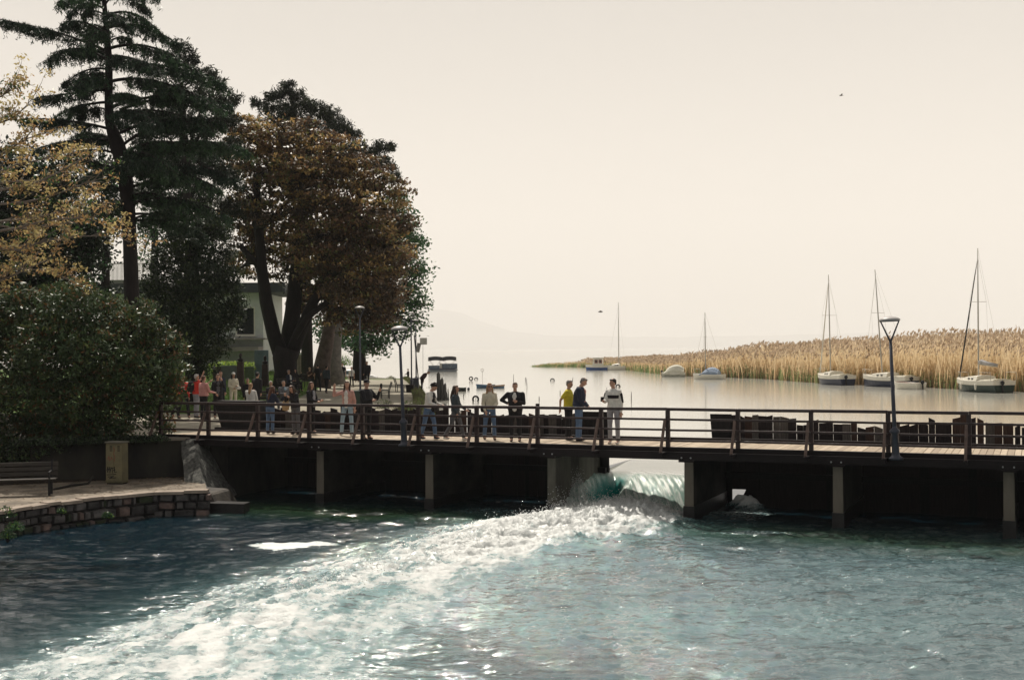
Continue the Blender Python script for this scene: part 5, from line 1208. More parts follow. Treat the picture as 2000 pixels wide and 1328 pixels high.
# pole bundle and rigging behind the strollers
p = G(690, 745)+Vector((0, 1.5, 0)); Yp = p.y; r = empty('pole_tripod', p, label='pale wooden poles tied into a tall tripod behind the strollers', cat='poles')
top = D(694, 650, Yp)
for dx, dy in ((-.28, 0), (.02, .3), (.3, -.1)): MB().tube([p+Vector((dx, dy, 0)), top+Vector((dx*.1, 0, .15))], .035, 7).build('pole', twig, r)
mb = MB(); mb.lathe(top+Vector((0, 0, .15)), [(.05, 0), (.12, .1), (.1, .3), (.02, .36)], 10); mb.build('cap', steel_blue, r)
mb = MB(); mb.tube([D(710, 648, 54)+Vector((0, 0, 0)), D(735, 655, 52), D(760, 657, 46), D(778, 656, 40)], .008, 5); tag(mb.build('cable', wood_strut), 'thin pale cable hanging between the promenade lamp and the bridge lamp', 'cable')
# broken piles at the bank
for i, (px, pt, w) in enumerate(((858, 731, .16), (865, 742, .14), (871, 752, .12), (874, 770, .08), (877, 762, .05))):
    b0 = P(px, 788, LAKE-.3)+Vector((-.1, -1.2, 0)); Yp = b0.y; t = D(px-2, pt, Yp); b0 = Vector((t.x+.05, Yp, LAKE-.4)); mb = MB()
    mb.tube([b0, b0.lerp(t, .5), t, t+Vector((.02, 0, .15))], [w, w*.95, w*.8, w*.25], 7)
    tag(mb.build('wooden_pile', mat('grey_driftwood', (.10, .095, .09), .9, .4, 4, .8, stretch=(4, 4, .6))), ('tallest grey broken pile at the bank edge', 'second tallest grey broken pile, just right of the tallest', 'third grey broken pile from the left, split at the top', 'short stub of a pile at the right foot of the broken piles', 'thinnest leaning stake right of the broken piles')[i], 'pile', 'broken piles at the bank')

# promenade benches
def metal_bench(label, px, py, rz, Lb=1.7):
    c = G(px, py); r = empty('metal_bench', c, rz, label=label, cat='bench', group='benches on the promenade'); m = mat('bench_metal', (.05, .048, .05), .5)
    mb = MB()
    for k in range(6): mb.box(loc(r, 0, -.2+.08*k, .45), (Lb, .045, .02), rz)
    mb.build('seat', m, r)
    mb = MB()
    for k in range(5): mb.box(loc(r, 0, .24+.03*k, .52+.08*k), (Lb, .015, .045), rz, rx=-.3)
    mb.build('backrest', m, r)
    for sx in (-1, 1):
        mb = MB(); x_ = sx*(Lb/2-.1); mb.tube([loc(r, x_, -.2, 0), loc(r, x_, -.2, .44), loc(r, x_, .22, .44), loc(r, x_, .37, .9)], .025, 6); mb.tube([loc(r, x_, .22, .44), loc(r, x_, .2, 0)], .025, 6); mb.build('leg', m, r)
    return r
metal_bench('nearer dark slatted metal bench on the promenade, seen end-on right of the black lamp', 752, 778, R(-82))
metal_bench('farther dark slatted metal bench on the promenade, turned towards the lake', 781, 765, R(100))

# ------------------------------------------------------------------ BOATS
def wat(px, py): return P(px, py, LAKE)
def hull_mesh(r, L_, Bm, H, low, high, split=.55, transom=.75, bow=.25, sheer=.2, name='hull'):
    n = 12; rings = []
    for i in range(n+1):
        t = i/n; x = -L_/2+L_*t
        w = Bm/2*(transom+(1-transom)*math.sin(min(1, t*2)*math.pi/2))*(1 if t < .5 else math.cos((t-.5)*math.pi)**.75 if t < 1 else 0)+.01
        zs = H*(1+sheer*(2*t-.7)**2*.8); xb = x-(bow*(t**3)*L_*.12)
        rings.append([Vector((xb, 0, -.25)), Vector((xb, w*.72, -.12)), Vector((x-(x-xb)*.5, w*.93, zs*split)), Vector((x, w, zs*split+.03)), Vector((x, w*1.02, zs))])
    for nm, a, b_, m in ((name, 0, 2, low), ('topside', 2, 4, high)):
        mb = MB()
        for s_ in (1, -1):
            for q0, q1 in zip(rings, rings[1:]):
                for j in range(a, b_):
                    v = [q0[j], q1[j], q1[j+1], q0[j+1]]; mb.add([loc(r, p.x, p.y*s_, p.z) for p in v], [(0, 1, 2, 3) if s_ < 0 else (3, 2, 1, 0)], 0, True)
        q = rings[0]; mb.add([loc(r, p.x, p.y, p.z) for p in q[a:b_+1]]+[loc(r, p.x, -p.y, p.z) for p in reversed(q[a:b_+1])], [tuple(range(2*(b_-a+1)))])
        mb.build(nm, m, r)
    return rings
def deck_mesh(r, rings, m, drop=.02, i0=0, name='deck'):
    mb = MB()
    for q0, q1 in zip(rings[i0:], rings[i0+1:]): mb.add([loc(r, q0[4].x, q0[4].y*.98, q0[4].z-drop), loc(r, q1[4].x, q1[4].y*.98, q1[4].z-drop), loc(r, q1[4].x, -q1[4].y*.98, q1[4].z-drop), loc(r, q0[4].x, -q0[4].y*.98, q0[4].z-drop)], [(0, 3, 2, 1)])
    mb.build(name, m, r)
def cabin(r, x0, x1, w0, w1, z0, h, m, name='cabin', glass=True):
    mb = MB(); secs = []
    for t in (0, .15, .5, .85, 1): x = x0+(x1-x0)*t; hh = h*(1-.45*t if t > .1 else .92)*(1 if t < 1 else .35); w = w0+(w1-w0)*t; secs.append([(x, -w, z0), (x+.02, -w*.85, z0+hh*.8), (x+.04, -w*.4, z0+hh), (x+.04, w*.4, z0+hh), (x+.02, w*.85, z0+hh*.8), (x, w, z0)])
    for a, b_ in zip(secs, secs[1:]):
        for j in range(5): mb.add([loc(r, *a[j]), loc(r, *b_[j]), loc(r, *b_[j+1]), loc(r, *a[j+1])], [(0, 1, 2, 3)], 0, True)
    mb.add([loc(r, *p) for p in secs[0]], [(0, 1, 2, 3, 4, 5)]); mb.add([loc(r, *p) for p in secs[-1]], [(5, 4, 3, 2, 1, 0)])
    c_ = mb.build(name, m, r)
    if glass:
        for s_ in (-1, 1):
            for t in (.28, .5):
                x = x0+(x1-x0)*t; w = w0+(w1-w0)*t; mb = MB(); mb.ell(loc(r, x, s_*w*.95, z0+h*.36), (.17, .03, .07), 10, 6, M=Euler((0, 0, r.rotation_euler.z)).to_matrix()); mb.build('window', glass_dark, c_)
    return c_
def rigging(r, xm, zm, H, lean, bowx, bowz, furl=None, spread=.45, rake=0, Lb=None, cover=None):
    M0 = loc(r, xm, 0, zm); top = M0+Vector((lean*H, 0, H)); mb = MB(); mb.tube([M0, M0.lerp(top, .5), top], [.06, .055, .035], 8); ms = mb.build('mast', alum, r)
    mb = MB(); c = M0.lerp(top, .58); a = loc(r, xm, -.5, 0)-loc(r, xm, .5, 0); mb.tube([c-a*spread*1.6, c+a*spread*1.6], .016, 5); mb.build('spreader', alum, ms)
    mb = MB()
    for s_ in (-1, 1): e_ = c+a*spread*1.6*s_; mb.tube([M0.lerp(top, .93), e_], .007, 4); mb.tube([e_, loc(r, xm-.1, -s_*.9, zm-.2)], .007, 4)
    mb.tube([top, loc(r, -bowx, 0, zm)], .007, 4); mb.build('shrouds', alum, ms)
    mb = MB(); a_ = M0.lerp(top, .93); b_ = loc(r, bowx, 0, bowz); mb.tube([a_, a_.lerp(b_, .08), a_.lerp(b_, .5), a_.lerp(b_, .93), b_], [.012, .03, .055, .06, .02] if furl else .009, 7); mb.build('forestay', furl or alum, ms)
    if cover: mb = MB(); q0, q1 = loc(r, xm-.12, 0, zm+1.05), loc(r, xm-Lb, 0, zm+.85); mb.tube([q0, q0.lerp(q1, .12)+Vector((0, 0, .06)), q0.lerp(q1, .5), q1], [.09, .17, .13, .07], 10); bo = mb.build('sail_cover', cover, r); mb = MB(); mb.tube([q0-Vector((0, 0, .16)), q1-Vector((0, 0, .13))], .045, 8); mb.build('boom', alum, r)
def pulpit(r, x, z, w):
    mb = MB()
    for s_ in (-1, 1): mb.tube([loc(r, x-.75, s_*w, z), loc(r, x-.75, s_*w, z+.5), loc(r, x-.1, s_*.12, z+.55), loc(r, x-.15, s_*.1, z)], .018, 5)
    mb.tube([loc(r, x-.1, -.12, z+.55), loc(r, x-.1, .12, z+.55)], .018, 5); mb.build('pulpit', alum, r)
def outboard(r, x, y, z, parent=None):
    mb = MB(); mb.ell(loc(r, x-.12, y, z+.30), (.16, .12, .17), 10, 8); mb.tube([loc(r, x-.12, y, z+.2), loc(r, x-.16, y, -.3)], [.07, .05], 8); mb.build('outboard_motor', black_rub, r)
def heading(px_bow, px_stern): return 0
def sailboat(label, px, py, L_, Bm, rz, low, high, H, mastH, lean, furl, xm=.1, cover=None, Lb=2.2, out=True, fb=.85):
    c = wat(px, py); r = empty('sailboat', c, rz, label=label, cat='sailboat'); rings = hull_mesh(r, L_, Bm, fb, low, high, .62); deck_mesh(r, rings, white_gel)
    cabin(r, -L_*.12, L_*.30, Bm*.36, Bm*.22, fb-.03, .48, white_gel); cabin(r, -L_*.46, -L_*.13, Bm*.34, Bm*.36, fb-.03, .22, mat('cockpit_cover', (.55, .52, .42), .7), 'cockpit_cover', False)
    rigging(r, L_*xm, fb+.35, mastH, lean, L_*.48, fb+.15, furl, cover=cover, Lb=Lb); pulpit(r, L_*.5, fb+.08, .35)
    if out: outboard(r, -L_*.5, .25, .45)
    return r
s1 = 20.9
sailboat('navy-hulled sailboat moored farthest left of the three large sailboats at the reeds', 1628, 751, 5.6, 2.1, R(102), navy, white_gel, 1, 9.0, -.012, white_gel)
sailboat('navy-hulled sailboat with left-leaning mast and small white dinghy alongside', 1733, 755, 6.0, 2.15, R(116), navy, white_gel, 1, 9.0, -.06, None)
rD = sailboat('dark green sailboat with grey sail cover on its boom, farthest right at the reeds', 1916, 765, 5.6, 2.5, R(104), green_hull, white_gel, 1, 9.7, .005, black_rub, xm=.05, cover=mat('sail_cover_cloth', (.32, .31, .31), .8, .2, 4, .4), Lb=2.3)
mb = MB()
for s_ in (-1, 1): mb.tube([loc(rD, -2.7, s_*1.1, .9), loc(rD, -2.7, s_*1.1, 1.5), loc(rD, -1.4, s_*1.15, 1.5), loc(rD, -1.4, s_*1.15, .9)], .018, 5)
mb.build('stern_rail', alum, rD); mb = MB(); mb.box(loc(rD, -2.74, .1, .62), (.05, .8, .5), rD.rotation_euler.z); mb.build('hatch', mat('hatch_red', (.16, .05, .04), .6), rD)
def rowboat(label, px, py, L_, Bm, rz, low, high, inner, fb=.42, name='rowing_boat', motor=False, cat='rowing boat'):
    c = wat(px, py); r = empty(name, c, rz, label=label, cat=cat); rings = hull_mesh(r, L_, Bm, fb, low, high, .6, transom=.8)
    mb = MB()
    for q0, q1 in zip(rings, rings[1:]): mb.add([loc(r, q0[4].x, q0[4].y*.90, q0[4].z-.10), loc(r, q1[4].x, q1[4].y*.90, q1[4].z-.10), loc(r, q1[4].x, -q1[4].y*.90, q1[4].z-.10), loc(r, q0[4].x, -q0[4].y*.90, q0[4].z-.10)], [(0, 3, 2, 1)])
    mb.build('floor', inner, r)
    for x in (-.2, .15): mb = MB(); mb.box(loc(r, L_*x, 0, fb-.03), (.22, Bm*.9, .03), rz); mb.build('thwart', inner, r)
    mb = MB()
    for s_ in (-1, 1): mb.tube([loc(r, q[4].x, s_*q[4].y, q[4].z) for q in rings], .03, 6)
    mb.build('gunwale', high, r)
    if motor: outboard(r, -L_*.5, 0, .3)
    return r
redwood = mat('boat_red_brown', (.30, .09, .055), .6, .2, 4)
rowboat('small white dinghy with red-brown inside and black outboard, beside the leaning-mast sailboat', 1773, 760, 2.9, 1.4, R(118), white_gel, white_gel, redwood, .5, motor=True, cat='dinghy', name='dinghy')
blue_p = mat('faded_blue_paint', (.07, .15, .25), .7, .35, 4); rowboat('low blue rowing boat adrift near the mooring tyres', 948, 758, 1.7, .9, R(175), blue_p, blue_p, redwood, .28)
rowboat('faded blue and tan rowing boat touching the right end of the blue rowing boat', 971, 758, 1.4, .8, R(10), blue_p, mat('tan_paint', (.38, .27, .19), .7), redwood, .24)
rowboat('small black-green boat floating right of the broken piles', 899, 764, .95, .6, R(172), black_rub, mat('dull_green', (.03, .05, .045), .6), black_rub, .28)
c = wat(915, 762); tag(MB().ell(c+Vector((0, 0, .1)), (.12, .1, .15), 10, 8).build('mooring_buoy', steel_blue), 'small dark blue float beside the black-green boat', 'float')
# covered motor boats
def tarp(r, x0, x1, w, z0, h, m, name='tarpaulin'):
    mb = MB(); n = 9; prev = None
    for i in range(n+1):
        t = i/n; x = x0+(x1-x0)*t; hh = h*(math.sin(math.pi*min(1, .08+t*1.02))**.45)*(1-.25*t); s_ = [(x, -w, z0-.1), (x, -w*.93, z0+hh*.35), (x, -w*.5, z0+hh*.82), (x, 0, z0+hh), (x, w*.5, z0+hh*.82), (x, w*.93, z0+hh*.35), (x, w, z0-.1)]
        if prev:
            for j in range(6): mb.add([loc(r, *prev[j]), loc(r, *s_[j]), loc(r, *s_[j+1]), loc(r, *prev[j+1])], [(0, 1, 2, 3)], 0, False)
        else: mb.add([loc(r, *p) for p in s_], [tuple(range(7))])
        prev = s_
    mb.add([loc(r, *p) for p in prev], [tuple(range(6, -1, -1))]); mb.build(name, m, r)
c = wat(1384, 741); rz = R(152); r = empty('sailboat', c, rz, label='small white sailboat under a light blue tarpaulin with a thin mast', cat='sailboat'); rg = hull_mesh(r, 3.6, 1.5, .55, white_gel, white_gel); deck_mesh(r, rg, white_gel); tarp(r, -1.2, .9, .68, .58, .85, blue_tarp); rigging(r, .35, 1.0, 6.4, 0, 1.7, .8, None, .3); pulpit(r, 1.75, .65, .25)
c = wat(1315, 736); r = empty('motor_boat', c, R(170), label='small motor boat covered by a cream tarpaulin at the reeds', cat='motor boat'); rg = hull_mesh(r, 2.9, 1.5, .5, mat('cream_hull', (.5, .5, .42), .5), white_gel); tarp(r, -1.3, 1.25, .72, .45, 1.15, mat('cream_tarp', (.62, .60, .50), .8, .15, 3, .3)); outboard(r, 1.5, 0, .35)
c = wat(1167, 723); r = empty('cabin_boat', c, R(166), label='blue and white cabin boat with red-framed windows beside the low green reeds', cat='cabin boat'); bl = mat('boat_bright_blue', (.03, .10, .32), .5); rg = hull_mesh(r, 3.9, 1.7, .75, bl, white_gel); deck_mesh(r, rg, white_gel)
mb = MB(); mb.hexa([loc(r, x, y, z) for x, y, z in ((-.9, -.65, .78), (.75, -.65, .78), (.75, .65, .78), (-.9, .65, .78), (-.85, -.6, 1.95), (.55, -.6, 1.95), (.55, .6, 1.95), (-.85, .6, 1.95))]); w = mb.build('wheelhouse', white_gel, r, bevel=.03)
for i, x in enumerate((-.55, .15)):
    mb = MB(); mb.box(loc(r, x-.05, .66, 1.42), (.5, .06, .55), R(166)); wf = mb.build('window', redwood, w); mb = MB(); mb.box(loc(r, x-.05, .70, 1.44), (.30, .02, .36), R(166)); mb.build('pane', glass_dark, wf)
mb = MB(); mb.box(loc(r, -.15, 0, 2.0), (1.75, 1.45, .07), R(166)); mb.build('roof', white_gel, r)
mb = MB(); mb.tube([loc(r, 1.0, s_*.5, z) for s_, z in ((-1, .75), (-1, 1.25), (1, 1.25), (1, .75))], .02, 5); mb.tube([loc(r, 1.9, 0, .8), loc(r, 1.85, 0, 1.3), loc(r, 1.0, .5, 1.25)], .02, 5); mb.build('bow_rail', alum, r)
c = wat(1204, 723); r = empty('sailboat', c, R(165), label='white sailboat with the tallest thin mast, beside the blue cabin boat', cat='sailboat'); rg = hull_mesh(r, 3.0, 1.4, .65, white_gel, white_gel); deck_mesh(r, rg, white_gel); cabin(r, -.6, .8, .5, .35, .62, .5, white_gel); rigging(r, -.4, .9, 10.0, 0, 1.4, .8, None, .3)
# pontoon boat
c = wat(865, 726); rz = R(8); r = empty('pontoon_boat', c, rz, label='grey-blue pontoon boat with two dark canopies moored by the promenade', cat='boat')
for s_ in (-1, 1): mb = MB(); mb.tube([loc(r, -2.4, s_*.75, .12), loc(r, 1.9, s_*.75, .12), loc(r, 2.35, s_*.75, .28)], [.28, .28, .05], 12); mb.build('float', mat('pontoon_metal', (.22, .24, .26), .4, .15, metal=.3), r)
mb = MB(); mb.box(loc(r, 0, 0, .46), (4.6, 2.0, .10), rz); mb.build('deck', navy, r)
side = mat('pontoon_side', (.08, .11, .15), .5, .3, 3)
for x0_, x1_, h in ((-2.25, -.6, .5), (-.1, 2.25, .78)):
    for s_ in (-1, 1): mb = MB(); mb.box(loc(r, (x0_+x1_)/2, s_*.97, .515+h/2), (x1_-x0_, .05, h), rz); mb.build('side_panel', side, r, bevel=.01)
for x in (.4, 1.4): mb = MB(); mb.box(loc(r, x, .4, .75), (.6, .7, .45), rz); mb.build('seat', mat('boat_seat', (.3, .3, .3), .7), r, bevel=.05)
mb = MB(); mb.box(loc(r, -.35, -.3, .95), (.35, .5, .85), rz); mb.build('console', white_gel, r, bevel=.04)
for x0_, x1_ in ((-2.3, -.12), (.02, 2.1)):
    mb = MB(); n = 8
    for i in range(n): a, b_ = x0_+(x1_-x0_)*i/n, x0_+(x1_-x0_)*(i+1)/n; za, zb_ = [2.35+.12*math.sin(math.pi*(q-x0_)/(x1_-x0_)) for q in (a, b_)]; mb.hexa([loc(r, a, -1, za-.62), loc(r, b_, -1, zb_-.62), loc(r, b_, 1, zb_-.62), loc(r, a, 1, za-.62), loc(r, a, -.9, za), loc(r, b_, -.9, zb_), loc(r, b_, .9, zb_), loc(r, a, .9, za)])
    cn = mb.build('canopy', mat('canopy_cloth', (.022, .022, .028), .8, .3, 3, .3), r)
    mb = MB()
    for s_ in (-1, 1): m_ = (x0_+x1_)/2; mb.tube([loc(r, m_, s_*.98, .6), loc(r, x0_+.08, s_*.98, 1.95)], .022, 5); mb.tube([loc(r, m_, s_*.98, .6), loc(r, x1_-.08, s_*.98, 1.95)], .022, 5)
    mb.build('canopy_frame', alum, cn)
# tyres and stakes in the lake
for i, (px, py, ro, up_, a0) in enumerate(((929, 783, .27, .12, 0), (920, 744, .26, .26, 0), (930, 741, .24, .02, 0), (1079, 744, .26, .05, 0), (1207, 756, .26, .02, 0))):
    c = wat(px, py); r = empty('tyre_mooring', c, label=('largest black mooring tyre standing half out of the lake behind the long-haired woman', 'full round black tyre hung on a stake left of the blue rowing boat', 'small half-sunk tyre arc beside the full round tyre', 'lone half-sunk tyre arc farther out in the middle of the lake', 'half-sunk tyre arc just behind the head of the tracksuit man')[i], cat='tyre', group='tyres on mooring stakes'); rr = ro*.76
    M = Euler((0, 0, .2*(i-2))).to_matrix(); mb = MB(); mb.torus(c+Vector((0, 0, up_)), rr, ro*.24, M, 24, 8); mb.build('tyre', black_rub, r); MB().tube([c-Vector((0, 0, .6)), c+Vector((.02, 0, up_+ro*.4))], .022, 6).build('stake', wood_strut, r)
c = wat(942, 742); r = empty('lifebuoy_stake', c, label='thin ring on top of a tall stake above the blue rowing boat', cat='stake'); t = D(942, 723, c.y); MB().torus(t, .17, .02, Euler((0, 0, 0)).to_matrix(), 20, 6).build('ring', wood_strut, r); MB().tube([c-Vector((0, 0, .5)), t], .018, 6).build('pole', wood_strut, r)
for i, (px, y0, y1, ln) in enumerate(((1003, 751, 731, 0), (1025, 740, 737, .2), (1030, 756, 738, -.25), (1053, 783, 774, 0), (1094, 770, 762, 0), (1118, 745, 737, .1), (1233, 783, 765, 0), (1185, 762, 757, 0), (905, 776, 768, .1), (1026, 746, 738, 0))):
    c = wat(px, y0); t = D(px+ln*10, y1, c.y); o = MB().tube([c-Vector((0, 0, .5)), c.lerp(t, .5), t], [.028, .026, .018], 6).build('mooring_stake', wood_dark)
    tag(o, ('tallest dark stake in the open lake, above the man with hand on hip', 'pale short end of the hooked stake pair in mid lake', 'bent leaning stake of the hooked pair in mid lake', 'short stake just above the handrail, left of the yellow shirt', 'short stake higher up, nearest the head of the person in yellow', 'faint thin stake farther out right of the lone tyre arc', 'stake right of the tracksuit man above the handrail', 'stub of a stake left of the tracksuit man', 'short stake below the black-green boat', 'stub beside the hooked stake pair in mid lake')[i], 'stake', 'mooring stakes in the lake')
mb = MB(); c = wat(1030, 756)
# birds
def bird(label, px, py, Y, s_=.5):
    c = D(px, py, Y); r = empty('gull', c, label=label, cat='bird'); mb = MB(); mb.ell(c, (.22*s_*2, .07*s_*2, .07*s_*2), 10, 8); mb.ell(c+Vector((-.24*s_*2, 0, .02)), (.07*s_, .06*s_, .06*s_), 8, 6)
    for k in (-1, 1): mb.add([c+Vector((-.08, k*.03, .02)), c+Vector((.08, k*.03, .02)), c+Vector((.10, k*.35*s_*2, .14)), c+Vector((.02, k*.72*s_*2, .05)), c+Vector((-.08, k*.35*s_*2, .15))], [(0, 1, 2, 3, 4)])
    mb.add([c+Vector((.2*s_*2, -.04, 0)), c+Vector((.36*s_*2, -.07, 0)), c+Vector((.36*s_*2, .07, 0)), c+Vector((.2*s_*2, .04, 0))], [(0, 1, 2, 3)])
    mb.build('body', mat('bird_grey', (.12, .11, .11), .8), r)
bird('small dark bird gliding low over the lake', 1173, 609, 120); bird('tiny distant bird high in the sky', 1643, 187, 150)
tag(MB().box(B(upx(1480, 2.3), 2.3, DECK+.035), (.16, .09, .05), .3).build('paper_scrap', white_gel, None, bevel=.01), 'small white paper scrap lying on the bridge deck', 'litter')

for pos_, nm_ in ((-1.2, 0), (.6, 0)): mb = MB(); p_ = loc(rD, pos_, 1.32, .45); mb.tube([p_+Vector((0, 0, .22)), p_, p_-Vector((0, 0, .25))], [.05, .10, .05], 8); mb.build('fender', white_gel, rD)
c = wat(1954, 764); tag(MB().ell(c+Vector((0, 0, .10)), (.13, .13, .13), 10, 8).build('mooring_buoy', white_gel), 'small white round buoy floating beside the dark green sailboat', 'buoy')

# ------------------------------------------------------------------ PEOPLE
def cloth(n, c, r=.85): return mat('cloth_'+n, c, r, .18, 9, .25, bscale=25)
CL = dict(black=cloth('black', (.014, .013, .016)), navy=cloth('navy', (.02, .026, .05)), white=cloth('white', (.70, .68, .64)), cream=cloth('cream', (.62, .57, .45)), yellow=cloth('yellow', (.62, .52, .04)), jeans=cloth('jeans', (.09, .15, .26)), pale_jeans=cloth('pale_jeans', (.28, .38, .46)), grey=cloth('grey', (.30, .30, .33)), teal=cloth('teal', (.045, .06, .07)), pink=cloth('pink', (.56, .26, .24)), red=cloth('red', (.66, .05, .035)), rose=cloth('rose', (.50, .28, .24)), brown=cloth('brown', (.07, .035, .025)), maroon=cloth('maroon', (.045, .02, .025)), olive=cloth('olive', (.05, .055, .05)), orange=cloth('orange', (.50, .17, .08)), tan=cloth('tan', (.40, .27, .14)), darkgrey=cloth('darkgrey', (.10, .10, .11)))
HC = dict(dark=mat('hair_dark', (.018, .012, .011), .6, .3, 14, .4), brown=mat('hair_brown', (.05, .028, .018), .6, .3, 14, .4), auburn=mat('hair_auburn', (.10, .04, .022), .6, .3, 14, .4), blond=mat('hair_blond', (.34, .20, .10), .6, .3, 14, .4), white=mat('hair_white', (.55, .53, .50), .7, .1, 14, .4), grey=mat('hair_grey', (.20, .18, .17), .7, .2, 14, .4))
def adir(sw, ab, side): return Vector((side*math.sin(R(ab)), -math.sin(R(sw))*math.cos(R(ab)), -math.cos(R(sw))*math.cos(R(ab))))
def person(label, base, face, H=1.72, lean=0, armL=(0, 8, 12, 5), armR=(0, 8, 12, 5), legL=(0, 3, 2), legR=(0, 3, 2), top='black', sleeve='long', inner=None, pants='black', skirt=0, shoes='black', hair='dark', style='short', head=0, nod=0, cap=None, glasses=False, build=1.0, fine=True, seat=None, strap=None, stripe=None, coat=0, group=None, fullzip=None):
    """face: 0 looks at the camera, 90 to the right of the picture; arms: swing, out, elbow, inward; legs: swing, out, knee"""
    vox = .0125 if fine else .02; sc_ = H/1.72
    r = empty('person', base, R(face), label=label, cat='person', group=group)
    hip_z = .92; Ls = Matrix.Rotation(R(lean), 3, 'X')  # lean forward = toward -Y
    def T(x, y, z): return Vector((0, 0, 0))+Ls @ Vector((x, y, z))
    jt = {}
    hipc = Vector((0, 0, 0))
    nk = T(0, .0, .50); hd = nk+Ls @ Matrix.Rotation(R(nod), 3, 'X') @ Vector((0, -.02, .155)); HM = Ls @ Matrix.Rotation(R(nod), 3, 'X') @ Matrix.Rotation(R(head), 3, 'Z')
    low = 1e9; legs = []
    for side, lg in ((1, legL), (-1, legR)):
        h = Vector((side*.09, 0, -.02)); k = h+adir(lg[0], lg[1], side)*.44; a = k+adir(lg[0]-lg[2], lg[1]*.4, side)*.42; legs.append((h, k, a, side)); low = min(low, a.z)
    arms = []
    for side, ar in ((1, armL), (-1, armR)):
        s_ = T(side*.168*build, .0, .415); e_ = s_+Ls @ adir(ar[0], ar[1], side)*.285; d2 = Ls @ Vector((-side*math.sin(R(ar[3])), -math.sin(R(ar[0]+ar[2]))*math.cos(R(ar[3])), -math.cos(R(ar[0]+ar[2]))*math.cos(R(ar[3])))); w = e_+d2*.25
        arms.append((s_, e_, w, d2, side))
    off = Vector((0, 0, -low+.085))
    if seat is not None: off = Vector((0, 0, seat+.12))
    def q(v): return (v+off)*sc_
    def ring_tube(mb, pts_, fl=.62):   # elliptical body tube: pts (x,y,z,halfwidth,depth)
        n = 14; vs_ = []; fs = []
        for (c, w, d) in pts_:
            for j in range(n): t = 2*math.pi*j/n; vs_.append(q(c+Ls @ Vector((w*math.cos(t), d*math.sin(t), 0))))
        for i in range(len(pts_)-1):
            for j in range(n): j2 = (j+1) % n; fs.append((i*n+j, i*n+j2, (i+1)*n+j2, (i+1)*n+j))
        fs.append(tuple(range(n-1, -1, -1))); fs.append(tuple((len(pts_)-1)*n+j for j in range(n))); mb.add(vs_, fs, 0, True)
    def cap_(mb, a, b_, ra, rb):
        a, b_ = q(a), q(b_); mb.tube([a, a.lerp(b_, .5), b_], [ra*sc_, (ra+rb)/2*sc_*1.04, rb*sc_], 10); mb.ell(a, (ra*sc_,)*3, 10, 8); mb.ell(b_, (rb*sc_,)*3, 10, 8)
    def torso(mb, o=0, z0=-.10, z1=.50, hem=0):
        g = build
        prof = [(-.12, .155+hem, .105+hem), (-.02, .165*g+hem*.6, .115*g+hem*.6), (.10, .142*g, .105*g*g), (.20, .145*g, .11*g*g), (.33, .168*g, .118*g), (.41, .155*g, .10), (.465, .095, .072), (.50, .062, .058)]
        pts_ = [(T(0, 0, z), w+o, d+o) for z, w, d in prof if z0 <= z <= z1]; ring_tube(mb, pts_)
    # body (skin) ------------------------------------------------
    mb = MB(); torso(mb, -.004); cap_(mb, T(0, 0, .46), nk+(hd-nk)*.45, .056, .052)
    for s_, e_, w, d2, side in arms:
        cap_(mb, T(side*.10, 0, .42), s_, .052, .050); cap_(mb, s_, e_, .047*build, .036); cap_(mb, e_, w, .036, .024)
        pl = w+d2*.045; nrm = Vector((0, 1, 0)) if abs(d2.y) < .7 else Vector((0, 0, 1)); ac = d2.cross(nrm).normalized(); cu = ac.cross(d2)
        mb.tube([q(w), q(pl), q(w+d2*.09)], [.022*sc_, .036*sc_, .034*sc_], 8)
        if fine:
            for j, ln in enumerate((.062, .072, .068, .052)):
                b0 = w+d2*.085+ac*(.026-.0175*j); m0 = b0+d2*ln*.5+cu*.006; t0 = m0+(d2*.8+cu*.6)*ln*.5; mb.tube([q(b0), q(m0), q(t0)], [.0105*sc_, .0098*sc_, .0085*sc_], 6)
            t0 = w+d2*.03+ac*.03; mb.tube([q(t0), q(t0+ac*.022+d2*.025), q(t0+ac*.026+d2*.055+cu*.012)], [.013*sc_, .011*sc_, .009*sc_], 6)
    for h, k, a, side in legs:
        cap_(mb, h, k, .078*build, .052); cap_(mb, k, a, .052, .034); cap_(mb, a, a+Vector((0, -.13, -.05)), .034, .026)
    hq = q(hd); S_ = sc_
    mb.ell(hq+HM @ Vector((0, .012, .02))*S_, (.074*S_, .092*S_, .10*S_), 16, 12, M=HM); mb.ell(hq+HM @ Vector((0, -.022, -.042))*S_, (.055*S_, .06*S_, .068*S_), 14, 10, M=HM)
    mb.ell(hq+HM @ Vector((0, -.088, -.012))*S_, (.012*S_, .018*S_, .026*S_), 8, 6, M=HM)
    for side in (-1, 1): mb.ell(hq+HM @ Vector((side*.073, .005, -.005))*S_, (.012*S_, .02*S_, .03*S_), 8, 6, M=HM)
    remesh(mb, vox*sc_ if not fine else .0105, 'body', skin, r, local=True, smooth=1)
    if fine:
        for side in (-1, 1): mb = MB(); mb.ell(hq+HM @ Vector((side*.030, -.074, .006))*S_, (.012*S_, .008*S_, .006*S_), 8, 6, M=HM); o = mb.build('eye', HC['dark']); o.parent = r
        mb = MB(); mb.ell(hq+HM @ Vector((0, -.078, -.052))*S_, (.021*S_, .007*S_, .005*S_), 8, 6, M=HM); o = mb.build('mouth', mat('lips', (.30, .10, .08), .5)); o.parent = r
    def sub(nm, fn, m, v=None, par=None, sm=1):
        mb_ = MB(); fn(mb_); return remesh(mb_, v or max(vox, .014), nm, m, par or r, local=True, smooth=sm)
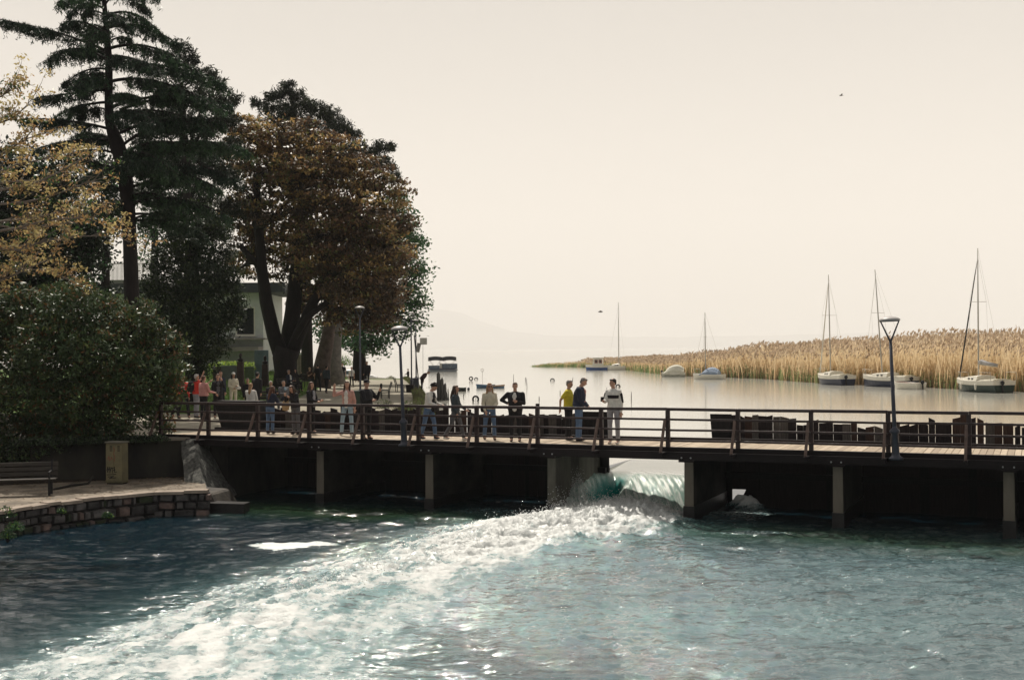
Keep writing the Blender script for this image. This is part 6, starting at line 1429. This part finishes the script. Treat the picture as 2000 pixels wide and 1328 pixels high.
    # trousers / skirt
    def f_pants(mb_):
        ring_tube(mb_, [(T(0, 0, -.10), .165*build, .125*build), (T(0, 0, -.02), .172*build, .128*build), (T(0, 0, .09), .150*build, .115*build)])
        for h, k, a, side in legs:
            cap_(mb_, h, k, .094*build, .066); cap_(mb_, k, a+Vector((0, 0, .03)), .066, .058)
    def f_skirt(mb_):
        L_ = skirt; mb_2 = [(Vector((0, 0, .08)), .15, .115), (Vector((0, 0, -.05)), .18, .14), (Vector((0, 0, -L_*.5)), .20, .16), (Vector((0, 0, -L_)), .215, .18)]; ring_tube(mb_, mb_2)
    if skirt: sub('skirt', f_skirt, CL[pants])
    else: sub('trousers', f_pants, CL[pants])
    # top
    def f_top(mb_):
        torso(mb_, .022 if not coat else .034, z0=-.11, hem=.012+coat*.02)
        if coat > .3: ring_tube(mb_, [(T(0, 0, .0), .19, .15), (Vector((0, 0, -coat*.5)), .20, .17), (Vector((0, 0, -coat)), .22, .18)])
        for s_, e_, w, d2, side in arms:
            cap_(mb_, T(side*.08, 0, .428), s_, .064, .064); b0 = .060 if not coat else .072
            if sleeve == 'long': cap_(mb_, s_, e_, b0*build, .053); cap_(mb_, e_, w-d2*.01, .052, .040)
            elif sleeve == 'short': cap_(mb_, s_, s_.lerp(e_, .62), .064*build, .060)
    if sleeve is not None: tp_ = sub('top', f_top, CL[top])
    if inner:     # shirt front visible between jacket edges
        def f_in(mb_):
            for z, w, d in ((.0, .07, .03), (.12, .075, .03), (.24, .08, .03), (.36, .07, .03)):
                mb_.ell(q(T(0, -.122*build-.004, z)), (w*sc_, .028*sc_, .085*sc_), 12, 8, M=Ls)
            mb_.ell(q(T(0, -.10, .43)), (.045*sc_, .03*sc_, .05*sc_), 10, 8, M=Ls)
        sub('shirt_front', f_in, CL[inner])
    if stripe:    # dark chest band
        def f_st(mb_): ring_tube(mb_, [(T(0, 0, .24), .150*build+.030, .112*build+.030), (T(0, 0, .33), .168*build+.028, .118+.029)])
        sub('chest_band', f_st, CL[stripe], sm=0)
        for s_, e_, w, d2, side in arms:
            def f_s2(mb_): cap_(mb_, s_.lerp(e_, .25)+Vector((side*.018, 0, 0)), s_.lerp(e_, .95)+Vector((side*.02, 0, 0)), .056, .045)
            sub('sleeve_panel', f_s2, CL[stripe], sm=0)
    # shoes
    for h, k, a, side in legs:
        def f_sh(mb_):
            toe = Vector((0, -1, 0)); 
            mb_.ell(q(a+toe*.05+Vector((0, 0, -.055))), (.045*sc_, .115*sc_, .035*sc_), 12, 8); mb_.ell(q(a+Vector((0, .0, -.03))), (.042*sc_, .05*sc_, .05*sc_), 10, 8)
        sub('shoe', f_sh, CL[shoes])
    # hair
    if style != 'bald' or hair in ('white', 'grey'):
        def f_hair(mb_):
            v = lambda x, y, z: hq+HM @ Vector((x, y, z))*S_
            thin = .6 if style == 'bald' else 1
            mb_.ell(v(0, .028, .04), (.080*S_, .085*S_, .078*S_), 16, 12, M=HM); mb_.ell(v(0, -.025, .088), (.062*S_, .055*S_, .026*S_), 12, 8, M=HM)
            mb_.ell(v(0, .055, -.01), (.070*S_, .05*S_, .065*S_), 12, 8, M=HM)
            if style == 'curly':
                rr = random.Random(3)
                for _ in range(16): mb_.ell(v(rr.uniform(-.09, .09), rr.uniform(-.02, .11), rr.uniform(-.02, .13)), (.035*S_,)*3, 8, 6)
            if style in ('long', 'ponytail'):
                back = [v(0, .06, .0), v(0, .085, -.08), q(T(0, .115, .40)), q(T(0, .13, .24 if style == 'long' else .3))]
                mb_.tube(back, [.06*S_, .065*S_, .06*S_, .02*S_], 10)
                if style == 'long':
                    for sd2 in (-1, 1): mb_.tube([v(sd2*.065, .01, .03), v(sd2*.082, .0, -.07), q(T(sd2*.09, -.055, .40)), q(T(sd2*.085, -.11, .26))], [.025*S_, .034*S_, .034*S_, .012*S_], 8)
            if style == 'bun': mb_.ell(v(0, .10, .10), (.045*S_,)*3, 10, 8)
        sub('hair', f_hair, HC[hair], .011)
    if cap:
        def f_cap(mb_):
            v = lambda x, y, z: hq+HM @ Vector((x, y, z))*S_
            mb_.ell(v(0, .012, .062), (.090*S_, .102*S_, .07*S_), 16, 12, M=HM); mb_.ell(v(0, -.11, .045), (.065*S_, .065*S_, .012*S_), 14, 6, M=HM)
        sub('cap', f_cap, CL[cap], .011)
    if glasses:
        mb = MB()
        for side in (-1, 1): mb.ell(hq+HM @ Vector((side*.034, -.086, .008))*S_, (.027*S_, .010*S_, .020*S_), 10, 6, M=HM); mb.tube([hq+HM @ Vector((side*.058, -.08, .01))*S_, hq+HM @ Vector((side*.078, .0, .01))*S_], .004*S_, 5)
        mb.tube([hq+HM @ Vector((-.02, -.09, .012))*S_, hq+HM @ Vector((.02, -.09, .012))*S_], .004*S_, 5); o = mb.build('sunglasses', black_rub); o.parent = r
    W_ = world_of(r)
    hands = [W_ @ q(w+d2*.10) for s_, e_, w, d2, side in arms]
    return r, hands, (lambda x, y, z: W_ @ q(T(x, y, z))), (lambda: W_ @ hq)
def phone(pos, label, rz=0, tilt=.3):
    o = MB().box(pos, (.075, .012, .155), R(rz), rx=tilt).build('phone', black_rub, None, bevel=.004); tag(o, label, 'phone'); return o
def backpack(f, label, m='black', s_=1):
    r = empty('backpack', f(0, .22, .1), label=label, cat='backpack'); mb = MB(); mb.ell(f(0, .22, .28), (.15*s_, .11*s_, .22*s_), 14, 10); mb.ell(f(0, .29, .18), (.11*s_, .06*s_, .11*s_), 12, 8)
    remesh(mb, .016, 'sack', CL[m], r)
    for sx in (-1, 1): mb = MB(); mb.tube([f(sx*.09, .16, .46), f(sx*.11, .0, .515), f(sx*.12, -.135, .38), f(sx*.13, -.06, .15), f(sx*.11, .14, .1)], .016, 6); mb.build('strap', CL[m], r)
def bag(pos, label, m, w=.26, h=.24, rz=0, strapto=None, name='handbag'):
    r = empty(name, pos, label=label, cat='bag'); mb = MB(); mb.ell(pos, (w/2, .06, h/2), 14, 10, M=Euler((0, 0, R(rz))).to_matrix()); mb.box(pos-Vector((0, 0, h*.12)), (w*.8, .09, h*.6), R(rz)); remesh(mb, .014, 'pouch', CL[m], r)
    if strapto: mb = MB(); mb.tube([pos+Vector((w*.3, 0, h*.35)), strapto, pos+Vector((-w*.3, 0, h*.35))], .010, 6); mb.build('strap', CL[m], r)
def dk(px, py): return P(px, py, DECK+.004)
# on the bridge, right to left
A, hd_, f, hq = person('young man in white and black track jacket and grey joggers standing with a phone', dk(1199, 867), -25, 1.78, armR=(25, 5, 70, 12), armL=(-3, 10, 8, 2), head=-40, nod=12, top='white', stripe='black', pants='grey', shoes='white', hair='dark', legL=(3, 3, 4), legR=(-3, 3, 2))
phone(hd_[1]+Vector((-.03, -.02, .05)), 'black phone held by the young man in the track jacket', 0, .6)
person('tall man in navy jacket and blue jeans looking down with joined hands', dk(1131, 861), 75, 1.80, lean=6, nod=22, armL=(12, 4, 40, 25), armR=(14, 4, 40, 25), top='navy', coat=.12, inner='rose', pants='jeans', shoes='black', hair='grey', build=1.12)
A, hd_, f, hq = person('person in bright yellow t-shirt half hidden behind the tall man in navy', dk(1111, 859), 70, 1.70, armR=(-38, 10, 35, 0), armL=(10, 6, 30, 20), top='yellow', sleeve='short', pants='black', hair='grey', style='bald', build=1.05, nod=8)
bag(f(.05, -.22, .02), 'black waist bag in front of the yellow t-shirt', 'black', .24, .2, 70, name='waist_bag')
person('stocky person in open black jacket over white t-shirt, hand on hip', dk(1007, 862), -8, 1.66, armR=(-28, 48, 78, 55), armL=(22, 12, 88, 45), top='black', inner='white', pants='black', hair='brown', build=1.28, nod=4)
A, hd_, f, hq = person('blond woman in cream sweater, sunglasses and blue jeans', dk(957, 859), 12, 1.63, armL=(10, 8, 55, 30), armR=(6, 10, 30, 10), top='cream', pants='jeans', hair='blond', style='long', glasses=True, shoes='black', legL=(4, 4, 2), legR=(-8, 5, 4))
bag(f(-.20, -.06, -.02), 'small black handbag carried by the blond woman in cream', 'black', .2, .2, 0, f(-.16, -.04, .42))
A, hd_, f, hq = person('long-haired woman in dark green-grey jacket walking right in white sneakers', dk(890, 860), 78, 1.60, top='teal', pants='darkgrey', hair='brown', style='long', shoes='white', legL=(18, 2, 6), legR=(-14, 2, 16), armL=(18, 6, 40, 15), armR=(-6, 6, 30, 10))
bag(f(.22, -.05, -.08), 'small white pouch hanging at the side of the long-haired woman in dark jacket', 'white', .17, .1, 60)
A, hd_, f, hq = person('curly-haired woman in white cardigan and jeans looking down at her phone', dk(838, 857), 62, 1.68, lean=10, nod=30, armL=(22, 6, 62, 8), armR=(25, 6, 60, 8), top='white', inner='black', pants='jeans', hair='dark', style='curly', legL=(14, 4, 10), legR=(-10, 4, 6), shoes='navy')
bag(f(.16, -.13, .03), 'large black shoulder bag of the curly-haired woman in white', 'black', .36, .34, 60, f(.1, -.02, .46))
phone(hd_[0]+Vector((.04, 0, .02)), 'dark phone held by the curly-haired woman in white', 60, -.9)
A, hd_, f, hq = person('bearded man in black cap and black jacket raising a phone', dk(716, 858), 58, 1.74, armL=(38, 22, 112, 10), armR=(28, 8, 66, 5), top='black', coat=.14, pants='black', cap='black', hair='grey', build=1.15, head=-20)
phone(hd_[0]+Vector((.02, 0, .07)), 'black phone held up by the bearded man in the black cap', 30, .1)
A, hd_, f, hq = person('woman in pink jacket and pale jeans waving her raised hand', dk(679, 850), -12, 1.66, armR=(45, 62, 120, 10), armL=(-5, 14, 10, 0), top='rose', pants='pale_jeans', shoes='white', hair='brown', style='long', inner='white', head=20, legL=(3, 6, 2), legR=(4, 9, 2), glasses=False)
A, hd_, f, hq = person('dark-dressed long-haired woman in profile at the handrail, right of the tan handbag', dk(608, 846), 62, 1.62, top='black', inner='grey', pants='black', hair='brown', style='long', armL=(20, 5, 70, 20), armR=(22, 5, 60, 20))
A, hd_, f, hq = person('dark-haired woman leaning on the handrail and touching her face, with a tan handbag', dk(578, 848), -35, 1.56, lean=14, top='black', pants='darkgrey', hair='brown', style='long', armL=(45, 10, 100, 20), armR=(50, 10, 110, 25), nod=10)
bag(f(-.22, -.25, .10), 'curved tan handbag hanging from the dark-haired woman at the handrail', 'tan', .26, .34, 0, f(-.1, -.05, .42))
person('auburn-haired woman in dark denim seen from behind at the handrail', dk(528, 846), 150, 1.50, top='navy', pants='jeans', hair='auburn', style='long', lean=10, armL=(30, 10, 60, 10), armR=(30, 10, 60, 10))
person('fair-haired girl with ponytail in white hoodie seen from behind', P(490, 833, 1.885), 170, 1.50, top='white', pants='black', shoes='white', hair='blond', style='ponytail', armL=(50, 10, 90, 30), armR=(15, 12, 60, 20), coat=.12)
# behind the box, on the promenade
def gp(px, ph, H, z=1.88):   # place by head-top pixel and height
    Yp = None
    d_ = ray(px, ph); t = (z+H-EYE)/d_.z; x_, y_ = d_.x*t, d_.y*t
    return Vector((x_, y_, gz(x_, y_) if y_ > 39 else 1.88))
def gp2(px, py, z=1.88): return P(px, py, z)
A, hd_, f, hq = person('woman in white baseball cap and cream jacket and trousers', gp2(456, 800), 35, 1.66, top='cream', coat=.13, pants='cream', cap='white', hair='dark', style='long', armL=(15, 8, 75, 35), armR=(5, 12, 60, 35))
bag(f(.16, -.20, .05), 'white shoulder bag of the woman in the white cap', 'white', .24, .16, 20, f(.05, -.05, .46))
person('person in black jacket holding a hand to the face, facing the camera', gp2(426, 816), 20, 1.72, top='black', coat=.12, inner='darkgrey', pants='black', hair='brown', armL=(55, 12, 128, 20), armR=(10, 8, 40, 25))
person('taller dark-haired person directly behind the one in the black jacket', gp2(431, 806), 40, 1.78, top='navy', pants='black', hair='dark')
A, hd_, f, hq = person('person in pink hoodie with short dark-red hair seen from behind', gp2(398, 820), 140, 1.68, top='pink', coat=.12, pants='black', hair='auburn', armL=(12, 10, 55, 10), armR=(20, 8, 60, 10), build=1.15)
A, hd_, f, hq = person('white-haired person in red shirt raising an arm, with a black backpack', gp2(384, 816), 125, 1.72, top='red', pants='grey', hair='white', armR=(70, 15, 55, 0), armL=(115, 10, 40, 0), sleeve='short', build=1.1)
backpack(f, 'black backpack worn by the white-haired person in red')
person('person in bright red jacket and sunglasses walking left beside the bush', gp2(359, 816), 35, 1.70, top='red', coat=.3, pants='black', hair='dark', glasses=True, legL=(20, 3, 8), legR=(-16, 3, 14), fine=True)
A, hd_, f, hq = person('person in dark trousers and yellow-green top half hidden by the glossy bush', gp2(343, 816), 60, 1.66, top='yellow', sleeve='short', pants='black', hair='dark', legL=(-18, 3, 10), legR=(22, 3, 6), armL=(30, 10, 60, 10))
person('standing man in dark jacket with white hem, facing away, right of the white cap', gp2(501, 806), 160, 1.72, top='black', coat=.0, inner=None, pants='black', hair='dark', build=1.1, lean=8)
# seated people on the low benches
def seated(label, px, py, face, H, seat_z=.45, **k):
    c = P(px, py, k.pop('z', 1.9)); kw = dict(legL=(84, 6, 84), legR=(84, 4, 84), seat=seat_z/(H/1.72)); kw.update(k); return c, person(label, c, face, H, **kw)
c, A = seated('dark-dressed man sitting in the shade behind the two standing by the white cap', 484, 795, 20, 1.74, top='black', pants='black', hair='grey', fine=False)
c1, A = seated('white-haired old man in dark jacket sitting left on the promenade bench', 529, 803, 40, 1.66, top='black', inner='white', pants='darkgrey', hair='white', armL=(30, 6, 70, 20), armR=(30, 6, 70, 20), build=1.1)
c2, A = seated('grey-haired man in grey jacket sitting right on the promenade bench', 556, 803, 35, 1.70, top='darkgrey', inner='pale_jeans', pants='navy', hair='grey', armL=(-20, 30, 60, 30), armR=(25, 12, 60, 20), build=1.15, lean=-10, coat=.1)
slat_bench('park_bench', (c1+c2)/2+Vector((-.1, .15, 0)), R(8), 'wooden bench on the promenade under the two seated old men', 1.9)
c3, A = seated('man in dark suit sitting with stretched legs under the forked tree', 566, 768, 55, 1.78, z=2.05, top='navy', inner='white', pants='black', hair='grey', legL=(70, 4, 50), legR=(80, 6, 74), armL=(20, 6, 60, 25), armR=(20, 6, 60, 25), lean=-8)
c4, A = seated('dark-dressed person with arm raised sitting behind the man in the dark suit', 576, 764, 50, 1.70, z=2.1, top='black', pants='black', hair='dark', armL=(60, 15, 90, 10), fine=False)
slat_bench('park_bench', c3+Vector((-.05, .25, 0)), R(50), 'dark bench under the forked tree carrying the man in the dark suit', 1.5)
c5, A = seated('bald person in brown sitting on the grass edge and holding something up', 605, 757, 40, 1.70, z=2.1, top='brown', sleeve='short', pants='black', hair='dark', style='bald', armL=(40, 6, 80, 20), armR=(40, 6, 80, 20), fine=False)
slat_bench('park_bench', c5+Vector((-.05, .3, 0)), R(30), 'small dark bench on the grass edge behind the standing strollers', 1.2)
c6, A = seated('dark seated figure low on the left beside the green bank, near the two old men', 484, 775, 10, 1.62, z=1.95, top='maroon', pants='black', hair='dark', fine=False) if False else (None, None)
# walkers
W_ = lambda px, py: G(px, py)
person('person in black standing with bare forearms beside the seated bald person', W_(621, 765), 200, 1.78, top='black', sleeve='short', pants='black', hair='dark', armR=(15, 10, 25, 5), legL=(6, 5, 4), legR=(-6, 4, 4), fine=False)
person('stroller in blue-grey jacket stepping left beside the person in black', W_(638, 768), 160, 1.74, top='teal', coat=.12, pants='black', hair='dark', legL=(20, 3, 14), legR=(-16, 3, 10), fine=False)
person('woman in long sleeveless black dress walking towards the camera', W_(669, 754), 8, 1.70, top='black', sleeve='short', pants='black', skirt=.62, shoes='black', hair='brown', armL=(8, 12, 14, 2), armR=(-8, 12, 14, 2), build=1.1)
person('boy in white t-shirt with orange sleeves walking between the adults in black', W_(687, 756), 5, 1.45, top='white', sleeve='short', stripe=None, inner='grey', pants='black', shoes='black', hair='brown', armL=(5, 10, 10, 2), armR=(-5, 10, 14, 2), legL=(10, 3, 4), legR=(-8, 3, 8))
person('slim person in black with lanyard behind the boy', W_(697, 746), 0, 1.72, top='black', pants='black', hair='dark', inner='maroon', fine=False, legL=(8, 3, 4), legR=(-6, 3, 8))
person('white-haired man in loose black sweater walking right of the promenade lamp', W_(717, 753), -5, 1.82, top='black', coat=.2, pants='black', hair='white', build=1.15, legL=(10, 3, 4), legR=(-10, 3, 14), armL=(10, 12, 20, 2), armR=(-5, 12, 20, 2))
person('stooping person in maroon jacket and dark trousers at the water edge', W_(824, 766), 95, 1.72, lean=42, nod=20, top='maroon', coat=.1, pants='black', hair='grey', armL=(10, 6, 30, 10), armR=(5, 6, 40, 10), build=1.12)
person('small distant figure in black beside the lake-edge lamps', W_(797, 730), -60, 1.74, top='black', pants='black', hair='dark', fine=False, armR=(20, 8, 60, 10))
# ------------------------------------------------------------------ air between here and the hills
mb = MB(); mb.hexa([(-15000, -60, -5), (18000, -60, -5), (18000, 24000, -5), (-15000, 24000, -5), (-15000, -60, 2500), (18000, -60, 2500), (18000, 24000, 2500), (-15000, 24000, 2500)])
hz = mb.build('haze', []); hm = bpy.data.materials.new('haze_air'); hm.use_nodes = True; N = hm.node_tree.nodes; N.remove(N['Principled BSDF'])
pv = N.new('ShaderNodeVolumePrincipled'); pv.inputs['Density'].default_value = .00016; pv.inputs['Color'].default_value = (.965, .955, .965, 1); pv.inputs['Anisotropy'].default_value = 0
hm.node_tree.links.new(pv.outputs[0], N['Material Output'].inputs['Volume']); hz.data.materials.append(hm); tag(hz, kind='stuff')
